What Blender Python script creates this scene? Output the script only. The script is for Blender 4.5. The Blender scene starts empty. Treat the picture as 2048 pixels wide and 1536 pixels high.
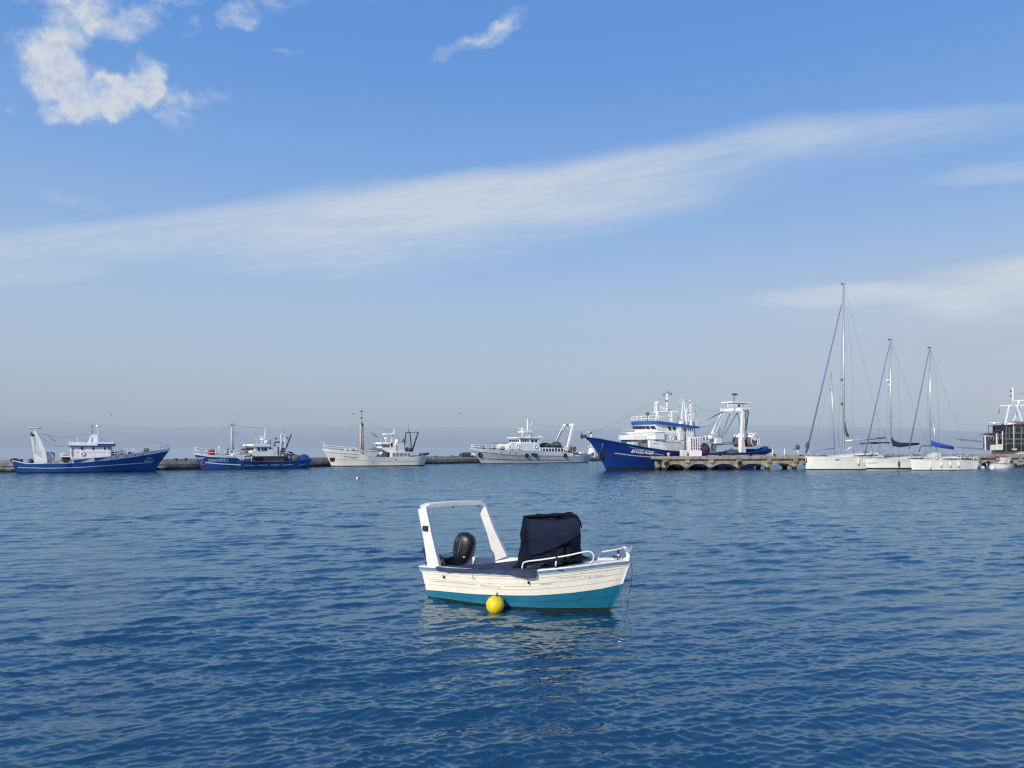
import bpy, bmesh, math, random
import numpy as np
from mathutils import Vector, Matrix, noise as mnoise
random.seed(7); rng = np.random.default_rng(11)
C = bpy.context.scene.collection
PI = math.pi
CAMH, FOC, HOR = 3.35, 1500.0, 895.0       # eye height (m), focal length and horizon row of a 2048 x 1536 frame

# ------------------------------------------------------------------ materials
MATS = {}
def principled(name):
    m = bpy.data.materials.new(name); m.use_nodes = True
    return m, m.node_tree, m.node_tree.nodes['Principled BSDF']
def paint(name, col, rough=0.5, var=0.12, scale=3.0, streak=0.0, scol=(0.16,0.07,0.03), metal=0.0, bump=0.0, bscale=40, coat=0.0):
    """painted / plain surface: base colour with soft tonal noise, optional vertical rust or dirt streaks, optional bump"""
    if name in MATS: return MATS[name]
    m, nt, b = principled(name); N, L = nt.nodes, nt.links
    tc = N.new('ShaderNodeTexCoord')
    n1 = N.new('ShaderNodeTexNoise'); n1.inputs['Scale'].default_value = scale; n1.inputs['Detail'].default_value = 6
    L.new(tc.outputs['Object'], n1.inputs['Vector'])
    mr = N.new('ShaderNodeMapRange'); L.new(n1.outputs['Fac'], mr.inputs['Value'])
    mr.inputs['From Min'].default_value = 0.3; mr.inputs['From Max'].default_value = 0.7
    mr.inputs['To Min'].default_value = 1 - var; mr.inputs['To Max'].default_value = 1 + var*0.6
    mu = N.new('ShaderNodeVectorMath'); mu.operation = 'SCALE'
    mu.inputs[0].default_value = col; L.new(mr.outputs[0], mu.inputs['Scale'])
    out = mu.outputs[0]
    if streak > 0:
        mp = N.new('ShaderNodeMapping'); mp.inputs['Scale'].default_value = (2.2, 2.2, 0.25); L.new(tc.outputs['Object'], mp.inputs['Vector'])
        n2 = N.new('ShaderNodeTexNoise'); n2.inputs['Scale'].default_value = scale*1.3; n2.inputs['Detail'].default_value = 5
        L.new(mp.outputs[0], n2.inputs['Vector'])
        m2 = N.new('ShaderNodeMapRange'); L.new(n2.outputs['Fac'], m2.inputs['Value'])
        m2.inputs['From Min'].default_value = 0.56; m2.inputs['From Max'].default_value = 0.78; m2.inputs['To Max'].default_value = streak
        mx = N.new('ShaderNodeMix'); mx.data_type = 'RGBA'; L.new(m2.outputs[0], mx.inputs['Factor'])
        L.new(out, mx.inputs['A']); mx.inputs['B'].default_value = (*scol, 1); out = mx.outputs['Result']
    L.new(out, b.inputs['Base Color'])
    b.inputs['Roughness'].default_value = rough; b.inputs['Metallic'].default_value = metal
    b.inputs['Coat Weight'].default_value = coat
    if bump > 0:
        n3 = N.new('ShaderNodeTexNoise'); n3.inputs['Scale'].default_value = bscale; n3.inputs['Detail'].default_value = 6
        L.new(tc.outputs['Object'], n3.inputs['Vector'])
        bp = N.new('ShaderNodeBump'); bp.inputs['Strength'].default_value = bump; bp.inputs['Distance'].default_value = 0.05
        L.new(n3.outputs['Fac'], bp.inputs['Height']); L.new(bp.outputs[0], b.inputs['Normal'])
    MATS[name] = m; return m

WHITE = paint('white_paint', (0.74,0.74,0.75), 0.45, 0.1, 0.8, 0.35, (0.36,0.27,0.20))
WHITE2 = paint('clean_white', (0.80,0.79,0.77), 0.4, 0.06, 1.5, 0.12, (0.5,0.42,0.33))
GREYW = paint('greyish_white', (0.60,0.60,0.60), 0.5, 0.14, 0.8, 0.4, (0.30,0.22,0.17))
CREAM = paint('cream_hull', (0.72,0.70,0.62), 0.5, 0.12, 0.7, 0.4, (0.36,0.30,0.22))
NAVY = paint('navy_paint', (0.008,0.066,0.25), 0.42, 0.28, 0.6, 0.22, (0.03,0.05,0.12))
NAVY2 = paint('deep_blue_paint', (0.005,0.034,0.20), 0.4, 0.25, 0.5, 0.2, (0.02,0.03,0.09))
ROYAL = paint('royal_blue', (0.015,0.12,0.43), 0.45, 0.15)
BOOT = paint('dark_boot', (0.012,0.02,0.03), 0.6, 0.3)
PALEB = paint('pale_blue_paint', (0.45,0.55,0.72), 0.5, 0.1)
PINK = paint('faded_pink', (0.55,0.42,0.48), 0.5, 0.1)
GREYH = paint('grey_hull', (0.40,0.44,0.47), 0.5, 0.15, 0.7, 0.35, (0.15,0.12,0.10))
DGREY = paint('dark_grey', (0.06,0.065,0.075), 0.6, 0.3)
MGREY = paint('mid_grey', (0.22,0.23,0.25), 0.55, 0.25)
BLACK = paint('black_rubber', (0.012,0.012,0.014), 0.7, 0.3)
BROWNB = paint('brown_black', (0.022,0.018,0.020), 0.7, 0.4, 3, 0.5, (0.10,0.06,0.05))
WOOD = paint('varnished_wood', (0.24,0.11,0.07), 0.5, 0.25, 2, 0.3, (0.1,0.05,0.03))
TAN = paint('tan_mast', (0.62,0.48,0.35), 0.55, 0.15, 1)
BEIGE = paint('beige_mast', (0.45,0.45,0.43), 0.5, 0.15, 1)
RED = paint('red_paint', (0.38,0.02,0.035), 0.5, 0.15)
ORANGE = paint('rust_orange', (0.42,0.12,0.07), 0.6, 0.2)
GLASS = paint('dark_window', (0.02,0.028,0.035), 0.12, 0.2)
GREENG = paint('green_shade', (0.05,0.10,0.075), 0.35, 0.3)
DECKM = paint('deck_paint', (0.20,0.22,0.22), 0.7, 0.25)
ALU = paint('aluminium', (0.55,0.56,0.58), 0.35, 0.08, 2, metal=0.55)
STEEL = paint('stainless', (0.72,0.72,0.74), 0.22, 0.05, metal=0.85)
WIRE = paint('rigging_wire', (0.20,0.22,0.26), 0.5, 0.1)
NETM = paint('fishing_net', (0.17,0.13,0.14), 0.9, 0.5, 6, bump=0.8, bscale=12)
NETP = paint('purple_net', (0.085,0.03,0.06), 0.9, 0.5, 5, bump=0.8, bscale=12)
ROPE = paint('rope', (0.30,0.27,0.22), 0.9, 0.2)
SAILB = paint('sail_cover_navy', (0.012,0.018,0.05), 0.8, 0.25, 5, bump=0.5, bscale=6)
SAILBL = paint('sail_cover_blue', (0.01,0.09,0.40), 0.8, 0.2, 5, bump=0.5, bscale=6)
FURL = paint('furled_sail', (0.14,0.20,0.32), 0.8, 0.2, 4)
CANVAS = paint('canvas_cream', (0.52,0.50,0.46), 0.8, 0.1, 4)
GEL = paint('yacht_gelcoat', (0.74,0.72,0.66), 0.3, 0.05, 0.8, 0.15, (0.5,0.47,0.38), coat=0.3)
BCREAM = paint('boat_cream', (0.76,0.71,0.61), 0.5, 0.08, 3.0, 0.38, (0.50,0.38,0.24), bump=0.08, bscale=60)
BWHITE = paint('boat_white', (0.70,0.69,0.66), 0.38, 0.06, 4.0, 0.22, (0.55,0.46,0.34), coat=0.2)
STRIPE = paint('boat_stripe', (0.15,0.24,0.36), 0.5, 0.15, 8)
TEAL = paint('teal_bottom', (0.0015,0.125,0.215), 0.55, 0.18, 4.0, 0.3, (0.0,0.08,0.14), bump=0.1, bscale=30)
WEED = paint('weed_line', (0.01,0.022,0.018), 0.85, 0.4, 12)
YEL = paint('buoy_yellow', (0.78,0.58,0.01), 0.5, 0.14, 9, 0.6, (0.38,0.26,0.03), bump=0.1, bscale=50)
LETT = paint('grey_lettering', (0.42,0.40,0.38), 0.6, 0.25, 40)
TARP = paint('tarp_cloth', (0.040,0.054,0.098), 0.78, 0.25, 4, bump=0.5, bscale=9)
TARPD = paint('cover_cloth', (0.005,0.008,0.019), 0.72, 0.30, 4, bump=0.5, bscale=7)
TARPF = paint('flap_cloth', (0.009,0.015,0.036), 0.72, 0.3, 4, bump=0.5, bscale=7)
COVBLK = paint('cover_black', (0.006,0.007,0.010), 0.7, 0.3, 4)
for _m in (TARP, TARPD, TARPF, COVBLK): _m.node_tree.nodes['Principled BSDF'].inputs['Specular IOR Level'].default_value = 0.12
COWL = paint('outboard_black', (0.008,0.009,0.013), 0.42, 0.2, 8, coat=0.3)
COWLG = paint('outboard_grey', (0.10,0.11,0.13), 0.4, 0.2, 8)
GULLW = paint('feather_white', (0.72,0.72,0.71), 0.8, 0.06, 9)
GULLG = paint('feather_grey', (0.20,0.21,0.24), 0.8, 0.1, 9)
BEAK = paint('beak_yellow', (0.5,0.30,0.03), 0.6)

def concrete(name, col, dark):
    m, nt, b = principled(name); N, L = nt.nodes, nt.links
    tc = N.new('ShaderNodeTexCoord')
    n1 = N.new('ShaderNodeTexNoise'); n1.inputs['Scale'].default_value = 1.1; n1.inputs['Detail'].default_value = 8; n1.inputs['Roughness'].default_value = 0.65
    L.new(tc.outputs['Object'], n1.inputs['Vector'])
    r = N.new('ShaderNodeValToRGB'); L.new(n1.outputs['Fac'], r.inputs['Fac'])
    e = r.color_ramp.elements; e[0].position = 0.32; e[0].color = (*dark, 1); e[1].position = 0.58; e[1].color = (*col, 1)
    sx = N.new('ShaderNodeSeparateXYZ'); L.new(tc.outputs['Object'], sx.inputs[0])
    # wet, weedy foot of the wall
    n2 = N.new('ShaderNodeTexNoise'); n2.inputs['Scale'].default_value = 1.6; L.new(tc.outputs['Object'], n2.inputs['Vector'])
    a = N.new('ShaderNodeMath'); a.operation = 'MULTIPLY_ADD'; L.new(n2.outputs['Fac'], a.inputs[0]); a.inputs[1].default_value = -0.5; L.new(sx.outputs['Z'], a.inputs[2])
    mr = N.new('ShaderNodeMapRange'); L.new(a.outputs[0], mr.inputs['Value']); mr.inputs['From Min'].default_value = 0.05; mr.inputs['From Max'].default_value = 0.32
    mx = N.new('ShaderNodeMix'); mx.data_type = 'RGBA'; L.new(mr.outputs[0], mx.inputs['Factor'])
    mx.inputs['A'].default_value = (0.018,0.02,0.016,1); L.new(r.outputs['Color'], mx.inputs['B'])
    L.new(mx.outputs['Result'], b.inputs['Base Color']); b.inputs['Roughness'].default_value = 0.9
    bp = N.new('ShaderNodeBump'); bp.inputs['Strength'].default_value = 0.6; bp.inputs['Distance'].default_value = 0.15
    L.new(n1.outputs['Fac'], bp.inputs['Height']); L.new(bp.outputs[0], b.inputs['Normal'])
    return m
CONC = concrete('quay_concrete', (0.40,0.36,0.31), (0.20,0.175,0.15))
CONCP = concrete('pier_concrete', (0.36,0.31,0.25), (0.15,0.12,0.095))

# ------------------------------------------------------------------ mesh building
WHOLE = {'hull','gunwale','rubbing_strake','trim_line','lining','registration','chain','lifeline','slat_panel','vent','cowl_stripe','guard_rail','cable'}
class MB:
    def __init__(s): s.v, s.f, s.m, s.s, s.c = [], [], [], [], []
    def add(s, vs, fs, mi=0, sm=False):
        o = len(s.v); s.c.append((o, o+len(vs))); s.v += [tuple(v) for v in vs]
        for f in fs: s.f.append(tuple(i+o for i in f)); s.m.append(mi); s.s.append(sm)
        return s
    def box(s, x0, x1, y0, y1, z0, z1, mi=0):
        v = [(x,y,z) for z in (z0,z1) for y in (y0,y1) for x in (x0,x1)]
        return s.add(v, [(0,2,3,1),(4,5,7,6),(0,1,5,4),(2,6,7,3),(0,4,6,2),(1,3,7,5)], mi)
    def prism(s, poly, y0, y1, mi=0, shrink=0.0):
        """side profile (x,z) extruded across the beam from y0 to y1"""
        n = len(poly)
        v = [(x,y0,z) for x,z in poly] + [(x,y1,z) for x,z in poly]
        f = [tuple(range(n)), tuple(range(2*n-1,n-1,-1))] + [(i,i+n,(i+1)%n+n,(i+1)%n) for i in range(n)]
        return s.add(v, f, mi)
    def plan(s, poly, z0, z1, mi=0):
        n = len(poly)
        v = [(x,y,z0) for x,y in poly] + [(x,y,z1) for x,y in poly]
        f = [tuple(range(n)), tuple(range(2*n-1,n-1,-1))] + [(i,i+n,(i+1)%n+n,(i+1)%n) for i in range(n)]
        return s.add(v, f, mi)
    def tube(s, pts, r, n=6, mi=0, closed=False, sm=True, flat=1.0):
        pts = [Vector(p) for p in pts]; k = len(pts)
        rs = r if isinstance(r, (list,tuple)) else [r]*k
        vs = []; up = None
        for i, p in enumerate(pts):
            a = pts[i-1] if (i or closed) else p; b = pts[(i+1)%k] if (i < k-1 or closed) else p
            d = (b-a)
            d = d.normalized() if d.length > 1e-9 else Vector((0,0,1))
            if up is None: up = Vector((0,0,1)) if abs(d.z) < 0.9 else Vector((0,1,0))
            u = d.cross(up)
            if u.length < 1e-4: u = d.cross(Vector((1,0,0)))
            u.normalize(); w = u.cross(d).normalized(); up = w
            for j in range(n):
                t = 2*PI*j/n + (PI/4 if n == 4 else 0)
                vs.append(p + (u*math.cos(t) + w*math.sin(t)*flat)*rs[i])
        fs = []
        for i in range(k if closed else k-1):
            for j in range(n):
                a = i*n+j; b = i*n+(j+1)%n; c = ((i+1)%k)*n+(j+1)%n; d = ((i+1)%k)*n+j
                fs.append((a,b,c,d))
        s.add(vs, fs, mi, sm and n > 4)
        if not closed: s.f += [tuple(range(len(s.v)-len(vs), len(s.v)-len(vs)+n))[::-1], tuple(range(len(s.v)-n, len(s.v)))]; s.m += [mi,mi]; s.s += [False,False]
        return s
    def beam(s, a, b, w, h=None, mi=0):
        """square-section bar from a to b"""
        return s.tube([a,b], w*0.7071, 4, mi, sm=False)
    def sphere(s, c, r, nu=16, nv=10, mi=0):
        rx, ry, rz = r if isinstance(r, (tuple,list)) else (r,r,r)
        vs = [(c[0],c[1],c[2]-rz)]
        for i in range(1, nv):
            p = -PI/2 + PI*i/nv
            for j in range(nu):
                t = 2*PI*j/nu; vs.append((c[0]+rx*math.cos(p)*math.cos(t), c[1]+ry*math.cos(p)*math.sin(t), c[2]+rz*math.sin(p)))
        vs.append((c[0],c[1],c[2]+rz)); fs = []
        for j in range(nu): fs.append((0, 1+(j+1)%nu, 1+j))
        for i in range(nv-2):
            for j in range(nu):
                a = 1+i*nu+j; b = 1+i*nu+(j+1)%nu; fs.append((a,b,b+nu,a+nu))
        k = 1+(nv-2)*nu
        for j in range(nu): fs.append((k+j, k+(j+1)%nu, len(vs)-1))
        return s.add(vs, fs, mi, True)
    def torus(s, c, R, r, axis='y', n=18, m=8, mi=0):
        pts = []
        for i in range(n):
            t = 2*PI*i/n
            d = {'y':(R*math.cos(t),0,R*math.sin(t)), 'x':(0,R*math.cos(t),R*math.sin(t)), 'z':(R*math.cos(t),R*math.sin(t),0)}[axis]
            pts.append((c[0]+d[0], c[1]+d[1], c[2]+d[2]))
        # build with exact frames
        vs = []
        for i in range(n):
            t = 2*PI*i/n; rad = Vector(pts[i])-Vector(c); rad.normalize()
            ax = Vector({'y':(0,1,0),'x':(1,0,0),'z':(0,0,1)}[axis])
            for j in range(m):
                q = 2*PI*j/m; vs.append(Vector(pts[i])+rad*r*math.cos(q)+ax*r*math.sin(q))
        fs = [(i*m+j, i*m+(j+1)%m, ((i+1)%n)*m+(j+1)%m, ((i+1)%n)*m+j) for i in range(n) for j in range(m)]
        return s.add(vs, fs, mi, True)
    def grid(s, rows, mi=0, sm=True):
        h, w = len(rows), len(rows[0]); vs = [p for r in rows for p in r]
        return s.add(vs, [(i*w+j, i*w+j+1, (i+1)*w+j+1, (i+1)*w+j) for i in range(h-1) for j in range(w-1)], mi, sm)
    def clusters(s, gap=0.02):
        """separate bodies in this mesh, by touching bounding boxes of what was added"""
        bb = [(np.min(s.v[a:b],axis=0)-gap, np.max(s.v[a:b],axis=0)+gap) for a, b in s.c]; par = list(range(len(bb)))
        def find(i):
            while par[i] != i: i = par[i]
            return i
        for i in range(len(bb)):
            for j in range(i):
                if np.all(bb[i][0] <= bb[j][1]) and np.all(bb[j][0] <= bb[i][1]): par[find(i)] = find(j)
        out = {}
        for i in range(len(bb)): out.setdefault(find(i), []).append(s.c[i])
        return list(out.values())
    def build(s, name, mats, parent=None, label=None, bevel=0, solid=0, subd=0, recalc=True):
        if parent and 1 < len(s.c) < 60 and name not in WHOLE and 'lettering' not in name:
            cl = s.clusters()
            if 1 < len(cl) < 26:
                first = None
                for ch in cl:
                    m = MB(); idx = {}
                    for a, b in ch:
                        for i in range(a, b): idx[i] = len(m.v); m.v.append(s.v[i])
                    for f, mi, sm in zip(s.f, s.m, s.s):
                        if f[0] in idx: m.f.append(tuple(idx[i] for i in f)); m.m.append(mi); m.s.append(sm)
                    o = m.build(name, mats, parent, label, bevel, solid, subd, recalc); first = first or o
                return first
        me = bpy.data.meshes.new(name); me.from_pydata(s.v, [], s.f)
        if not isinstance(mats, (list,tuple)): mats = [mats]
        for m in mats: me.materials.append(m)
        me.polygons.foreach_set('material_index', s.m); me.polygons.foreach_set('use_smooth', s.s)
        if recalc:
            bm = bmesh.new(); bm.from_mesh(me); bmesh.ops.recalc_face_normals(bm, faces=bm.faces); bm.to_mesh(me); bm.free()
        me.update()
        o = bpy.data.objects.new(name, me); C.objects.link(o)
        if parent: o.parent = parent
        if label: o['label'] = label
        if solid: md = o.modifiers.new('s','SOLIDIFY'); md.thickness = solid; md.offset = 0
        if bevel: md = o.modifiers.new('b','BEVEL'); md.width = bevel; md.segments = 2; md.limit_method = 'ANGLE'; md.angle_limit = math.radians(40)
        if subd: md = o.modifiers.new('d','SUBSURF'); md.levels = subd; md.render_levels = subd
        return o

def tag(o, label, cat, group=None, kind=None):
    o['label'] = label; o['category'] = cat
    if group: o['group'] = group
    if kind: o['kind'] = kind
    return o

def interp(pts, x):
    """piecewise linear through sorted (x,y)"""
    if x <= pts[0][0]: return pts[0][1]
    for (a,b),(c,d) in zip(pts, pts[1:]):
        if x <= c: return b + (d-b)*(x-a)/(c-a) if c > a else d
    return pts[-1][1]

class Frame:
    """a thing's own axes: x ahead along the heading, y to port, z up, origin at its stern on the waterline"""
    def __init__(s, name, ox, oy, yaw):
        s.O = (ox, oy); s.yaw = yaw; s.h = (math.cos(yaw), math.sin(yaw)); s.n = (-math.sin(yaw), math.cos(yaw))
        s.e = bpy.data.objects.new(name, None); C.objects.link(s.e); s.e.location = (ox, oy, 0); s.e.rotation_euler = (0,0,yaw)
        s.e.empty_display_size = 0.5
    def q(s, px, py, ly=0.0):
        """local point on the fore-and-aft plane y = ly that a sight line of the survey station meets"""
        dx, dz = (px-1024)/FOC, (HOR-py)/FOC
        t = (ly + s.O[0]*s.n[0] + s.O[1]*s.n[1])/(dx*s.n[0] + s.n[1])
        X, Y = t*dx, t
        return ((X-s.O[0])*s.h[0] + (Y-s.O[1])*s.h[1], ly, CAMH + t*dz)
    def xz(s, px, py, ly=0.0):
        a = s.q(px, py, ly); return (a[0], a[2])
def frame_from(name, stern, bow):
    """stern and bow waterline points as (pixel column, distance)"""
    sx, sy = (stern[0]-1024)/FOC*stern[1], stern[1]; bx, by = (bow[0]-1024)/FOC*bow[1], bow[1]
    f = Frame(name, sx, sy, math.atan2(by-sy, bx-sx)); f.L = math.hypot(bx-sx, by-sy); return f

def text_mesh(body, size, shear=0.0, bold=0.0):
    cu = bpy.data.curves.new('t', 'FONT'); cu.body = body; cu.size = size; cu.shear = shear; cu.offset = bold; cu.resolution_u = 3
    o = bpy.data.objects.new('t', cu); C.objects.link(o)
    dg = bpy.context.evaluated_depsgraph_get(); dg.update()
    me = o.evaluated_get(dg).to_mesh()
    v = [tuple(x.co) for x in me.vertices]; f = [tuple(p.vertices) for p in me.polygons]
    o.evaluated_get(dg).to_mesh_clear(); bpy.data.objects.remove(o); bpy.data.curves.remove(cu)
    return v, f

class Hull:
    def __init__(s, fr, near, B, stem, stern, sheer, sw=0.7, pd=2.6, pw=1.7, tw=0.35, kw=0.9, depth=0.9, rnd=False, tb=0.5):
        s.fr, s.near, s.B = fr, near, B
        s.stem = sorted([(z,x) for x,z in stem]); s.stern = sorted([(z,x) for x,z in stern]); s.sheer = sorted(sheer)
        s.sw, s.pd, s.pw, s.tw, s.kw, s.depth, s.rnd, s.tb = sw, pd, pw, tw, kw, depth, rnd, tb
    def X(s, t, z):
        a, b = interp(s.stern, z), interp(s.stem, z); return a + t*(b-a)
    def T(s, x, z):
        a, b = interp(s.stern, z), interp(s.stem, z); return max(0.0, min(1.0, (x-a)/(b-a)))
    def solve(s, t, line):
        z = interp(line, s.X(t, 1.0))
        for _ in range(12): z = 0.5*z + 0.5*interp(line, s.X(t, z))
        return z
    def zs(s, t): return s.solve(t, s.sheer)
    def w(s, t, z):
        zs = max(0.3, s.zs(t)); v = max(0.0, min(1.15, z/zs))
        if s.rnd: st = math.sqrt(max(0.0, 1-(1-min(1, t/0.16))**2)); st = max(st, 0.02)
        else: u = min(1, t/0.35); st = s.sw + (1-s.sw)*(u*u*(3-2*u))
        bd = 1 - max(0, (t-s.tb)/(1-s.tb))**s.pd; bw = 1 - max(0, (t-s.tw)/(1-s.tw))**s.pw
        vv = v**1.15
        r = s.B*st*((1-vv)*bw*s.kw + vv*bd)
        if z < 0: r *= max(0.0, 1 + z/s.depth)**0.5
        return max(r, 0.015)
    def P(s, t, z, side, out=0.0): return (s.X(t,z), side*(s.w(t,z)+out), z)
    def side(s, x, z, out=0.02):
        return (x, s.near*(s.w(s.T(x,z), z)+out), z)
    def shell(s, name, mats, bands, n=56, sub=3, lap=0.0):
        """bands: list of (lower line, upper line, material index); a line is 'bottom', 'sheer', a height or a list of (x,z)"""
        def zl(l, t):
            if l == 'bottom': return -s.depth*0.7
            if l == 'sheer': return s.zs(t)
            if isinstance(l, (int,float)): return min(l, s.zs(t)-0.01)
            return min(s.solve(t, l), s.zs(t)-0.005)
        ts = [ (i/n) for i in range(n+1)]
        ts = [1-(1-t)**1.25 if t > 0.0 else 0 for t in ts]
        if s.rnd: ts = sorted(set(ts + [0.004,0.012,0.025,0.045,0.07,0.1,0.13]))
        m = MB()
        for a, b, mi in bands:
            for side in (-1, 1):
                rows = []
                for k in range(sub+1):
                    row = []
                    for t in ts:
                        za, zb = zl(a,t), zl(b,t); z = za + (zb-za)*k/sub
                        row.append(s.P(t, z, side, lap*(1-k/sub)*(1 if t < 0.985 else 0)))
                    rows.append(row)
                m.grid(rows, mi)
            if not s.rnd:
                for k in range(sub):
                    za, zb = zl(a,0), zl(b,0); z0 = za+(zb-za)*k/sub; z1 = za+(zb-za)*(k+1)/sub
                    m.add([s.P(0,z0,-1),s.P(0,z0,1),s.P(0,z1,1),s.P(0,z1,-1)], [(0,1,2,3)], mi)
        o = m.build(name, mats, s.fr.e)
        return o
    def deck(s, drop, mat, name='deck', n=30):
        m = MB(); rows = []
        for i in range(n+1):
            t = 0.01 + 0.98*i/n; z = s.zs(t) - drop; w = max(0.02, s.w(t, z)-0.03); x = s.X(t, z)
            rows.append([(x,-w,z),(x,-w*0.5,z+0.03),(x,0,z+0.05),(x,w*0.5,z+0.03),(x,w,z)])
        m.grid(rows); return m.build(name, mat, s.fr.e)
    def rail_cap(s, r, mat, name='gunwale', t0=0.0, t1=1.0, n=40, up=0.0, out=0.0):
        m = MB()
        for side in (-1,1):
            m.tube([Vector(s.P(t0+(t1-t0)*i/n, s.zs(t0+(t1-t0)*i/n), side, out))+Vector((0,0,up)) for i in range(n+1)], r, 6)
        return m.build(name, mat, s.fr.e)
    def guard(s, t0, t1, h, r, mat, name='guard_rail', step=1.3, mids=1, inset=0.08, sides=(-1,1), bow=False):
        m = MB(); n = 26
        def pt(t, side, dz): 
            z = s.zs(t); return (s.X(t,z), side*max(0.02,s.w(t,z)-inset), z+dz)
        for side in sides:
            for k in range(mids+1):
                m.tube([pt(t0+(t1-t0)*i/n, side, h*(k+1)/(mids+1)) for i in range(n+1)], r, 5)
            Ls = abs(s.X(t1,1)-s.X(t0,1)); c = max(2, int(Ls/step))
            for i in range(c+1):
                t = t0+(t1-t0)*i/c; m.tube([pt(t,side,0), pt(t,side,h)], r, 5)
        return m.build(name, mat, s.fr.e)
    def strip(s, name, pts, th, mat, out=0.03, n=24, label=None):
        """painted line on the near side through (x,z) points, th tall"""
        pts = sorted(pts); m = MB(); x0, x1 = pts[0][0], pts[-1][0]
        r0, r1 = [], []
        for i in range(n+1):
            x = x0+(x1-x0)*i/n; z = interp(pts, x)
            r0.append(s.side(x, z-th/2, out)); r1.append(s.side(x, z+th/2, out))
        m.grid([r0, r1]); return m.build(name, mat, s.fr.e, label)
    def poly(s, name, pts, mat, out=0.03, parent=None):
        m = MB(); m.add([s.side(x,z,out) for x,z in pts], [tuple(range(len(pts)))]); return m.build(name, mat, parent or s.fr.e)
    def text(s, body, x, z, size, mat, name='lettering', slope=0.0, width=None, shear=0.0, out=0.045, bold=0.0):
        """lettering painted on the near side, first letter at (x,z)"""
        v, f = text_mesh(body, size, shear, bold); d = -s.near; m = MB()
        k = 1.0
        if width: k = width/max(1e-6, max(p[0] for p in v)-min(p[0] for p in v))
        m.add([s.side(x + d*p[0]*k, z + p[1] + slope*p[0]*k, out) for p in v], f)
        return m.build(name, mat, s.fr.e)
    def tyre(s, x, z, R=0.42, mat=None, name='tyre_fender', r=0.14):
        p = s.side(x, z, r*0.8); m = MB(); m.torus(p, R, r, 'y'); m.torus(p, R*0.62, r*0.45, 'y'); m.tube([p, (p[0]+0.05,p[1],p[2]+R)], 0.03, 4); m.tube([(p[0],p[1],p[2]+R),(p[0],p[1]-0.05*s.near,s.zs(s.T(x,z)))],0.03,4)
        return m.build(name, mat or BLACK, s.fr.e)

def part(fr_or_parent, name, mat, fn, label=None, bevel=0, **k):
    m = MB(); fn(m); p = fr_or_parent.e if isinstance(fr_or_parent, Frame) else fr_or_parent
    return m.build(name, mat, p, label, bevel, **k)
def windows(parent, fr, px_list, y0, y1, ly, near, mat=GLASS, name='window', slant=0, depth=0.05, frame=0.0):
    """small panes set proud of the near wall; each its own part; px pairs (left,right)"""
    for a, b in px_list:
        xa, z1 = fr.xz(a, y0, ly); xb, z0 = fr.xz(b, y1, ly)
        m = MB(); lo, hi = min(xa,xb), max(xa,xb); d = depth*near
        m.prism([(lo+slant,z0),(hi+slant,z0),(hi,z1),(lo,z1)], ly-d*0.2, ly+d); w = m.build(name, mat, parent)
        if frame:
            f = MB(); f.tube([(lo+slant,ly+d,z0),(hi+slant,ly+d,z0),(hi,ly+d,z1),(lo,ly+d,z1)], frame, 4, closed=True, sm=False); f.build('frame', WHITE, w)
def rect(fr, pa, pb, ly):
    """(x0,x1,z0,z1) of a rectangle given by two pixel corners"""
    a, b = fr.xz(*pa, ly), fr.xz(*pb, ly)
    return min(a[0],b[0]), max(a[0],b[0]), min(a[1],b[1]), max(a[1],b[1])
def house(fr, name, pa, pb, ly, half, mat, bevel=0.06, rake=0.0, parent=None, label=None):
    x0,x1,z0,z1 = rect(fr, pa, pb, ly)
    return part(parent or fr, name, mat, lambda m: m.prism([(x0,z0),(x1,z0),(x1+rake,z1),(x0,z1)], -half, half), label, bevel), (x0,x1,z0,z1)

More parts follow.
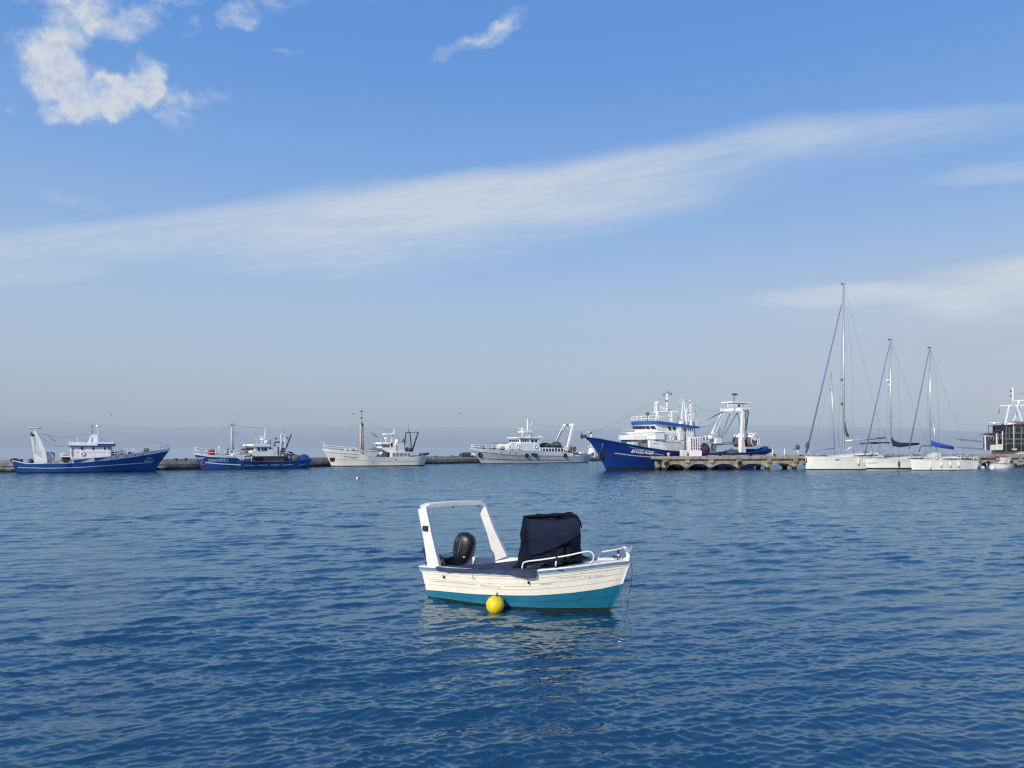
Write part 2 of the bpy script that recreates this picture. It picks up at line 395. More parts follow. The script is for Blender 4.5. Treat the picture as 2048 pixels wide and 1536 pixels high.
# ------------------------------------------------------------------ FOREGROUND MOTORBOAT
def small_boat():
    yaw = math.radians(-28)
    stern = (-1.98 + 0.86*math.sin(math.radians(28)), 16.62 + 0.86*math.cos(yaw))
    fr = Frame('motorboat', stern[0], stern[1], yaw); q = fr.q
    tag(fr.e, 'small cream and teal clinker motorboat with white stern arch, moored alone in the foreground', 'motorboat')
    near = -1
    stem = [(fr.xz(1150,1260)[0],-0.6), fr.xz(1222,1221), fr.xz(1240,1185), fr.xz(1252,1150), fr.xz(1261,1124), (fr.xz(1263,1110)[0], 1.6)]
    stern_l = [(0.06,-0.6),(0.04,0.0),(-0.06,0.62),(-0.10,1.2)]
    sheer = []
    for px, py, ly in ((838,1136,-.82),(900,1141,-.90),(950,1144,-.95),(1010,1147,-.97),(1068,1146,-.97),(1134,1141,-.86),(1192,1133.5,-.58),(1235,1128,-.28),(1261,1125,0)):
        sheer.append(fr.xz(px, py, ly))
    H = Hull(fr, near, 0.98, stem, stern_l, sheer, sw=0.84, pd=2.3, pw=1.9, tw=0.42, kw=0.86, depth=0.55, tb=0.45)
    def line(pts): return sorted(fr.xz(*p) for p in pts)
    teal = line([(845,1180,-.78),(950,1188,-.88),(1068,1193,-.90),(1138,1188.6,-.72),(1197,1180,-.40),(1248,1167,0)])
    def lerp_line(f):   # fraction of the way from teal line to sheer
        out = []
        for i in range(25):
            t = i/24; za = H.solve(t, teal); zb = H.zs(t); z = za+(zb-za)*f; out.append((H.X(t,z), z))
        return sorted(out)
    l1, l2, l3 = lerp_line(0.27), lerp_line(0.52), lerp_line(0.76)
    tl = []
    for i in range(25):
        t = i/24; z = H.solve(t, teal)*(0.48+0.1*t); tl.append((H.X(t,z), z))
    tl = sorted(tl)
    wl = [(-1,0.035),(2,0.04),(5,0.07)]
    H.shell('hull', [TEAL, BCREAM, WEED], [('bottom',wl,2),(wl,tl,0),(tl,teal,0),(teal,l1,1),(l1,l2,1),(l2,l3,1),(l3,'sheer',1)], n=64, sub=4, lap=0.012)
    # gunwale: white cap, dull blue rubbing band, thin white lower edge
    def band(name, mat, zo0, zo1, out0, out1):
        m = MB(); n = 60
        for side in (-1,1):
            rr = [[],[],[],[]]
            for i in range(n+1):
                t = i/n*0.998; z = H.zs(t)
                w = 1.0 if t < 0.97 else max(0.0,(1-t)/0.03)
                rr[0].append(H.P(t, z+zo0, side, 0.0)); rr[1].append(H.P(t, z+zo0, side, out0*max(w,.25)))
                rr[2].append(H.P(t, z+zo1, side, out1*max(w,.25))); rr[3].append(H.P(t, z+zo1, side, -0.0))
            m.grid(rr, sm=False)
        # across the transom
        zA = H.zs(0); w0 = H.w(0,zA)
        m.box(H.X(0,zA)-out0, H.X(0,zA), -w0-out0, w0+out0, zA+zo0, zA+zo1)
        return m.build(name, mat, fr.e)
    band('rubbing_strake', STRIPE, -0.035, 0.03, 0.035, 0.035)
    band('trim_line', BWHITE, -0.056, -0.037, 0.028, 0.028)
    m = MB(); n = 60
    for side in (-1,1):
        a, b, c, d = [], [], [], []
        for i in range(n+1):
            t = i/n*0.998; z = H.zs(t)+0.032; w = H.w(t, H.zs(t))
            a.append((H.X(t,z), side*(w+0.042), z)); b.append((H.X(t,z), side*(w+0.036), z+0.026)); c.append((H.X(t,z), side*max(0,w-0.10), z+0.028)); d.append((H.X(t,z), side*max(0,w-0.11), z-0.04))
        m.grid([a,b,c,d], sm=False)
    zA = H.zs(0); w0 = H.w(0,zA); m.box(H.X(0,zA)-0.045, H.X(0,zA)+0.09, -w0-0.04, w0+0.04, zA+0.033, zA+0.056)
    m.build('gunwale', BWHITE, fr.e, bevel=0.004)
    # inner lining, cockpit sole, fore deck
    m = MB()
    for side in (-1,1):
        rows = [[H.P(0.01+0.97*i/40, H.zs(0.01+0.97*i/40)+0.03-d, side, -0.10-0.05*k) if H.w(0.01+0.97*i/40,1)>0.2 else H.P(0.01+0.97*i/40, H.zs(0.01+0.97*i/40)-d, side, -0.01) for i in range(41)] for k, d in enumerate((0.0,0.15,0.32))]
        m.grid(rows)
    m.build('lining', BWHITE, fr.e)
    m = MB(); rows = []
    for i in range(21):
        t = 0.01+0.95*i/20; z = 0.34; w = max(0.02,H.w(t,z)-0.06); rows.append([(H.X(t,z),-w,z),(H.X(t,z),w,z)])
    m.grid(rows); m.build('cockpit_sole', BWHITE, fr.e)
    m = MB(); rows = []
    for i in range(21):
        t = 0.60+0.395*i/20; z = H.zs(t)+0.005; w = max(0.01,H.w(t,z)-0.08); rows.append([(H.X(t,z),-w,z),(H.X(t,z),-w*.5,z+0.035),(H.X(t,z),0,z+0.05),(H.X(t,z),w*.5,z+0.035),(H.X(t,z),w,z)])
    m.grid(rows); m.build('fore_deck', BWHITE, fr.e)
    # stern arch: tapered raked legs and cross member
    zb = H.zs(0.05)+0.04; sk = 0.20
    def legsec(base, top, wb, wt, tb, tt, n=8):
        return base, top
    m = MB()
    def slab(m, pts, wid, thk):
        """tapered box sweep: pts centre line, wid fore-aft widths, thk across widths"""
        rows = []
        for i, (p, w, t) in enumerate(zip(pts, wid, thk)):
            p = Vector(p); a = Vector(pts[max(0,i-1)]); b = Vector(pts[min(len(pts)-1,i+1)]); d = (b-a).normalized()
            u = Vector((1,0,0)); u = (u - d*u.dot(d)).normalized(); v = d.cross(u)
            rows.append([p+u*w/2+v*t/2, p-u*w/2+v*t/2, p-u*w/2-v*t/2, p+u*w/2-v*t/2])
        vs = [x for r in rows for x in r]; fs = []
        for i in range(len(rows)-1):
            for j in range(4): fs.append((i*4+j, i*4+(j+1)%4, (i+1)*4+(j+1)%4, (i+1)*4+j))
        fs += [(3,2,1,0), tuple(len(vs)-4+k for k in range(4))]
        m.add(vs, fs)
    nb = Vector(q(869,1131,-0.80)); nt = Vector(q(846,1016,-0.74)); 
    fb = Vector(q(1003,1117,0.84)); ft = Vector(q(964,1010,0.76))
    mid = 1.0
    fb.x = fb.x*mid + (nb.x+0.12)*(1-mid); ft.x = ft.x*mid + (nt.x+0.12)*(1-mid)
    def mk(name, pts, wid, thk): 
        m = MB(); slab(m, pts, wid, thk); return m.build(name, BWHITE, fr.e, bevel=0.012)
    nb.z = zb; fb.z = max(fb.z, zb)
    leg1 = mk('arch_leg', [nb, nb.lerp(nt,.5), nt], [0.31,0.235,0.225], [0.10,0.10,0.10])
    leg2 = mk('arch_leg', [fb, fb.lerp(ft,.5), ft], [0.36,0.22,0.21], [0.11,0.11,0.11])
    c1 = nt+Vector((0,0.02,0.0)); c2 = ft+Vector((0,-0.02,0.0))
    mk('arch_top', [nt+Vector((0,0,-0.01)), nt.lerp(ft,.09)+Vector((0,0,0.05)), nt.lerp(ft,.5)+Vector((0,0,0.07)), nt.lerp(ft,.93)+Vector((0,0,0.055)), ft+Vector((0,0,-0.01))], [0.225]*5, [0.11]*5)
    # moulded inner flange that catches light along the near leg and lens recess on the far one
    part(leg1, 'leg_flange', BWHITE, lambda m: slab(m, [nb+Vector((0.135,0.045,0.0)), nb.lerp(nt,.5)+Vector((0.085,0.045,0)), nt+Vector((0.085,0.045,-0.05))], [0.03]*3, [0.05]*3), bevel=0.004)
    part(leg2, 'leg_recess', GREYW, lambda m: m.prism([(fb.x-0.08,fb.z+0.07),(fb.x+0.10,fb.z+0.07),(fb.x-0.085,fb.z+0.42)], fb.y-0.05, fb.y-0.042))
    bl = nb.lerp(nt, 0.66)
    part(fr, 'side_lamp', BLACK, lambda m: m.box(bl.x-0.06,bl.x+0.07,bl.y-0.10,bl.y-0.03,bl.z-0.06,bl.z+0.05), bevel=0.01)
    cl = nt.lerp(ft,.5)
    part(fr, 'deck_lamp', BLACK, lambda m: (m.box(cl.x-0.03,cl.x+0.03,cl.y-0.05,cl.y+0.05,cl.z+0.01,cl.z+0.05), m.tube([(cl.x,cl.y,cl.z+0.02),(cl.x,cl.y,cl.z-0.03)],0.018,8)))
    # cleats
    for xx, yy in ((0.03,-0.70),(0.12,0.74),(H.X(0.93,1),0.05)):
        zz = H.zs(H.T(xx,0.8))+0.058
        part(fr, 'cleat', BLACK, lambda m: (m.tube([(xx-0.09,yy,zz+0.045),(xx+0.09,yy,zz+0.045)],0.014,8), m.tube([(xx-0.03,yy,zz),(xx-0.03,yy,zz+0.04)],0.014,8), m.tube([(xx+0.03,yy,zz),(xx+0.03,yy,zz+0.04)],0.014,8)))
    # outboard, tilted: cowl up, leg aft over the transom
    ob = bpy.data.objects.new('outboard_motor', None); C.objects.link(ob); ob.parent = fr.e
    cc = Vector(q(929,1094,0.0))
    m = MB(); rows = []
    prof = [(-0.40,0.10,0.09),(-0.37,0.15,0.12),(-0.27,0.20,0.165),(-0.12,0.245,0.19),(0.05,0.26,0.195),(0.18,0.245,0.185),(0.27,0.20,0.15),(0.325,0.12,0.10),(0.34,0.03,0.03)]
    tilt = math.radians(14)
    for hgt, rx, ry in prof:
        row = []
        for j in range(25):
            a = 2*PI*j/24; ca, sa = math.cos(a), math.sin(a)
            e = 0.75; X_ = rx*math.copysign(abs(ca)**e, ca); Y_ = ry*math.copysign(abs(sa)**e, sa)
            x = X_*math.cos(tilt)+hgt*math.sin(tilt); z = -X_*math.sin(tilt)+hgt*math.cos(tilt)
            row.append((cc.x+x, cc.y+Y_, cc.z+z))
        rows.append(row)
    m.grid(rows); m.build('cowl', COWL, ob)
    part(ob, 'cowl_stripe', COWLG, lambda m: (m.tube([(cc.x-0.06+0.1*k, cc.y-0.197+0.012*abs(k*10-2)*.1, cc.z-0.17+0.45*k) for k in (0,.3,.6,.9)],[0.014,0.018,0.016,0.006],6), m.tube([(cc.x-0.17+0.1*k, cc.y-0.165, cc.z-0.14+0.42*k) for k in (0,.3,.6,.9)],[0.012]*4,6)))
    part(ob, 'decal', PALEB, lambda m: m.box(cc.x+0.07,cc.x+0.13,cc.y-0.19,cc.y-0.183,cc.z-0.21,cc.z-0.19))
    part(ob, 'leg', BLACK, lambda m: (m.tube([(cc.x-0.05,0,cc.z-0.33),(cc.x-0.28,0,cc.z-0.36),(-0.34,0,cc.z-0.34)],[0.10,0.085,0.06],10), m.sphere((-0.30,0.02,cc.z-0.24),(0.11,0.09,0.12),12,8)))
    part(ob, 'bracket', BLACK, lambda m: (m.box(-0.12,0.12,-0.12,0.12,zb-0.22,zb+0.06), m.tube([(-0.1,-0.08,zb),(cc.x-0.12,-0.08,cc.z-0.2)],0.03,8), m.tube([(-0.1,0.08,zb),(cc.x-0.12,0.08,cc.z-0.2)],0.03,8)), bevel=0.01)
    part(ob, 'skeg', BLACK, lambda m: (m.tube([(-0.34,0,cc.z-0.34),(-0.52,0,cc.z-0.22)],[0.06,0.05],10), m.prism([(-0.5,cc.z-0.25),(-0.62,cc.z-0.16),(-0.56,cc.z-0.06),(-0.42,cc.z-0.20)],-0.01,0.01)))
    part(ob, 'tiller_hose', BLACK, lambda m: m.tube([(-0.12+0.06*k,-0.22+0.03*k,zb+0.05+0.12*math.sin(k*0.9)) for k in range(6)],0.022,8))
    # near rail, far rail, bow post
    def railset(pts, name, posts, ly, r=0.0165):
        o = part(fr, name, BWHITE, lambda m: m.tube(pts, r, 10))
        for a, b in posts:
            p = part(o, 'rail_post', BWHITE, lambda m: m.tube([a,b],0.018,10))
            part(o, 'rail_clamp', BLACK, lambda m: (m.tube([Vector(b)+(Vector(a)-Vector(b))*0.35, Vector(b)+Vector((0,0,0.015))],0.024,10), m.tube([Vector(a), Vector(a)+(Vector(b)-Vector(a))*0.12],0.026,10)))
        return o
    def smoothpath(P, n=8):
        P = [Vector(p) for p in P]; out = []
        for i in range(len(P)-1):
            p0, p1, p2, p3 = P[max(0,i-1)], P[i], P[i+1], P[min(len(P)-1,i+2)]
            for k in range(n):
                t = k/n; out.append(0.5*((2*p1)+(-p0+p2)*t+(2*p0-5*p1+4*p2-p3)*t*t+(-p0+3*p1-3*p2+p3)*t**3))
        return out+[P[-1]]
    R1 = [q(1044.5,1137,-.84),q(1045.5,1129,-.84),q(1052,1123.5,-.84),q(1085,1119,-.82),q(1130,1112,-.75),q(1165,1104.5,-.66),q(1178,1103,-.60),q(1186,1108,-.56),q(1187,1118,-.54),q(1181,1127,-.54)]
    railset(smoothpath(R1), 'side_rail', [(q(1111,1135,-.80), q(1113.5,1114.5,-.79))], -0.8)
    R2 = [q(1197,1116,.50),q(1198,1108,.50),q(1203,1104,.49),q(1222,1101,.38),q(1240,1097.5,.22),q(1249,1093.5,.10)]
    railset(smoothpath(R2), 'bow_rail', [(q(1236,1121,.26), q(1237,1100,.26))], 0.4)
    a = Vector(q(1254,1123,0.0)); b = Vector(q(1251,1094,0.0))
    part(fr, 'bow_post', BWHITE, lambda m: slab(m, [a+Vector((-0.02,0,0)), a.lerp(b,.4)+Vector((0.045,0,0)), b], [0.13,0.07,0.055], [0.06,0.05,0.05]), bevel=0.008)
    br = Vector(q(1261,1099,0.0))
    part(fr, 'bow_roller', STEEL, lambda m: (m.tube([(br.x,-0.05,br.z),(br.x,0.05,br.z)],0.035,12), m.box(br.x-0.10,br.x+0.02,-0.045,-0.03,br.z-0.05,br.z+0.03), m.box(br.x-0.10,br.x+0.02,0.03,0.045,br.z-0.05,br.z+0.03), m.sphere((br.x+0.03,0,br.z+0.04),0.03,8,6)))
    # lettering and hull fittings
    x, z = fr.xz(1109,1160.5,-.9); H.text('ΝΗΟΛΟΓΙΟ  Ν.Κ. 7884', x, z, 0.062, LETT, 'registration', slope=0.055, width=0.80, out=0.012)
    x, z = fr.xz(961,1173,-.93); H.text('ΒΟΛΟΣ 174.8', x, z-0.01, 0.085, LETT, 'name_lettering', slope=-0.02, width=0.46, out=0.012)
    part(fr, 'hull_stain', paint('faded_brown',(0.60,0.50,0.32),0.7), lambda m: m.add([H.side(*fr.xz(px,py,-.92),0.010) for px,py in ((1076,1168),(1094,1167),(1095,1171),(1077,1172))],[(0,1,2,3)]))
    H.strip('name_scroll', [fr.xz(1008,1173,-.93), fr.xz(1060,1174,-.93)], 0.010, LETT, 0.013)
    H.strip('name_scroll', [fr.xz(858,1163,-.86), fr.xz(920,1166,-.9), fr.xz(955,1170,-.92)], 0.009, LETT, 0.013)
    xa, za = fr.xz(946,1148,-.94); xb, zb2 = fr.xz(949,1159,-.94)
    part(fr, 'hull_scratch', BLACK, lambda m: m.tube([H.side(xa,za,0.012),H.side((xa+xb)/2-0.01,(za+zb2)/2,0.012),H.side(xb,zb2,0.012)],0.006,5))
    return fr, H, q, slab
FR1, H1, q1, slab = small_boat()

# ---- cockpit tarpaulin draped over the motorboat
def tarp():
    H, fr = H1, FR1
    e = bpy.data.objects.new('tarpaulin', None); C.objects.link(e); e.location = fr.e.location; e.rotation_euler = fr.e.rotation_euler
    tag(e, 'dull blue tarpaulin draped over the motorboat cockpit and near gunwale', 'tarpaulin')
    xa = fr.xz(872,1140,-.9)[0]; xb = fr.xz(1071,1150,-.97)[0]
    n, k = 110, 46; rows = []
    hang = [(0,0.02),(0.03,0.075),(0.12,0.085),(0.3,0.07),(0.5,0.05),(0.62,0.048),(0.72,0.06),(0.82,0.11),(0.9,0.165),(1.0,0.175)]
    for i in range(n+1):
        s = i/n; x = xa+(xb-xa)*s; row = []
        t = H.T(x,0.6); zg = H.zs(t)+0.062; w = H.w(t, H.zs(t))
        far = interp([(0,-0.45),(0.2,-0.3),(0.45,0.1),(0.62,0.75),(1,0.85)], s)   # how far across the boat it reaches
        for j in range(k+1):
            v = j/k
            nz = mnoise.noise(Vector((x*3.1, v*2.4, 1.7)))*0.030 + mnoise.noise(Vector((x*8, v*7, 4.2)))*0.014
            if v < 0.2:   # hanging outside the near gunwale
                u = 1-v/0.2; hh = interp(hang, s); y = -(w+0.055+0.012*math.sin(x*19)*u+0.01*u); z = zg-hh*u+0.0
                yy, zz = y - abs(nz)*0.4*u, z
            else:
                u = (v-0.2)/0.8; yn = -(w+0.05); yf = far*w; yy = yn+(yf-yn)*u
                ridge = interp([(0,0.0),(0.12,0.012),(0.5,0.045+0.06*s),(1.0,0.045+0.05*s)], u)
                sag = -0.09*math.sin(PI*min(1,u*1.0))*interp([(0,1),(0.35,0.7),(0.6,0.1),(1,0)], s)
                far_drop = -0.25*max(0,(u-0.75)/0.25)*interp([(0,1),(0.5,1),(0.62,0.2),(1,0)], s)
                zz = zg+ridge+sag+far_drop+nz*min(1,u*5)
            xx = x + 0.012*math.sin(v*23+s*3)*(1 if 0 < i < n else 2)
            row.append((xx,yy,zz))
        rows.append(row)
    m = MB(); m.grid(rows); m.build('cloth', TARP, e, solid=0.006)
    # the loose forward corner, folded back, and the tie weights
    xc, zc = fr.xz(1062,1140,-1.0)
    m = MB(); rows = []
    for i in range(13):
        s = i/12; row = []
        for j in range(13):
            v = j/12; x = xc-0.10+0.20*s; w = H.w(H.T(x,.6),0.7); row.append((x, -(w+0.075+0.03*math.sin(v*5+s*3)), zc+0.09-0.20*v+0.015*mnoise.noise(Vector((x*9,v*5,9)))))
        rows.append(row)
    m.grid(rows); m.build('folded_corner', TARP, e, solid=0.01)
    for px, py, py2 in ((884,1148,1155),(1055,1158,1166)):
        a = H.side(*fr.xz(px-2,py,-.95),0.03); b = H.side(*fr.xz(px,py2,-.95),0.035)
        part(e, 'tie_cord', ROPE, lambda m: m.tube([a,b],0.005,5))
        part(e, 'tie_weight', BLACK, lambda m: m.sphere(b,(0.026,0.026,0.030),10,8))
tarp()

# ---- cover over the steering console
def console_cover():
    fr = FR1; e = bpy.data.objects.new('console_cover', None); C.objects.link(e); e.location = fr.e.location; e.rotation_euler = fr.e.rotation_euler
    tag(e, 'tall black canvas cover over the motorboat steering console, loosely folded', 'canvas cover')
    A = fr.q(1040,1120,-0.30); B = fr.q(1160,1120,0.0)
    cx = (fr.q(1100,1100,0.0)[0]); zb = 0.62; z1 = fr.q(1100,1027,0.0)[2]
    xs0, xs1 = cx-0.56, cx+0.60
    rows = []; N = 96
    def ring(h, x0, x1, hy, skew=0, sag=0.0):
        row = []
        for j in range(N+1):
            a = 2*PI*j/N; ca, sa = math.cos(a), math.sin(a); e_ = 0.30
            X_ = math.copysign(abs(ca)**e_, ca); Y_ = math.copysign(abs(sa)**e_, sa)
            x = (x0+x1)/2 + X_*(x1-x0)/2; y = Y_*hy
            u = (h-zb)/(z1-zb)
            # long loose folds
            f = 0.024*math.sin(a*5+1.2+u*2.2) + 0.018*math.sin(a*9-u*5) + 0.030*mnoise.noise(Vector((math.cos(a)*2.2, math.sin(a)*2.2, h*2.6)))
            f += 0.020*mnoise.noise(Vector((math.cos(a)*5+3, math.sin(a)*5, h*7)))
            # diagonal tuck across the near side
            dg = (x-x0)/(x1-x0) - (0.15+0.85*u); f += -0.035*math.exp(-(dg/0.07)**2)*(1 if sa < 0 else 0)*(1 if u < 0.85 else 0)
            nx, ny = ca, sa; x += nx*f; y += ny*f*1.1
            row.append((x, y, h + skew*(x-cx) + 0.012*math.sin(a*3)))
        return row
    prof = [(0.0,0.05,0.05,0.47),(0.04,0.02,0.02,0.46),(0.15,0,0,0.44),(0.3,0.0,0.0,0.425),(0.45,0.01,0,0.42),(0.6,0.02,0,0.415),(0.72,0.035,0.01,0.41),(0.84,0.05,0.015,0.405),(0.88,0.055,0.05,0.40),(0.93,0.065,0.10,0.395),(0.975,0.085,0.20,0.375)]
    for i in range(41):
        u = i/40*0.975
        a = interp([(p[0],p[1]) for p in prof], u); b = interp([(p[0],p[2]) for p in prof], u); c = interp([(p[0],p[3]) for p in prof], u)
        rows.append(ring(zb+u*(z1-zb), xs0+a, xs1-b-0.02*u, c, skew=0.09*u))
    # sunken top
    for g, dz in ((0.93,0.022),(0.86,0.012),(0.78,-0.02),(0.6,-0.055),(0.35,-0.065),(0.05,-0.07)):
        r0 = rows[40]; cxx = sum(p[0] for p in r0)/len(r0)
        rows.append([(cxx+(p[0]-cxx)*g, p[1]*g, p[2]+dz+0.02*mnoise.noise(Vector((p[0]*5*g,p[1]*5*g,2)))) for p in r0])
    m = MB(); m.grid(rows); m.build('canvas', TARPD, e)
    # outer flap folded across the near side, and the dark rolled hem along its top
    O_ = [(1049,1037),(1085,1041),(1120,1040),(1150,1034),(1160,1046)]; I_ = [(1060,1112),(1082,1108),(1112,1096),(1142,1080),(1160,1066)]
    yn = -0.485; rows = []
    for i in range(17):
        s = i/16*4; k = min(3, int(s)); f = s-k
        a = (O_[k][0]+(O_[k+1][0]-O_[k][0])*f, O_[k][1]+(O_[k+1][1]-O_[k][1])*f); b = (I_[k][0]+(I_[k+1][0]-I_[k][0])*f, I_[k][1]+(I_[k+1][1]-I_[k][1])*f)
        row = []
        for j in range(19):
            v = j/18; p = fr.q(a[0]+(b[0]-a[0])*v, a[1]+(b[1]-a[1])*v, yn)
            row.append((p[0], yn + 0.02 - 0.045*math.sin(PI*min(1,v*1.1))*math.sin(PI*(0.1+0.8*i/16)) + 0.022*mnoise.noise(Vector((p[0]*5,p[2]*3,5))) + 0.012*math.sin(p[0]*26+v*4)*v, p[2]))
        rows.append(row)
    m = MB(); m.grid(rows); m.build('canvas_flap', TARPF, e, solid=0.012)
    part(e, 'rolled_hem', COVBLK, lambda m: m.tube([Vector(fr.q(px,py,-0.46))+Vector((0,0.02*math.sin(px),0.0)) for px,py in ((1046,1033),(1065,1032),(1090,1031.5),(1115,1029),(1138,1028),(1152,1032),(1160,1043),(1163,1056))],[.015,.026,.03,.028,.028,.03,.025,.012],8))
    # crumpled skirt forward and aft
    m = MB()
    rows = []
    for i in range(31):
        s = i/30; row = []
        for j in range(25):
            v = j/24; x = xs1-0.12+0.36*s; y = -0.52+1.0*v; 
            row.append((x, y*(1-0.35*s), H1.zs(H1.T(min(x,3.9),.8))+0.10+0.10*(1-s)*math.sin(PI*v)+0.05*mnoise.noise(Vector((x*6,y*6,3)))+0.02))
        rows.append(row)
    m.grid(rows); m.build('skirt', TARPD, e, solid=0.008)
    m = MB(); rows = []
    for i in range(25):
        s = i/24; row = []
        for j in range(25):
            v = j/24; x = xs0-0.16+0.36*s; y = -0.60+1.2*v
            row.append((x, y, 0.66+0.14*math.sin(PI*min(1,s*1.2)/2)*math.sin(PI*v)+0.05*mnoise.noise(Vector((x*7,y*5,8)))))
        rows.append(row)
    m.grid(rows); m.build('skirt', TARPD, e, solid=0.008)
    m = MB(); m.grid([[ (xs0+0.05+(xs1-xs0)*i/24, -0.80+0.30*v/6, H1.zs(0.6)+0.075+0.03*v/6+0.02*mnoise.noise(Vector((i*.5,v,1)))) for i in range(25)] for v in range(7)])
    m.build('skirt', TARPD, e, solid=0.008)
console_cover()

# ---- bow mooring line
def mooring():
    fr = FR1; e = bpy.data.objects.new('mooring_line', None); C.objects.link(e); e.location = fr.e.location; e.rotation_euler = fr.e.rotation_euler
    tag(e, 'dark mooring rope and pale chain hanging from the motorboat bow into the water', 'mooring line')
    a = fr.q(1263,1126,0); b = fr.q(1262,1175,0.0); c = fr.q(1250,1212,0.0)
    part(e, 'rope', paint('rope_dark',(0.03,0.035,0.04),0.8), lambda m: m.tube([a, (a[0]+0.015,0,a[2]-0.2), b, (b[0]-0.05,0,b[2]-0.14), (c[0]+.03,0,-0.1)], 0.007, 6))
    a2 = fr.q(1246,1178,0.0); 
    def ch(m):
        for k in range(17):
            z = a2[2]-0.028*k; p = (a2[0]+0.03+0.012*math.sin(k*.6),-0.03,z); m.torus(p, 0.016, 0.005, 'y' if k%2 else 'x', 8, 5)
        for k in range(9):
            p = (a2[0]+0.13+0.01*math.sin(k),-0.03,a2[2]+0.05-0.028*k); m.torus(p, 0.016, 0.005, 'y' if k%2 else 'x', 8, 5)
    part(e, 'chain', MGREY, ch)
mooring()

def buoy():
    px, d = 990, 15.42; X = (px-1024)/FOC*d
    e = bpy.data.objects.new('buoy', None); C.objects.link(e); e.location = (X, d, 0.115); e.rotation_euler = (0.12,0.18,0.3)
    tag(e, 'round yellow mooring buoy floating against the side of the motorboat', 'buoy')
    m = MB(); m.sphere((0,0,0),0.186,40,28); m.build('float_ball', YEL, e)
    part(e, 'seam', paint('buoy_seam',(0.62,0.46,0.01),0.5), lambda m: m.torus((0,0,0),0.1855,0.004,'x',48,6))
    part(e, 'eye', BLACK, lambda m: (m.tube([(0,0,0.17),(0,0,0.215)],0.022,10), m.torus((0,0,0.225),0.018,0.007,'y',12,6)))
    part(e, 'line', ROPE, lambda m: m.tube([(0,0,0.22),(-0.02,0.02,0.27),(0.01,0.05,0.25)],0.006,6))
buoy()
def small_buoy():
    d = (CAMH*FOC)/(958-HOR); X = (716-1024)/FOC*d
    e = bpy.data.objects.new('marker_buoy', None); C.objects.link(e); e.location = (X,d,0)
    tag(e, 'tiny red and white float on the open water in front of the cream trawler', 'buoy')
    part(e, 'float_ball', WHITE2, lambda m: m.sphere((-0.06,0,0.09),0.13,12,8)); part(e, 'cap', RED, lambda m: m.sphere((0.07,0.0,0.07),0.12,12,8))
small_buoy()

# ------------------------------------------------------------------ BREAKWATER on the left
def offs(pts, d):
    out = []
    for i, p in enumerate(pts):
        a = Vector(pts[max(0,i-1)]); b = Vector(pts[min(len(pts)-1,i+1)]); t = (b-a).normalized(); n = Vector((-t.y, t.x)); out.append((p[0]+n.x*d, p[1]+n.y*d))
    return out
QW = [(-150,60),(-92,86),(-70.6,100.5),(-51.5,111.5),(-36,128.5),(-16.5,153),(8,176),(24,190)]
def breakwater():
    e = bpy.data.objects.new('breakwater', None); C.objects.link(e)
    tag(e, 'long low concrete breakwater running behind the moored fishing trawlers', 'breakwater')
    def wall(m, d0, d1, z0, z1, jit=0.0, step=3.0):
        f, bk = [], []
        P = []
        for a, b in zip(QW, QW[1:]):
            n = max(1, int((Vector(b)-Vector(a)).length/step))
            P += [tuple(Vector(a).lerp(Vector(b), k/n)) for k in range(n)]
        P.append(QW[-1]); A = offs(P, d0); B = offs(P, d1)
        rows = [[(*a,z0) for a in A],[(*a,z1+random.uniform(-jit,jit)) for a in A],[(*b,z1+random.uniform(-jit,jit)) for b in B],[(*b,z0) for b in B]]
        m.grid(rows, sm=False)
        m.add([(*A[-1],z0),(*A[-1],z1),(*B[-1],z1),(*B[-1],z0)], [(0,1,2,3)])
    part(e, 'quay_wall', CONC, lambda m: wall(m, 0.0, 7.0, -1.2, 1.02, 0.02))
    part(e, 'coping', CONC, lambda m: wall(m, -0.12, 0.9, 0.82, 1.24, 0.015))
    part(e, 'parapet', CONC, lambda m: wall(m, 5.2, 6.6, 1.0, 1.50, 0.05, 5.0))
    # bollards, tyres and clutter along the edge
    P = []
    for a, b in zip(QW[1:], QW[2:]):
        n = max(1, int((Vector(b)-Vector(a)).length/6)); P += [tuple(Vector(a).lerp(Vector(b), k/n)) for k in range(n)]
    for k, (x, y) in enumerate(P[1:-1]):
        if k % 3 == 0:
            o = part(None, 'tyre', BLACK, lambda m: (m.torus((0,0,0),0.34,0.13,'y'),)) if False else None
    return e
BW = breakwater()
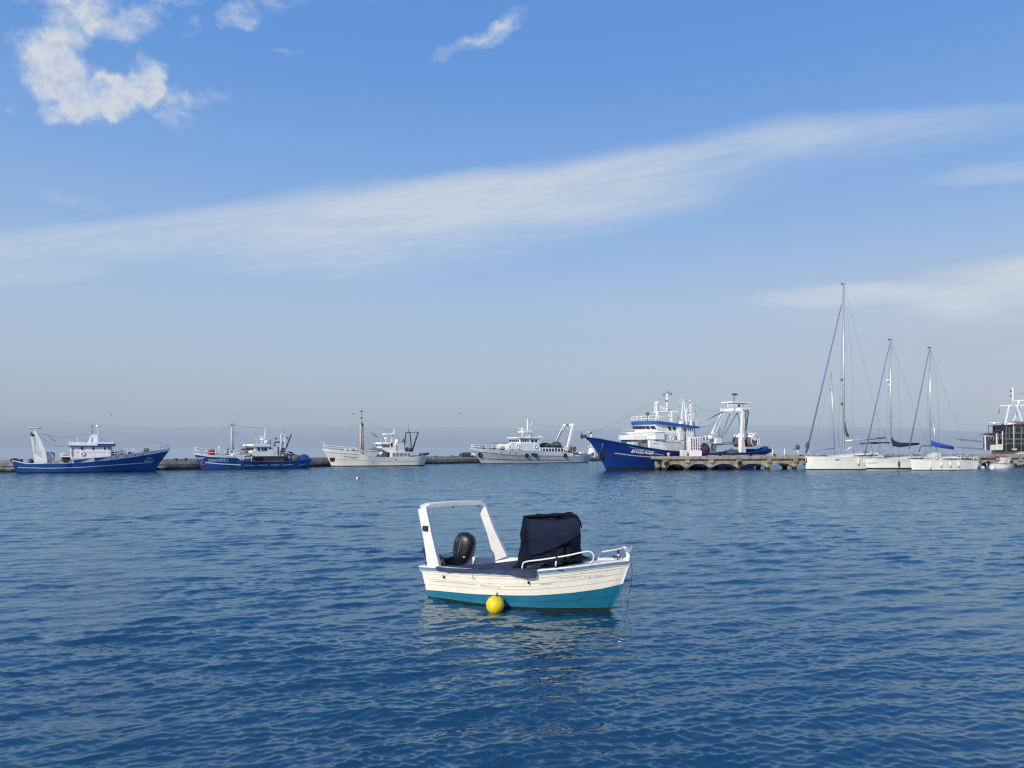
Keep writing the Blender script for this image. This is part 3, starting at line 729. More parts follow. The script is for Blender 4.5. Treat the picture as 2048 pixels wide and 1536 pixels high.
def quay_things():
    def at(px, d, z=0): return ((px-1024)/FOC*d, d, z)
    # mooring bollards
    for k, (px, d, lab) in enumerate(((352,114,'between the two blue trawlers, the left one'),(372,116,'between the two blue trawlers, the right one'),(872,154,'just right of the cream trawler'),(905,158,'midway between the cream and the grey trawler'))):
        e = bpy.data.objects.new('bollard', None); C.objects.link(e); e.location = at(px, d, 1.24)
        tag(e, 'dark iron bollard on the breakwater edge '+lab, 'bollard', 'bollards along the breakwater')
        part(e, 'post', DGREY, lambda m: m.tube([(0,0,-0.3),(0,0,0.3)],0.16,10)); part(e, 'cap', DGREY, lambda m: m.sphere((0,0,0.36),(0.26,0.26,0.13),12,6))
    for px, d, w, h, mt, nm, lab in ((930,166,2.2,1.5,DGREY,'storage_bin','dark storage bin on the breakwater just left of the grey trawler bow'),(951,168,1.6,0.95,GREYW,'water_tank','small pale rounded tank on the breakwater under the grey trawler bow')):
        e = bpy.data.objects.new(nm, None); C.objects.link(e); e.location = at(px, d, 1.2); e.rotation_euler = (0,0,0.6)
        tag(e, lab, 'bin' if nm == 'storage_bin' else 'tank')
        if nm == 'storage_bin':
            part(e, 'body', mt, lambda m: m.prism([(-w/2,-0.2),(w/2,-0.2),(w/2+.1,h*.55),(-w/2-.1,h*.55)],-0.6,0.6), bevel=0.05); part(e, 'lid', MGREY, lambda m: m.prism([(-w/2-.15,h*.56),(w/2+.15,h*.56),(w/2,h*.75),(-w/2,h*.75)],-0.65,0.65), bevel=0.04)
        else:
            part(e, 'body', mt, lambda m: m.tube([(-w/2,0,h*.5),(w/2,0,h*.5)],h*.5,16)); part(e, 'cradle', DGREY, lambda m: (m.box(-w*.4,-w*.3,-.4,.4,-0.2,.35), m.box(w*.3,w*.4,-.4,.4,-0.2,.35)))
    # harbour light at the breakwater head, seen past the blue bow
    e = bpy.data.objects.new('harbour_light', None); C.objects.link(e); e.location = at(1184, 182, 1.2)
    tag(e, 'white harbour light and base behind the big blue trawler bow', 'harbour light')
    part(e, 'plinth', WHITE, lambda m: m.tube([(0,0,-0.3),(0,0,0.9),(0,0,2.0)],[1.15,1.0,0.75],10), bevel=0.05)
    part(e, 'pole', WHITE, lambda m: m.tube([(-0.2,0,1.8),(-0.2,0,5.4)],[0.26,0.16],10)); part(e, 'lamp', RED, lambda m: m.tube([(-0.2,0,5.4),(-0.2,0,5.9)],0.2,10))
    part(e, 'door', DGREY, lambda m: m.box(-0.3,0.3,-1.08,-1.0,0.0,0.9)); part(e, 'rail', WHITE, lambda m: (m.torus((0,0,2.6),0.85,0.05,'z',16,5), m.tube([(-.85,0,2),(-.85,0,2.6)],.05,5), m.tube([(.85,0,2),(.85,0,2.6)],.05,5), m.tube([(0,-.85,2),(0,-.85,2.6)],.05,5)))
quay_things()

# ------------------------------------------------------------------ PIER on arches, right
PD = 1.85                         # deck slab top is at 2.05
def pier():
    x0, y0, sl = 21.9, 109.2, 0.25; yaw = math.atan(sl)
    fr = Frame('pier', x0, y0, yaw)
    tag(fr.e, 'weathered concrete pier on low arches with a flat deck, right of the big blue trawler', 'pier')
    L = 88.0; W = 3.1
    posts = [fr.q(px, 930, 0.0)[0] for px in (1336,1374,1422,1477,1537,1591,1640,1694,1748,1802,1857,1911,1956,1998,2040,2090,2140,2190)]
    posts[0] = 0.45
    def girder(m, ya, yb):
        for a, b in zip(posts, posts[1:]):
            a2, b2 = a+0.28, b-0.28; n = 12; top = 1.42
            pts = [(a2,-0.0)]
            arc = []
            for i in range(n+1):
                s = i/n; arc.append((a2+(b2-a2)*s, 0.32+0.62*(1-abs(2*s-1)**2.6)))
            poly = [(a2,top)] + arc + [(b2,top)]
            # split into quads so the concave soffit fills cleanly
            for (p, q_) in zip(arc, arc[1:]):
                m.prism([p, q_, (q_[0],top), (p[0],top)], ya, yb)
    part(fr, 'arch_girder', CONCP, lambda m: girder(m, 0.12, 0.55)); part(fr, 'arch_girder', CONCP, lambda m: girder(m, W-0.5, W-0.1))
    part(fr, 'deck_slab', CONCP, lambda m: (m.prism([(-0.35,1.62),(L,1.62),(L,2.05),(-0.35,2.05)], -0.25, W+0.1)), bevel=0.05)
    part(fr, 'edge_beam', CONCP, lambda m: m.box(0.0, L, 0.03, 0.62, 1.40, 1.63))
    for p in posts:
        o = part(fr, 'pillar', CONCP, lambda m: (m.box(p-0.28,p+0.28,0.0,0.62,-1.2,1.42), m.box(p-0.28,p+0.28,W-0.55,W-0.05,-1.2,1.42)), bevel=0.04)
        part(o, 'corbel', CONCP, lambda m: m.prism([(p-0.34,1.05),(p+0.34,1.05),(p+0.42,1.60),(p-0.42,1.60)],-0.16,0.0), bevel=0.03)
    part(fr, 'kerb', CONCP, lambda m: [m.box(a, a+4.6, W-0.35, W+0.05, 2.05, 2.22) for a in np.arange(6, L-5, 5.3)])
    q = fr.q
    # things standing on it
    def stand(name, px, ly, label, cat, group=None):
        a = q(px, 905, ly); X = fr.O[0]+a[0]*fr.h[0]+ly*fr.n[0]; Y = fr.O[1]+a[0]*fr.h[1]+ly*fr.n[1]
        e = bpy.data.objects.new(name, None); C.objects.link(e); e.location = (X,Y,2.05); e.rotation_euler = (0,0,yaw); tag(e, label, cat, group); return e
    k = 113/FOC   # metres per photo pixel here
    e = stand('mooring_bollard', 1337, 0.7, 'pale mushroom bollard at the left end of the pier', 'bollard')
    part(e, 'post', CANVAS, lambda m: m.tube([(0,0,0),(0,0,0.32)],0.15,10)); part(e, 'cap', CANVAS, lambda m: m.sphere((0,0,0.40),(0.26,0.26,0.14),12,8))
    e = stand('lamp_post', 1370.5, 1.6, 'tall dark lamp post beside the white slatted cabinet on the pier', 'lamp post')
    part(e, 'pole', DGREY, lambda m: m.tube([(0,0,0),(0,0,2.3),(0,0,5.2)],[0.14,0.11,0.07],8)); part(e, 'base', DGREY, lambda m: m.tube([(0,0,0),(0,0,0.9)],[0.24,0.17],8))
    part(e, 'lamp_arm', DGREY, lambda m: (m.tube([(-0.35,0,4.8),(0,0,4.55),(0.35,0,4.8)],0.05,6))); part(e, 'lamp_head', MGREY, lambda m: (m.box(-0.5,-0.25,-0.12,0.12,4.78,4.9)))
    e = stand('utility_box', 1367, 0.6, 'cream utility box on the pier below the dark lamp post', 'utility box')
    part(e, 'body', CREAM, lambda m: m.box(-0.47,0.45,-0.3,0.3,0,0.82), bevel=0.03); part(e, 'lid', WHITE2, lambda m: m.prism([(-0.52,0.82),(0.5,0.82),(0.44,0.93),(-0.46,0.93)],-0.34,0.34), bevel=0.01); part(e, 'door', GREYW, lambda m: m.box(-0.36,0.34,-0.325,-0.30,0.08,0.72))
    e = stand('slatted_cabinet', 1388.5, 0.9, 'tall white slatted cabinet standing on the pier in front of the big blue trawler', 'cabinet')
    part(e, 'frame', WHITE, lambda m: [m.box(a-0.07,a+0.07,-0.5,0.4,0,2.85) for a in (-0.85,-0.45,-0.05,0.3)]+[m.box(-0.9,0.9,-0.45,0.42,z,z+0.1) for z in (0.05,1.3,2.7)])
    part(e, 'slat_panel', GREYW, lambda m: [m.box(a,a+0.14,-0.30,-0.26,0.12,2.7) for a in (-0.7,-0.28,0.1,0.42,0.68)])
    part(e, 'base_box', WHITE, lambda m: m.box(-0.88,0.92,-0.62,0.5,0,0.85), bevel=0.02)
    part(e, 'vent', DGREY, lambda m: [m.box(-0.68+0.38*i,-0.56+0.38*i,-0.51,-0.45,1.05+0.33*j,1.2+0.33*j) for i in range(3) for j in range(5)])
    for px, h, lab in ((1545,1.05,'left one of two thin white posts on the pier deck'),(1569,1.05,'right one of two thin white posts on the pier deck')):
        e = stand('marker_post', px, 0.8, lab, 'post', 'white posts on the pier'); part(e, 'post', WHITE2, lambda m: m.tube([(0,0,0),(0,0,h)],0.075,8)); part(e, 'cap', GREYW, lambda m: m.sphere((0,0,h),0.09,8,6))
    e = stand('mooring_bollard', 1549, 1.4, 'small dark bollard on the pier between the two thin white posts', 'bollard')
    part(e, 'post', DGREY, lambda m: m.tube([(0,0,0),(0,0,.2)],0.13,8)); part(e, 'cap', DGREY, lambda m: m.sphere((0,0,.25),(.2,.2,.1),10,6))
    e = stand('viewer_post', 1596, 0.9, 'pale post with a dark rounded head and side arm, left of the tallest yacht', 'post')
    part(e, 'post', GREYW, lambda m: m.tube([(0.05,0,0),(0.0,0,0.6),(-0.05,0,1.0)],[0.17,0.12,0.2],10)); part(e, 'head', DGREY, lambda m: (m.sphere((-0.08,0,1.38),(0.34,0.28,0.40),14,10), m.sphere((-0.02,0,1.05),(0.26,0.22,0.25),12,8))); part(e, 'arm', MGREY, lambda m: m.tube([(-0.35,0,1.12),(-0.95,0,1.02)],0.09,8))
    e = stand('life_ring_stand', 1724, 2.6, 'thin railing stand on the pier deck behind the tallest yacht', 'railing')
    part(e, 'rail', ALU, lambda m: m.tube([(-3.2,0,0.9),(1.5,0,0.9)],0.04,6)); part(e, 'stanchion', ALU, lambda m: [m.tube([(a,0,0),(a,0,0.9)],0.04,6) for a in (-3.2,-1.6,0,1.5)])
    # tyre fenders on pillars
    for i, p in enumerate(posts[:6]):
        if i in (0,3):
            a = fr.e.matrix_world
            X = fr.O[0]+(p+0.1)*fr.h[0]-0.16*fr.n[0]-0.0; Y = fr.O[1]+(p+0.1)*fr.h[1]-0.28*fr.n[1]
            e = bpy.data.objects.new('tyre_fender', None); C.objects.link(e); e.location = (X,Y,0.98); e.rotation_euler = (0,0,yaw)
            tag(e, 'old tyre fender hung on the '+('leftmost pier pillar' if i == 0 else 'pier pillar below the white net gantry'), 'tyre'); part(e, 'tyre', BLACK, lambda m: m.torus((0,0,0),0.27,0.11,'y')); part(e, 'hanging_rope', ROPE, lambda m: m.tube([(0,0,.3),(0,0.05,.62)],0.03,5))
    return fr
PIER = pier()

# ------------------------------------------------------------------ FISHING TRAWLERS
def stay(fr, name, a, b, r=0.035, mat=WIRE, sag=0.0):
    a, b = Vector(a), Vector(b); n = 1 if not sag else 8
    return part(fr, name, mat, lambda m: m.tube([a.lerp(b,i/n)-Vector((0,0,sag*math.sin(PI*i/n))) for i in range(n+1)], r, 5))
def lifering(fr, p, near, parent=None, R=0.32):
    return part(parent or fr, 'life_ring', ORANGE if near == 99 else WHITE2, lambda m: m.torus(p, R, 0.08, 'y', 16, 6))
def portholes(H, pts, r=0.16, mat=DGREY):
    for x, z in pts:
        p = H.side(x, z, 0.0); part(H.fr, 'porthole', mat, lambda m: m.tube([(p[0],p[1]-0.06*H.near*-1,p[2]),(p[0],p[1]+0.05*H.near,p[2])], r, 10))
GRP = 'fishing trawlers moored along the breakwater'

def trawler_left_blue():
    fr = frame_from('fishing_trawler', (40,99.0), (309,106.0)); q, xz = fr.q, fr.xz; s = -1
    tag(fr.e, 'blue trawler with its bow to the right, white flashes amidships and a white stern gantry', 'fishing boat', GRP)
    B = 2.7
    stem = [(xz(300,950)[0],-0.7), xz(309,943), xz(316,932), xz(328,915), xz(341,898), (xz(345,893)[0],4.4)]
    stern = [(0.5,-0.6),(0.0,0),xz(33,935),xz(29,921),(-0.7,2.4)]
    N_ = -2.2
    sheer = [xz(30,921,N_),xz(52,926,N_),xz(100,927,N_),xz(139,926,N_),xz(144,916,N_),xz(183,915,N_),xz(222,913,N_),xz(262,907,-2),xz(300,902,-1.4),xz(341,896.3,0)]
    H = Hull(fr, s, B, stem, stern, sheer, sw=0.8, pd=2.6, pw=1.6, tw=0.3, kw=0.86, depth=0.9)
    mid = [xz(30,923,N_),xz(52,928,N_),xz(139,927,N_),xz(176,924,N_),xz(228,919.5,N_),xz(262,915,-2),xz(300,909,-1.4),xz(334,902.5,-.4),xz(341,900.5,0)]
    H.shell('hull', [NAVY, WHITE, BOOT], [('bottom',0.12,2),(0.12,mid,0),(mid,'sheer',1)], n=70, sub=4)
    H.strip('stripe', [xz(35,935,N_),xz(90,936.5,N_),xz(158,935,N_),xz(230,930,N_),xz(303,925,-.9)], 0.10, PALEB)
    for tri in ([(147,920),(185,916),(160,924.5),(149,926)], [(188,915.7),(219,914.5),(190,922.5)]):
        H.poly('slash', [xz(*p,N_) for p in tri], NAVY)
    x, z = xz(292,917.5,-1.2); H.text('ΜΙΧ', x, z-0.1, 0.40, PALEB, 'bow_lettering', width=0.8); x, z = xz(288,923,-1.2); H.text('ΝΒΚ 271', x, z-0.1, 0.40, PALEB, 'registration', width=1.25)
    H.deck(0.85, DECKM)
    portholes(H, [xz(p,y,-2) for p,y in ((220,914.5),(234,913.5),(253,912.5),(271,911),(285,910))], 0.10)
    H.guard(0.60, 0.985, 0.62, 0.035, WHITE, step=0.9, mids=1)
    wh, (x0,x1,z0,z1) = house(fr, 'wheelhouse', (141,893.5), (222,918), -1.9, 1.9, WHITE)
    rx0, rx1, rz0, rz1 = rect(fr, (137,885.5), (227,892.5), -2.1)
    rf = part(fr, 'wheelhouse_roof', WHITE, lambda m: m.prism([(rx0,rz0),(rx1-0.1,rz0),(rx1+0.1,rz0+0.30),(rx1,rz0+0.52),(rx0+0.4,rz0+0.55),(rx0,rz1)], -2.15, 2.15), bevel=0.03)
    part(rf, 'roof_edge', NAVY, lambda m: m.box(rx0-0.06,rx1+0.06,-2.2,2.2,rz0-0.06,rz0+0.10))
    part(rf, 'roof_edge', NAVY, lambda m: m.box(rx1-1.9,rx1+0.14,-2.18,2.18,rz0+0.12,rz0+0.34))
    windows(wh, fr, [(162,166),(185,188.5),(208,211),(217,219.5)], 894.5, 899.5, -1.9, -1)
    windows(wh, fr, [(143,146)], 895.5, 913, -1.9, -1, MGREY, 'door')
    part(wh, 'trim_line', GREYW, lambda m: m.box(x0,x1,-1.93,-1.9,xz(150,904.5,-1.9)[1]-.03,xz(150,904.5,-1.9)[1]+.03))
    part(wh, 'window', GLASS, lambda m: [m.box(x1-0.02,x1+0.04,a,a+0.6,z1-0.62,z1-0.18) for a in (-1.6,-0.8,0.0,0.8)][0])
    for a in (-0.8,0.0,0.8): part(wh, 'window', GLASS, lambda m: m.box(x1-0.02,x1+0.04,a,a+0.6,z1-0.62,z1-0.18))
    p = xz(165,907.5,-1.95); lifering(fr, (p[0],-1.98,p[1]), -1, wh, 0.22)
    # mast house on the roof
    ax0, zt = xz(176,887); ax1, _ = xz(196,887); top = xz(191,869)
    part(fr, 'mast_frame', WHITE, lambda m: (m.prism([(ax0,zt),(ax0+0.22,zt),(ax0+0.42,top[1]-0.45),(ax1-0.5,top[1]-0.35),(ax1-0.55,zt),(ax1,zt),(top[0]+0.3,top[1]),(top[0]-0.3,top[1]),(top[0]-.5,top[1]-.15),(ax0+0.25,top[1]-0.3)],-0.5,-0.4), m.prism([(ax0,zt),(ax0+0.22,zt),(ax0+0.42,top[1]-0.45),(ax1-0.5,top[1]-0.35),(ax1-0.55,zt),(ax1,zt),(top[0]+0.3,top[1]),(top[0]-0.3,top[1]),(top[0]-.5,top[1]-.15),(ax0+0.25,top[1]-0.3)],0.4,0.5), m.box(top[0]-.4,top[0]+.4,-.55,.55,top[1]-.06,top[1]+.03)))
    mt = xz(184,847); p = xz(195,852); b = xz(185,870)
    part(fr, 'mast', MGREY, lambda m: m.tube([(b[0],0,b[1]-.4),(mt[0],0,mt[1])],[0.07,0.035],6)); part(fr, 'mast_light', MGREY, lambda m: m.box(mt[0]-.18,mt[0]+.18,-.05,.05,mt[1]-0.5,mt[1]-0.38)); part(fr, 'mast_light', MGREY, lambda m: m.box(mt[0]-.25,mt[0]+.25,-.05,.05,mt[1]-1.1,mt[1]-1.0))
    part(fr, 'radome', WHITE2, lambda m: (m.sphere((p[0],0.2,p[1]),0.2,12,8), m.tube([(p[0],0.2,p[1]),(p[0]+0.1,0.2,b[1]-.3)],0.03,5)))
    for px, y0, y1 in ((138,886,879),(154,886,874),(202,886,876),(210,886,879),(224,887,881)):
        a = xz(px,y0); c = xz(px,y1); part(fr, 'antenna', WHITE, lambda m: m.tube([(a[0],0.8,a[1]-.1),(c[0],0.8,c[1])],0.03,5))
    # aft: winch platform and gantry
    a = rect(fr, (121,907), (140,914), -1.2); part(fr, 'winch_platform', WHITE, lambda m: (m.box(a[0],a[1],-1.3,1.3,a[2],a[2]+0.18), m.tube([(a[0],-1.2,a[3]),(a[1],-1.2,a[3])],0.04,5), m.tube([(a[0],-1.2,a[2]),(a[0],-1.2,a[3])],0.04,5), m.sphere((a[0]+.15,-1.1,a[2]+.1),.18,10,6)))
    a = rect(fr, (125,905), (139,926), -0.6); part(fr, 'winch', DGREY, lambda m: (m.tube([(a[0]+.5,-1.0,a[2]+.55),(a[0]+.5,1.0,a[2]+.55)],0.42,14), m.tube([(a[0]+.5,-1.0,a[2]+.55),(a[0]+.5,-.9,a[2]+.55)],0.6,14), m.box(a[0]+.2,a[0]+1.0,-1.1,1.1,a[2]-.3,a[2]+.2)))
    def P(px,py,ly): return q(px,py,ly)
    g = part(fr, 'stern_gantry', WHITE, lambda m: (m.tube([P(70,863,-1.5),P(78,880,-1.5),P(88,905,-1.5),P(91,926,-1.5)],[0.26,0.28,0.34,0.36],4,sm=False), m.tube([P(63,870,1.2),P(68,900,1.2),P(71,926,1.2)],[0.16,0.18,0.20],4,sm=False), m.tube([P(70,864,-1.5),P(64,868,1.2)],0.2,4,sm=False)))
    a = rect(fr, (70,915), (90,927), -1.3); part(g, 'gantry_base', WHITE, lambda m: (m.prism([(a[0],a[2]-.3),(a[1],a[2]-.3),(a[1]-.1,a[3]-.1),(a[1]-.5,a[3]),(a[0]+.3,a[3]+0.5),(a[0],a[3]+.4)],-1.6,-1.2), m.prism([(a[0],a[2]-.3),(a[0]+1,a[2]-.3),(a[0]+.7,a[3]+.2),(a[0],a[3]+.4)],1.1,1.5)), bevel=0.03)
    a = xz(58,855.5,-1); b = xz(80,855.5,-1); part(g, 'top_platform', GREYW, lambda m: (m.box(a[0],b[0],-1.7,1.4,a[1]-.05,a[1]+.06), m.tube([(a[0]+.2,-1.5,a[1]),P(66,866,-1.5)],0.05,5), m.tube([(b[0]-.1,-1.5,a[1]),P(72,865,-1.5)],0.06,5)))
    a = P(66,868,0); part(g, 'net_block', DGREY, lambda m: (m.sphere((a[0],-.2,a[2]),(0.32,0.3,0.35),12,8),))
    a = P(76,900,0); part(g, 'gantry_web', GREYW, lambda m: m.prism([xz(70,872,0),xz(74,872,0),xz(86,914,0),xz(78,917,0),xz(72,914,0)], 0.3, 0.36))
    a = q(97,914,0); part(fr, 'net_drum', NETM, lambda m: (m.tube([(a[0],-1.2,a[2]),(a[0],1.2,a[2])],0.62,16), m.tube([(a[0]+.3,-1,a[2]+.3),(a[0]+.3,1,a[2]+.3)],0.35,12)))
    part(fr, 'drum_flange', WHITE, lambda m: (m.tube([(a[0],-1.32,a[2]),(a[0],-1.24,a[2])],0.72,16), m.prism([(a[0]-.7,a[2]-.9),(a[0]+.7,a[2]-.9),(a[0]+.1,a[2]+.3),(a[0]-.1,a[2]+.3)],-1.42,-1.34)))
    a = q(30,922,0); part(fr, 'stern_roller', DGREY, lambda m: (m.tube([(a[0]-.1,-1.6,a[2]+.1),(a[0]-.1,1.6,a[2]+.1)],0.26,12), m.tube([(a[0]+.6,-1.2,a[2]+.05),(a[0]+.6,1.2,a[2]+.05)],0.2,10)))
    a = q(62,917,0); part(fr, 'deck_gear', DGREY, lambda m: (m.sphere((a[0],0,a[2]-.5),(.35,.8,.5),12,8),)); 
    a = xz(238,904,-1); part(fr, 'windlass', WHITE, lambda m: (m.box(a[0]-.1,a[0]+.75,-1.1,0.6,a[1]-1.4,a[1]+0.35),), bevel=0.05); b=xz(245,905,-1.1); part(fr, 'fan_guard', MGREY, lambda m: m.torus((b[0]+.1,-1.14,b[1]-.1),0.24,0.05,'y'))
    a = xz(228,905,0); part(fr, 'foredeck_gear', DGREY, lambda m: (m.sphere((a[0],0,a[1]-.1),(.45,.8,.35),12,8), m.sphere((a[0]-.7,-.4,a[1]-.1),(.3,.5,.25),10,6)))
    for px in (259,265,292,306,312): a = xz(px,905,-.8); part(fr, 'deck_gear', MGREY, lambda m: m.sphere((a[0],-.6,a[1]-.05),(.2,.3,.2),8,6))
    a = xz(293,898); part(fr, 'anchor_winch', DGREY, lambda m: (m.box(a[0]-.35,a[0]+.35,-.6,.6,a[1]-.8,a[1]+.12),), bevel=0.05)
    stay(fr, 'stay', P(75,866,-1.2), P(139,888,0), 0.02, sag=0.9); stay(fr, 'stay', P(72,866,0.6), P(180,870,0), 0.02, sag=0.4); stay(fr, 'stay', P(97,872,0.), P(112,884,0), 0.035)
    stay(fr, 'forestay', (mt[0],0,mt[1]-.4), q(341,893,0), 0.012)
    return fr

def trawler_raised_blue():
    fr = frame_from('fishing_trawler', (612,124.5), (402,114.0)); q, xz = fr.q, fr.xz; s = 1; B = 2.9; N_ = 2.4
    tag(fr.e, 'blue trawler with a white foredeck rail, beige mast, red locker and brown lower cabin', 'fishing boat', GRP)
    stem = [(xz(408,950)[0],-0.7), xz(402.5,940), xz(397,925), xz(391,913), xz(386,905), (xz(385.5,900)[0],5)]
    stern = [(0.6,-.6),(0.0,0),xz(618,928),xz(620,920),(xz(621,914)[0],2.5)]
    sheer = sorted([xz(386.4,905,0),xz(423,910,1.8),xz(475,912,N_),xz(484,921,N_),xz(506,923,N_),xz(572,922,N_),xz(594,920,N_),xz(612,917,1.5)])
    H = Hull(fr, s, B, stem, stern, sheer, sw=0.35, pd=2.3, pw=1.6, tw=0.35, kw=0.86, depth=0.9, rnd=True)
    mid = [(x, z-(0.30 if x > xz(478,912,N_)[0] else 0.02)) for x, z in sheer]
    H.shell('hull', [NAVY, WHITE2, BOOT], [('bottom',0.10,2),(0.10,mid,0),(mid,'sheer',1)], n=80, sub=4)
    H.strip('stripe', [xz(417,925,1.9),xz(440,927.5,2.2),xz(483,930,N_)], 0.13, WHITE2)
    for a,b in ((488.5,508),(515.5,534),(540,557.5),(563,585),(597,612)): H.strip('stripe', [xz(a,930.3,N_),xz(b,931-0.03*(a-488),N_)], 0.11, PALEB)
    x, z = xz(421.5,922.5,1.9); H.text('ΠΑΝΑΓΙΩΤΗΣ Σ', x, z-0.02, 0.42, PALEB, 'name_lettering', slope=-0.02, width=2.65, bold=0.02)
    x, z = xz(442,917.5,2.1); H.text('Ν.Β. 61', x, z, 0.3, PALEB, 'registration', width=0.75, bold=0.01); x, z = xz(396,918.5,.9); H.text('ΒΟΛΟΣ', x, z, 0.35, PALEB, 'port_lettering', width=1.0, bold=0.02)
    a = H.side(*xz(412,926.5,1.5), 0.0); part(fr, 'anchor', ORANGE, lambda m: (m.torus(a,0.28,0.12,'y'), m.tube([a,(a[0],a[1],a[2]+.5)],.07,6)))
    H.deck(0.5, DECKM)
    H.guard(0.60, 0.985, 0.78, 0.04, WHITE, step=1.0, mids=1)
    a = rect(fr,(420,899),(429.6,909),0.5); part(fr, 'liferaft_locker', RED, lambda m: (m.box(a[0],a[1],-.5,.7,a[2]-.3,a[3]-.1),), bevel=0.06); part(fr, 'locker_lid', RED, lambda m: m.box(a[0]+.1,a[1]-.1,-.4,.6,a[3]-.08,a[3]+.1))
    a = q(437.6,910,0); b = q(437.6,891,0); part(fr, 'jackstaff', WHITE2, lambda m: (m.tube([a,b],0.05,6), m.tube([(b[0],-.5,b[2]-.35),(b[0],.5,b[2]-.35)],.04,5)))
    a = q(455.5,910,0.4); b = q(455.5,897,0.4); part(fr, 'capstan', DGREY, lambda m: m.tube([a,(a[0],a[1],(a[2]+b[2])/2),b],[0.22,0.13,0.17],8))
    a = q(464,912,0); b = q(464,849,0); part(fr, 'mast', BEIGE, lambda m: (m.tube([a,b],[0.22,0.17],10),)); a2 = q(466.5,910,-.3); b2 = q(465.5,851,-.1); part(fr, 'mast_ladder', MGREY, lambda m: m.tube([a2,b2],0.08,6))
    part(fr, 'masthead', BEIGE, lambda m: m.box(b[0]-.35,b[0]+.35,-.2,.2,b[2]-.15,b[2]+.15), bevel=.03); c = q(471,864,0); part(fr, 'flag', PALEB, lambda m: m.prism([(c[0],c[2]+.1),(c[0]-.6,c[2]),(c[0]-.5,c[2]-.55),(c[0]+.1,c[2]-.4)],-.02,.02))
    a = rect(fr,(462,905),(479,915),1.0); part(fr, 'mast_house', WHITE2, lambda m: m.prism([(a[0],a[2]),(a[1],a[2]),(a[1]-.2,a[3]-.2),(a[1]-.7,a[3]),(a[0],a[3]-.1)],-1.2,1.2), bevel=.06)
    a = q(468,902,.8); b = q(504,902,.8); part(fr, 'catwalk', GREYW, lambda m: (m.beam(a,b,0.12), m.beam((a[0],.8,a[2]-.42),(b[0],.8,b[2]-.42),0.10), m.beam(q(478,909,.8),q(504,909,.8),.09)))
    for px in (474,480,486,492,498): a = q(px,902,.8); c = q(px,908,.8); part(fr, 'catwalk_post', GREYW, lambda m: m.tube([a,c],.04,5))
    a = q(482,899.5,.5); b = q(500,903,.5); part(fr, 'furled_awning', DGREY, lambda m: m.tube([a,q(488,900,.5),b],[.18,.28,.16],8)); a = q(480,907,.3); b = q(500,906.5,.3); part(fr, 'furled_awning', DGREY, lambda m: m.tube([a,b],.2,8))
    a = q(491,922,.5); b = q(492,911,.5); part(fr, 'deck_davit', MGREY, lambda m: m.tube([a,b],.07,6)); a = q(500,921,0); part(fr, 'winch', DGREY, lambda m: (m.tube([(a[0]-.3,-1.1,a[2]-.1),(a[0]-.3,1.1,a[2]-.1)],.5,12), m.tube([(a[0]+.8,-.9,a[2]-.2),(a[0]+.8,.9,a[2]-.2)],.35,12)))
    # cabins
    lo = rect(fr,(527,912.5),(569,925),1.9); part(fr, 'lower_cabin', WOOD, lambda m: m.box(lo[0],lo[1],-1.9,1.9,lo[2],lo[3]), bevel=.03)
    part(fr, 'cabin_sill', GREYW, lambda m: m.box(lo[0]-.05,lo[1]+.05,-1.95,1.95,lo[2],lo[2]+.14)); a = rect(fr,(516,912),(527,924),1.2); part(fr, 'engine_casing', NAVY, lambda m: m.box(a[0],a[1],-1.2,1.2,a[2],a[3]))
    up = rect(fr,(509,893),(556,912.5),2.0); wh = part(fr, 'wheelhouse', WHITE2, lambda m: m.prism([(up[0],up[2]),(up[1]-.1,up[2]),(up[1]+.55,up[2]+.6),(up[1]+.45,up[2]+.85),(up[1]-.1,up[2]+1.0),(up[1]+.05,up[3]),(up[0],up[3]-.25)],-2.05,2.05), bevel=.05)
    windows(wh, fr, [(515,519.5),(523,526.5),(528,533.5)], 893.5, 901.5, 2.05, 1); windows(wh, fr, [(538,542)], 893.5, 898, 2.05, 1); windows(wh, fr, [(555,558)], 894, 911, 2.05, 1, DGREY, 'door')
    for k in range(4): part(wh, 'window', GLASS, lambda m: m.box(up[1]-.02,up[1]+.08,-1.7+k*.9,-1.1+k*.9,up[3]-.75,up[3]-.2))
    for zf in (.25,.5,.72): part(wh, 'wall_rib', GREYW, lambda m: m.box(up[0]+.3,up[1]-2.9,2.05,2.09,up[2]+(up[3]-up[2])*zf*.8,up[2]+(up[3]-up[2])*zf*.8+.07))
    part(fr, 'deck_edge', DGREY, lambda m: m.prism([(lo[0]-.3,up[2]-.12),(up[1]+.1,up[2]-.12),(up[1]+.5,up[2]-.02),(lo[0]-.3,up[2]-.02)],-2.2,2.2))
    a = rect(fr,(504,889),(541,893.5),2.1); part(fr, 'wheelhouse_roof', WHITE2, lambda m: m.prism([(a[0],a[2]),(a[1]-.2,a[2]),(a[1],a[2]+.15),(a[1]-.1,a[3]+.05),(a[0]+.3,a[3]+.12),(a[0],a[3]-.1)],-2.2,2.2), bevel=.03); part(fr, 'roof_edge', MGREY, lambda m: m.box(a[0]-.05,a[1]-.12,-2.22,2.22,a[2]-.1,a[2]-.0))
    part(fr, 'mast_frame', WHITE2, lambda m: [m.tube([q(px0,890,y),q(px1,879,y)],.06,5) for px0,px1 in ((522,524.5),(538,534)) for y in (-.7,.7)]+[m.box(q(536,879,0)[0],q(523,879,0)[0],-.9,.9,q(530,879,0)[2],q(530,879,0)[2]+.12)])
    part(fr, 'searchlight', WHITE2, lambda m: m.sphere(q(533,883,.5),.4,12,8)); a = q(518,873.5,0); b = q(527,873.5,0); part(fr, 'radar_bar', WHITE2, lambda m: (m.beam(a,b,.14), m.tube([q(523,873.5,0),q(524,880,0)],.09,6)))
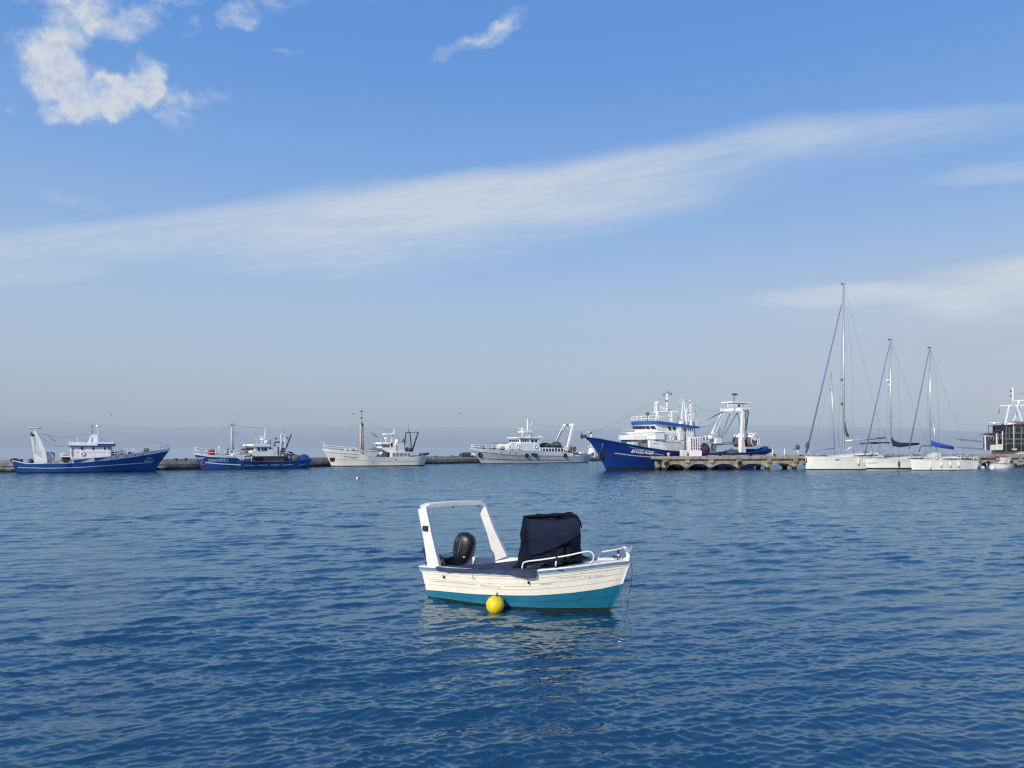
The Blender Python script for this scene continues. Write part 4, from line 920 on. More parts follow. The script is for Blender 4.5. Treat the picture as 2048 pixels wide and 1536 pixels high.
    a = q(530,880,0); b = q(530,856,0); part(fr, 'signal_mast', WHITE2, lambda m: (m.tube([a,b],[.11,.04],6), m.tube([q(530,863,0),q(533.5,858,0)],.05,5))); part(fr, 'antenna', WHITE2, lambda m: m.tube([q(513,889,.6),q(512,876,.6)],.03,5)); part(fr, 'antenna', DGREY, lambda m: m.tube([q(540.5,892,.6),q(540.5,879,.6)],.06,5))
    # aft gantry
    g = part(fr, 'stern_gantry', WHITE, lambda m: ([m.beam(q(px,913,y),q(px2,869,y),.17) for px,px2,y in ((561,562,1.3),(571,569.5,1.3),(561,562,-1.3),(571,569.5,-1.3))], [m.beam(q(561,yy,1.3),q(571,yy,1.3),.14) for yy in (870,883,895,905)], m.beam(q(562,869,1.3),q(562,869,-1.3),.15), m.beam(q(569.5,869,1.3),q(569.5,869,-1.3),.15)))
    part(g, 'gantry_panel', GREYW, lambda m: m.prism([xz(562,884,1.2),xz(569.5,884,1.2),xz(571,909,1.2),xz(560.5,909,1.2)],1.1,1.15)); part(g, 'gantry_panel', WHITE2, lambda m: m.prism([xz(563,870,1.2),xz(568.5,870,1.2),xz(569,873,1.2),xz(563,873,1.2)],1.1,1.2))
    part(fr, 'exhaust_pipe', DGREY, lambda m: m.tube([q(549,893,.9),q(549,886,.9),q(550.5,884.3,.9),q(572,884,.9)],.11,8)); part(fr, 'derrick_boom', DGREY, lambda m: m.tube([q(569.5,902,.6),q(583,868.5,.6)],[.14,.10],6)); part(fr, 'derrick_stay', DGREY, lambda m: (m.tube([q(571,872,.6),q(577,878,.6)],.05,5), m.tube([q(570,875,.6),q(577,878,.6)],.05,5)))
    part(fr, 'pulley', DGREY, lambda m: (m.torus(q(566,899.5,1.5),.3,.09,'y'),)); part(fr, 'flagstaff', MGREY, lambda m: m.tube([q(568,869,0),q(569,861,0)],.05,5)); part(fr, 'net_float', DGREY, lambda m: m.sphere(q(552,877.5,0),(.28,.15,.12),8,6))
    part(fr, 'deck_gear', MGREY, lambda m: (m.sphere(q(574,915,.5),(.5,1.2,.7),12,8),)); part(fr, 'net_pile', NETP, lambda m: m.sphere(q(578,909,.2),(.7,1.1,.5),12,8)); part(fr, 'net_pile', NETM, lambda m: m.sphere(q(585,917,.2),(1.3,1.6,.75),14,8))
    part(fr, 'aft_rail', WHITE2, lambda m: (m.tube([q(571,905,1.5),q(580,907,1.5),q(590,914,1.5)],.06,6),)); part(fr, 'stern_tarpaulin', NAVY, lambda m: (m.sphere(q(600,920,.3),(2.0,1.5,.7),16,10), m.sphere(q(608,918.5,.1),(.9,1.2,.85),14,8)))
    stay(fr, 'stay', q(464,850,0), q(530,858,0), .02); stay(fr, 'forestay', q(464,850,0), q(388,902,0), .012); stay(fr, 'stay', q(463,862,0), q(470,906,1.5), .02)
    return fr

def trawler_cream():
    fr = frame_from('fishing_trawler', (846,140.5), (664,132.0)); q, xz = fr.q, fr.xz; s = 1; B = 2.9; N_ = 2.4
    tag(fr.e, 'cream-hulled trawler with a tall tan twin-pole mast and dark stern booms', 'fishing boat', GRP)
    stem = [(xz(668,945)[0],-0.7), xz(664,933.5), xz(657,920), xz(651,908), xz(645,899), (xz(644,894)[0],5.5)]
    stern = [(0.6,-.6),(0.0,0),xz(850,920),xz(852,912),(xz(853,905)[0],3)]
    sheer = sorted([xz(644.6,897,0),xz(670,899.5,1.6),xz(717,903,N_),xz(724,908,N_),xz(733,912.5,N_),xz(780,914.5,N_),xz(820,914,N_),xz(840,911.5,2),xz(851,910.5,.5)])
    H = Hull(fr, s, B, stem, stern, sheer, pd=2.3, pw=1.6, tw=0.35, kw=0.88, depth=0.9, rnd=True)
    mid = [(x, z-(0.50 if x > xz(722,912,N_)[0] else 0.06)) for x, z in sheer]
    H.shell('hull', [CREAM, WHITE2, BOOT, GREYW], [('bottom',0.16,2),(0.16,0.9,0),(0.9,mid,0),(mid,'sheer',1)], n=80, sub=4)
    H.strip('rubbing_band', [(a, b-.50) for a, b in sheer if a > xz(722,912,N_)[0]], 0.09, GREYW, 0.06)
    H.strip('rubbing_band', [xz(678,918,2),xz(733,921,N_),xz(790,923,N_),xz(846,921,1.2)], 0.08, GREYW, 0.05); H.strip('stripe', [xz(690,913,2.2),xz(716,915.5,N_)], 0.12, MGREY)
    H.poly('anchor_pocket', [xz(663.5,915.5,1.4),xz(672.5,915.5,1.4),xz(672.5,923.5,1.4),xz(664.5,923.5,1.4)], BLACK)
    x, z = xz(705,919,N_); H.text('Ν.Β. 104', x, z, .26, MGREY, 'registration', width=.7); portholes(H, [xz(746,925,N_),xz(790,919.5,N_)], .14, MGREY)
    H.deck(0.45, DECKM); H.guard(0.63, 0.985, 0.62, 0.045, WHITE, step=1.2, mids=1); part(fr, 'jackstaff', WHITE2, lambda m: m.tube([q(647,898,0),q(646.5,884,0)],.05,6))
    for px in (682,692,700,706,712): part(fr, 'foredeck_gear', MGREY if px%4 else CANVAS, lambda m: m.sphere(q(px,900,.3),(.3,.6,.34),10,6))
    for px, y in ((721.2,.3),(726,-.2)): part(fr, 'mast', TAN, lambda m: m.tube([q(px+.3,909,y),q(px-.2,848,y)],[.19,.14],8))
    part(fr, 'mast_ladder', MGREY, lambda m: (m.tube([q(723.7,906,0),q(723.5,843,0)],.05,6),)); part(fr, 'topmast', MGREY, lambda m: (m.tube([q(723.2,850,0),q(723.5,822,0)],[.1,.05],6),)); part(fr, 'masthead', TAN, lambda m: (m.box(q(727,843,0)[0],q(719.8,843,0)[0],-.25,.25,q(723,845,0)[2],q(723,842,0)[2]),))
    for y_ in (835.5,822.5): part(fr, 'mast_light', DGREY, lambda m: m.sphere(q(723,y_,0),(.2,.2,.16),8,6))
    part(fr, 'crosstree', DGREY, lambda m: m.tube([q(721,843,0),q(726,849,0)],.09,6)); part(fr, 'cargo_boom', MGREY, lambda m: (m.tube([q(724,903.5,.8),q(768,902,.8)],.08,6)))
    stay(fr, 'stay', q(724,842,0), q(786,862,0), .02); stay(fr, 'shroud', q(721,848,0), q(713,903,2), .018); stay(fr, 'shroud', q(726,850,0), q(733,912,2), .018); stay(fr, 'forestay', q(722,845,0), q(647,894,0), .014); part(fr, 'stay_block', MGREY, lambda m: m.tube([q(741,864,.5),q(754.5,874,.5)],.1,6))
    # tender stowed amidships
    part(fr, 'tender', MGREY, lambda m: (m.tube([q(737,898,.5),q(745,897,.5),q(764,901,.5),q(777,905,.5)],[.12,.34,.38,.2],10),)); part(fr, 'tender_cradle', WHITE2, lambda m: (m.beam(q(740,899,.5),q(738,905,.5),.12), m.tube([q(738,901,1),q(768,903,1)],.05,5)))
    part(fr, 'winch', DGREY, lambda m: (m.tube([q(757,912,-.8),q(757,912,1.2)],.35,12), m.tube([q(768,910,-.8),q(768,910,1.2)],.55,12), m.box(q(777,912,0)[0],q(754,912,0)[0],-1,1,q(760,915,0)[2],q(760,912,0)[2]))); part(fr, 'winch_guard', WHITE2, lambda m: m.sphere(q(764,907,.8),(.5,.3,.35),10,6))
    lo = rect(fr,(785,904),(822,914),2.0); lc = part(fr, 'deckhouse', WHITE, lambda m: m.box(lo[0],lo[1],-2,2,lo[2]-.3,lo[3]), bevel=.03); windows(lc, fr, [(785,790),(792,798),(800,806),(808,813),(815,820)], 905.5, 912.5, 2.0, 1, MGREY)
    part(lc, 'corner_post', WHITE2, lambda m: m.box(lo[1]-.1,lo[1]+.3,1.4,2.05,lo[2]-.3,lo[3])); up = rect(fr,(763,889),(793,904),1.7)
    wh = part(fr, 'wheelhouse', WHITE2, lambda m: m.prism([(up[0],up[2]-.1),(up[1]-1.2,up[2]-.1),(up[1]-.2,up[2]+.5),(up[1],up[2]+.75),(up[1]-.15,up[3]),(up[0],up[3])],-1.75,1.75), bevel=.08)
    windows(wh, fr, [(764,766.5),(768,770.5),(772,774.5),(776,778.5)], 888.5, 894.5, 1.75, 1); windows(wh, fr, [(781.5,785)], 885.5, 893.5, 1.75, 1)
    for k in range(4): part(wh, 'window', GLASS, lambda m: m.box(up[1]-.22,up[1]-.06,-1.5+k*.8,-.95+k*.8,up[3]-.75,up[3]-.15))
    a = rect(fr,(761,884.5),(782,888.5),1.8); part(fr, 'wheelhouse_roof', WHITE2, lambda m: m.box(a[0],a[1],-1.9,1.9,a[2]-.05,a[3]), bevel=.08)
    af = rect(fr,(792,887),(809,904),1.6); part(fr, 'aft_cabin', GREYW, lambda m: m.box(af[0],af[1],-1.6,1.6,af[2],af[3]), bevel=.04); part(fr, 'life_raft', WHITE2, lambda m: m.tube([q(791,883,.8),q(797,883,.8)],.4,12))
    part(fr, 'mast_frame', WHITE, lambda m: [m.tube([q(a,886,y),q(b,869,y)],.06,5) for a,b in ((781,784),(786,786)) for y in (-.5,.5)]); part(fr, 'upper_platform', WHITE2, lambda m: m.box(q(787,868,0)[0],q(768,868,0)[0],-.8,.8,q(780,869.5,0)[2],q(780,868,0)[2]+.1)); part(fr, 'radar_dish', WHITE2, lambda m: (m.sphere(q(772,877,0),(.35,.3,.22),12,8), m.tube([q(772,877,0),q(772,885,0)],.1,6)))
    part(fr, 'funnel', WHITE, lambda m: m.tube([q(784,887,0),q(783,876,0),q(788,865,0),q(789,858,0)],[.22,.2,.13,.06],8)); part(fr, 'rail', MGREY, lambda m: (m.tube([q(793,884,1.4),q(815,884,1.4)],.05,5), [m.tube([q(px,884,1.4),q(px,889,1.4)],.05,5) for px in (798,803,808,812)]))
    for px,y0,y1 in ((798,886,872),(802,886,866),(806,886,874)): part(fr, 'antenna', GREYW, lambda m: m.tube([q(px,y0,0),q(px,y1,0)],.03,5))
    g = part(fr, 'stern_gantry', DGREY, lambda m: (m.beam(q(808,900,1.2),q(812,865,1.2),.16), m.beam(q(823,903,1.2),q(820,865,1.2),.16), m.beam(q(808,900,-1.2),q(812,865,-1.2),.14), m.beam(q(823,903,-1.2),q(820,865,-1.2),.14), m.beam(q(811,865,1.2),q(821,865,1.2),.16), m.beam(q(812,865,1.2),q(812,865,-1.2),.14), m.beam(q(820,865,1.2),q(820,865,-1.2),.14)))
    part(g, 'derrick_boom', DGREY, lambda m: (m.tube([q(824,903,.2),q(836.5,863.5,.2)],[.17,.13],6), m.tube([q(821,865,.2),q(836.5,864,.2)],.06,5))); part(g, 'net_block', DGREY, lambda m: m.sphere(q(808,881,.8),(.3,.3,.35),10,8)); part(fr, 'flagstaff', MGREY, lambda m: (m.tube([q(816.5,865,0),q(816.8,848,0)],.05,5), m.sphere(q(817,861,0),.16,8,6)))
    part(fr, 'aft_winch', DGREY, lambda m: (m.tube([q(815,899,-.9),q(815,899,1.2)],.45,12), m.tube([q(821,900,-.9),q(821,900,1)],.4,12))); part(fr, 'stern_boom', DGREY, lambda m: (m.tube([q(839,909,0),q(858,907,0)],[.24,.2],8), m.tube([q(841,912,.5),q(852,911,.5)],.2,8)))
    return fr

def trawler_grey():
    fr = frame_from('fishing_trawler', (1172,172.0), (963,156.0)); q, xz = fr.q, fr.xz; s = 1; B = 3.3; N_ = 2.8
    tag(fr.e, 'grey-hulled trawler with white upper works, tyre fenders and a white A-frame gantry', 'fishing boat', GRP)
    stem = [(xz(968,940)[0],-0.7), xz(963,927), xz(955,915), xz(947,905), xz(940,898), (xz(938,892)[0],5.5)]
    stern = [(0.7,-.6),(0.0,0),xz(1176,915),xz(1178,908),(xz(1179,903)[0],3.5)]
    sheer = sorted([xz(940.5,896.4,0),xz(983,898.5,2.3),xz(1024,901,N_),xz(1084,902.5,N_),xz(1128,903.7,N_),xz(1137,910.5,N_),xz(1150,911.5,N_),xz(1166,908.5,2.4),xz(1177,907.5,1)])
    H = Hull(fr, s, B, stem, stern, sheer, pd=2.3, pw=1.6, tw=0.35, kw=0.88, depth=0.9, rnd=True)
    mid = sorted([xz(941.5,899.4,0),xz(968.6,904,1.8),xz(1034.5,911,N_),xz(1128,911.8,N_),xz(1140,912.5,N_),xz(1177,909,1)])
    H.shell('hull', [GREYH, WHITE, BOOT], [('bottom',0.10,2),(0.10,mid,0),(mid,'sheer',1)], n=80, sub=4)
    H.strip('rubbing_band', [xz(977,917.7,2),xz(1034.5,920,N_),xz(1138,920,N_)], .1, DGREY, .06); H.strip('rubbing_band', [(a,b) for a,b in mid if xz(1138,912,N_)[0] < a < xz(968,904,1.8)[0]], .09, MGREY, .06); H.deck(0.6, DECKM)
    H.tyre(*xz(967.5,909.6,1.8), .46); H.tyre(*xz(1053.5,911,N_), .36); H.tyre(*xz(1070.5,911,N_), .36); H.tyre(*xz(1128,911,N_), .36)
    portholes(H, [xz(1007,905,N_),xz(1022,905.5,N_),xz(1033,906,N_)], .14); H.poly('scupper', [xz(1062,906.5,N_),xz(1072,907,N_),xz(1070,911.5,N_),xz(1062,910.5,N_)], BLACK)
    H.guard(0.66, 0.985, 0.75, 0.055, WHITE, step=1.2, mids=1)
    for px, mt in ((962,MGREY),(966,DGREY),(982,MGREY),(986,DGREY),(998,CANVAS),(1004,MGREY),(1012,CANVAS),(1018,MGREY)): part(fr, 'foredeck_gear', mt, lambda m: m.sphere(q(px,896,.3),(.45,.9,.42),10,6))
    part(fr, 'cargo_boom', MGREY, lambda m: (m.tube([q(979,885,.3),q(1003,886.5,.3),q(1038,886.5,.3)],[.07,.13,.10],6),))
    lo = rect(fr,(1018,886.5),(1084,902.5),2.4); dk = part(fr, 'deckhouse', WHITE2, lambda m: m.prism([(lo[0],lo[2]),(lo[1],lo[2]),(lo[1],lo[3]-.4),(lo[1]-.9,lo[3]),(lo[0]+.9,lo[3])],-2.4,2.4), bevel=.05)
    part(dk, 'deck_line', DGREY, lambda m: m.box(lo[0],lo[1],2.4,2.45,lo[2]-.02,lo[2]+.07)); lifering(fr, (q(1035,893.5,2.5)[0],2.48,q(1035,893.5,2.5)[2]), 1, dk, .4); lifering(fr, (q(1072,893,2.5)[0],2.48,q(1072,893,2.5)[2]), 1, dk, .4)
    up = rect(fr,(1040,877),(1079,887),2.0); wh = part(fr, 'wheelhouse', WHITE2, lambda m: m.prism([(up[0]-.4,up[2]),(up[1],up[2]),(up[1]+.1,up[3]),(up[0]+.1,up[3])],-2.0,2.0), bevel=.08)
    windows(wh, fr, [(1042,1044.5),(1046,1048.5),(1050,1052.5),(1054.5,1057)], 878.5, 883.5, 2.0, 1); windows(wh, fr, [(1062,1067),(1069.5,1074)], 879, 884.5, 2.0, 1)
    for k in range(5): part(wh, 'window', GLASS, lambda m: m.box(up[1]-.02,up[1]+.14,-1.8+k*.75,-1.25+k*.75,up[2]+.35,up[3]-.2))
    a = rect(fr,(1037.4,874.5),(1086,877),2.2); part(fr, 'wheelhouse_roof', WHITE2, lambda m: m.box(a[0],a[1],-2.3,2.3,a[2],a[3]), bevel=.05)
    part(fr, 'roof_rail', WHITE2, lambda m: (m.tube([q(1077,872,1.8),q(1092,873,1.8)],.05,5), [m.tube([q(px,872.5,1.8),q(px,875,1.8)],.05,5) for px in (1078,1083,1088)]))
    part(fr, 'upper_frame', WHITE2, lambda m: ([m.tube([q(px,875,y),q(px+1,864,y)],.09,6) for px in (1044,1059) for y in (-.8,.8)], m.box(q(1060,863,0)[0],q(1042,863,0)[0],-1.1,1.1,q(1050,865,0)[2],q(1050,862,0)[2])), bevel=.02); part(fr, 'brace', WHITE2, lambda m: (m.beam(q(1062,864,.5),q(1074,877,.5),.2),m.beam(q(1058,864,.5),q(1060,877,.5),.2))); part(fr, 'searchlight', WHITE2, lambda m: m.sphere(q(1044,859,0),.32,10,8))
    a = rect(fr,(1056,864),(1062,876),.5); part(fr, 'instrument_locker', WHITE, lambda m: m.box(a[0],a[1],-.6,.6,a[2],a[3]))
    part(fr, 'radar_bar', WHITE2, lambda m: m.beam(q(1048,859.5,0),q(1063,859.5,0),.25)); part(fr, 'mast', WHITE2, lambda m: m.tube([q(1055.5,865,0),q(1055.5,840,0)],[.22,.13],8)); part(fr, 'masthead', WHITE2, lambda m: (m.tube([q(1052,840.5,0),q(1059,840.5,0)],.06,5), m.sphere(q(1055.5,838,0),.15,8,6), m.tube([q(1057,852,0),q(1063,850,0)],.05,5), m.tube([q(1063,851,0),q(1064,845,0)],.12,6)))
    part(fr, 'crosstree', WHITE2, lambda m: m.tube([q(1037,857,0),q(1050,859,0)],.04,5))
    # after deck
    part(fr, 'net_pile', DGREY, lambda m: (m.sphere(q(1090,891,.3),(1.1,1.5,.65),14,8), m.sphere(q(1101,892,.3),(1.3,1.5,.5),14,8), m.sphere(q(1112,890,.3),(1.0,1.4,.8),14,8))); part(fr, 'deck_crane', MGREY, lambda m: (m.tube([q(1109,893,.6),q(1113,882,.6)],[.4,.25],8),)); part(fr, 'net_pile', ORANGE, lambda m: m.sphere(q(1117,893,.3),(.9,1.2,.35),12,6))
    part(fr, 'aft_rail', WHITE2, lambda m: (m.tube([q(1084,896,2.6),q(1131,896,2.6)],.07,5), [m.beam(q(px,896,2.6),q(px,903,2.6),.12) for px in range(1085,1132,6)])); part(fr, 'fish_crates', DGREY, lambda m: [m.box(q(px+4.6,0,2.2)[0],q(px,0,2.2)[0],1.4,2.2,q(px,903,2.2)[2],q(px,897.5,2.2)[2]) for px in (1087,1094,1100,1106,1112,1118,1124)])
    part(fr, 'a_frame_gantry', WHITE2, lambda m: (m.beam(q(1127,851,-1.7),q(1112,884,-1.7),.24), m.beam(q(1146,850,1.9),q(1132.5,905,1.9),.42), m.beam(q(1127,850.5,-1.7),q(1148.5,849,1.9),.42), m.beam(q(1112,884,-1.7),q(1110,900,-1.7),.3)))
    part(fr, 'gantry_tray', GREYW, lambda m: m.box(q(1148,845,0)[0],q(1129,845,0)[0],-.5,.5,q(1138,848,0)[2],q(1138,847.4,0)[2])); part(fr, 'gantry_cylinder', DGREY, lambda m: m.tube([q(1113,884,-1.2),q(1124,861,-1.2)],.12,6)); part(fr, 'hanging_block', MGREY, lambda m: m.tube([q(1129.5,853,0),q(1130.5,863,0)],[.12,.05],6))
    part(fr, 'gantry_foot', WHITE2, lambda m: m.prism([xz(1136,893,2.0),xz(1131,893,2.0),xz(1127,912,2.0),xz(1134,912,2.0)],1.7,2.1)); a = q(1143.5,899,0.6); part(fr, 'net_drum', NETM, lambda m: (m.tube([(a[0],-1.5,a[2]),(a[0],1.5,a[2])],.72,18),)); part(fr, 'drum_flange', GREYW, lambda m: (m.torus((a[0],1.6,a[2]),.74,.08,'y'), m.tube([q(1137,892,1.6),q(1147,891,1.6)],.07,6)))
    part(fr, 'deck_gear', GREYH, lambda m: (m.sphere(q(1160,907,.3),(1.8,1.8,.35),14,8),)); part(fr, 'deck_gear', WHITE2, lambda m: m.sphere(q(1160,905.5,1.2),(.6,.5,.25),10,6))
    stay(fr, 'stay', q(1056,842,0), q(1127,852,0), .02, sag=.8)
    return fr
trawler_left_blue(); trawler_raised_blue(); trawler_cream(); trawler_grey()

def trawler_big_blue():
    sx, sy = 40.2, 126.2; bx, by = 13.8, 110.8
    fr = Frame('fishing_trawler', sx, sy, math.atan2(by-sy, bx-sx)); fr.L = math.hypot(bx-sx,by-sy); q, xz = fr.q, fr.xz; B = 3.6; N_ = 3.1
    tag(fr.e, 'largest trawler, deep blue flared bow with white lettering and a blue-banded bridge behind the pier', 'fishing boat')
    stem = [(xz(1217,955)[0],-0.7), xz(1212,940), xz(1206,927), xz(1200,915), xz(1188,895), xz(1177,882), xz(1169,874.5), (xz(1167,870)[0],7)]
    stern = [(1.2,-.6),(0.4,0),(-0.4,1.6),xz(1533,904),xz(1536,898),(xz(1537,893)[0],4.2)]
    sheer = sorted([xz(1169,874,0),xz(1203,877,1.6),xz(1235,883,2.5),xz(1258,887,N_),xz(1297,895,N_+.2),xz(1328,900.5,N_+.3),xz(1360,903.5,N_+.3),xz(1400,906.5,N_+.3),xz(1456,907.5,N_+.3),xz(1492,905.5,2.6),xz(1515,901,2),xz(1531,898,.8)])
    H = Hull(fr, 1, B, stem, stern, sheer, pd=2.6, pw=1.5, tw=0.32, kw=0.86, depth=0.9, rnd=True, tb=0.55)
    H.shell('hull', [NAVY2, BOOT, WHITE2], [('bottom',0.42,1),(0.42,'sheer',0)], n=90, sub=7); H.deck(0.9, DECKM); H.rail_cap(0.07, NAVY, 'gunwale')
    H.strip('stripe', [xz(1241,906.5,2.3),xz(1280,911.5,3.0),xz(1318,915,3.3)], .13, PINK, .05)
    x, z = xz(1271,904.5,2.9); H.text('ΜΑΚΚLΑΟSΙS', x, z, .66, WHITE2, 'name_lettering', slope=-.10, width=3.6, shear=.3, bold=.025)
    H.strip('name_underline', [xz(1264,893,2.8),xz(1278,897,2.9),xz(1300,901,3.1)], .05, PALEB, .04, n=30); H.strip('name_underline', [xz(1300,906.5,3.1),xz(1318,908,3.2),xz(1330,910.5,3.2)], .08, PALEB, .04)
    a = H.side(*xz(1213.5,909.6,1.4), .02); part(fr, 'anchor', BLACK, lambda m: (m.torus(a,.42,.17,'y'), m.sphere(a,(.3,.12,.3),10,8), m.tube([(a[0],a[1],a[2]),(a[0]-.1,a[1]+.1,a[2]-.6)],.12,6)))
    H.poly('hawse_plate', [xz(1208,904,1.2),xz(1219,904,1.6),xz(1221,916,1.7),xz(1209,915,1.3)], BOOT, .01)
    a = H.side(*xz(1215,886,1.9), .03); b = H.side(*xz(1211.5,904,1.4), .03); part(fr, 'anchor_chain', MGREY, lambda m: m.tube([a,b],.045,5)); a = H.side(*xz(1184,885,.6),.02); part(fr, 'hawse_stain', PALEB, lambda m: m.torus(a,.25,.04,'y'))
    a = q(1168,872.5,0); part(fr, 'bow_roller', DGREY, lambda m: (m.tube([(a[0],-.35,a[2]),(a[0],.35,a[2])],.25,10), m.tube([q(1163.5,866,0),q(1162,872,0),q(1164,878,0)],.12,6), m.beam(q(1163,872.5,0),q(1172,874,0),.22)))
    part(fr, 'bow_light_mast', MGREY, lambda m: m.tube([q(1177,877,0),q(1177,871,0)],.06,6))
    # forecastle wheelhouse block; ly 3.0 is the port wall, heights from the side view
    W = 2.8
    def R(a, b, ly=W): return rect(fr, a, b, ly)
    lo = R((1297,880.5),(1377,905)); main = part(fr, 'main_deckhouse', WHITE2, lambda m: m.prism([(lo[0]-1.2,lo[2]-.5),(lo[1]-3.2,lo[2]+.05),(lo[1]-.2,xz(1297,898,W)[1]),(lo[1]-.2,lo[3]),(lo[0]-1.2,lo[3])],-W,W), bevel=.05)
    part(main, 'brace_panel', WHITE2, lambda m: (m.prism([xz(1314,882,W),xz(1322,882,W),xz(1334,900,W),xz(1326,900,W)],W,W+.10), m.prism([xz(1303,884,W),xz(1316,884,W),xz(1322,888,W),xz(1305,886,W)],W,W+.12)), bevel=.02)
    part(main, 'recess', GREYW, lambda m: (m.prism([xz(1324,884,W),xz(1368,885.5,W),xz(1368,902,W),xz(1336,901,W)],W,W+.03),)); part(main, 'recess', MGREY, lambda m: m.prism([xz(1326,882.5,W),xz(1362,884,W),xz(1362,885.3,W),xz(1326,884.3,W)],W+.03,W+.05))
    md = R((1320,862),(1377,881)); mid_ = part(fr, 'upper_deckhouse', WHITE2, lambda m: m.box(md[0]-1.2,md[1],-2.7,2.7,md[2],md[3]), bevel=.05)
    part(mid_, 'locker', GREYW, lambda m: m.prism([xz(1332,868,2.7),xz(1350,869,2.7),xz(1351,880,2.7),xz(1333,880,2.7)],2.7,2.75)); lifering(fr, (xz(1344,876,2.75)[0],2.77,xz(1344,876,2.75)[1]), 1, mid_, .3)
    windows(mid_, fr, [(1350,1353)], 872, 880, 2.7, 1, MGREY, 'door')
    # forward bridge deck with solid bulwark wings
    f0 = xz(1325,862,W); fz = xz(1312,878.5,W)[1]; ft = xz(1316,861.5,W)[1]
    fx0 = md[1]; fx1 = fx0+2.7
    def fplan(x1, hw, r=1.5): return [(fx0-.6,-hw),(x1-r,-hw),(x1-.35,-hw*.72),(x1,-hw*.3),(x1,hw*.3),(x1-.35,hw*.72),(x1-r,hw),(fx0-.6,hw)]
    wing = part(fr, 'bridge_wing', WHITE2, lambda m: m.plan(fplan(fx1, 3.15), fz-.05, ft-.15), bevel=.06)
    part(wing, 'wing_rail', WHITE2, lambda m: (m.tube([(p[0],p[1],ft+.12) for p in fplan(fx1+.9,3.2)],.05,6), m.tube([(p[0],p[1],ft-.25) for p in fplan(fx1+.9,3.2)],.04,6)))
    part(wing, 'wing_screen', WHITE, lambda m: m.plan([(fx1-.2,-2.4),(fx1+1.6,-1.7),(fx1+1.9,0),(fx1+1.6,1.7),(fx1-.2,2.4)], fz-.1, fz+.62), bevel=.05)
    part(fr, 'foredeck_shelter', GREENG, lambda m: m.plan([(fx0-.5,-2.6),(fx1+.4,-2.3),(fx1+1.5,-1.2),(fx1+1.5,1.2),(fx1+.4,2.3),(fx0-.5,2.6)], fz-1.7, fz-.12), bevel=.04)
    part(fr, 'shelter_post', WHITE2, lambda m: m.box(fx0+.9,fx0+1.25,2.2,2.6,fz-1.6,fz)); part(fr, 'shelter_window', GREYW, lambda m: m.box(fx1+.55,fx1+1.56,.2,1.9,fz-1.3,fz-.4))
    part(fr, 'shelter_panel', MGREY, lambda m: m.plan([(fx0+1.2,2.5),(fx1+.5,2.2),(fx1+.55,2.3),(fx0+1.2,2.62)], fz-1.7, fz-.6))
    # bridge with raked windows
    bz0 = xz(1325,862.5,W)[1]; bz1 = xz(1325,850.5,W)[1]; bl = xz(1378,858,W)[0]; bx1 = md[1]+.15
    n = 8; hw = 2.65
    def bfront(k, z, top):   # rounded bridge front
        a = -1+2*k/n; y = hw*a; x = bx1+0.25+1.15*(1-abs(a)**2.4) + (0.42 if top else 0.0); return (x, y, z)
    rows = [[(bl,-hw,z)]+[bfront(k,z,top) for k in range(n+1)]+[(bl,hw,z)] for z, top in ((bz0-.3,False),(bz0+.22,False),(bz1+.1,True))]
    m = MB(); m.grid(rows, sm=False); m.add([(bl,-hw,bz0-.3),(bl,hw,bz0-.3),(bl,hw,bz1+.1),(bl,-hw,bz1+.1)],[(0,1,2,3)]); br = m.build('bridge', WHITE2, fr.e)
    for k in range(n):
        a, b = Vector(bfront(k,bz0+.3,False)), Vector(bfront(k+1,bz0+.3,False)); c, d = Vector(bfront(k+1,bz1-.08,True)), Vector(bfront(k,bz1-.08,True))
        ce = (a+b+c+d)/4; nn = (b-a).cross(d-a).normalized(); nn = nn if nn.x > 0 else -nn
        P_ = [v.lerp(ce,.20)+nn*.05+Vector((.05,0,0)) for v in (a,b,c,d)]; part(br, 'window', GLASS, lambda m: m.add([v-nn*.12 for v in P_]+P_, [(0,1,2,3),(4,5,6,7),(0,1,5,4),(1,2,6,5),(2,3,7,6),(3,0,4,7)]))
    for a, b in ((1335.5,1340),(1346,1350.5),(1367.5,1372)): windows(br, fr, [(a,b)], 852.8 if a<1360 else 856, 860.5 if a<1360 else 863.5, hw, 1, slant=-.25 if a<1340 else 0)
    part(br, 'side_bulge', WHITE2, lambda m: m.prism([xz(1355,853,hw),xz(1360,853,hw),xz(1366,880,hw),xz(1358,880,hw)],hw,hw+.25))
    # blue-banded roof, a shade wider than the bridge, sloping aft
    zt = xz(1325,841.5,W)[1]; zb = xz(1327,848.6,W)[1]; xl = xz(1399,855,3.0)[0]; zl = xz(1399,853.8,3.0)[1]
    def rp(z, f, dx=0.0):
        P_ = [(xl,-3.05*f,z if z == 'a' else z)]
        P_ = []
        for k in range(-6,7):
            a = k/6; P_.append((bx1+.2+dx+1.75*(1-abs(a)**2.6), 3.1*f*a, z))
        return P_
    slope = (zl-zt)/(xl-bx1)
    def rr(z, f, dx): return [(x, y, z+ (x-bx1)*0.0) for x, y, z in rp(z, f, dx)]
    m = MB(); top = rr(zt-.05,1.0,.15); bot = rr(zb-.03,.97,.0)
    m.grid([[(xl,-3.0,zl-.25)]+bot+[(xl,3.0,zl-.25)], [(xl,-3.05,zl+.05)]+top+[(xl,3.05,zl+.05)]], sm=False); m.build('roof_band', ROYAL, fr.e)
    m = MB(); ring = [(xl,-3.05,zl+.05)]+top+[(xl,3.05,zl+.05)]; m.add(ring+[((xl+bx1)/2,0,(zt+zl)/2+.1)], [(i,(i+1)%len(ring),len(ring)) for i in range(len(ring))])
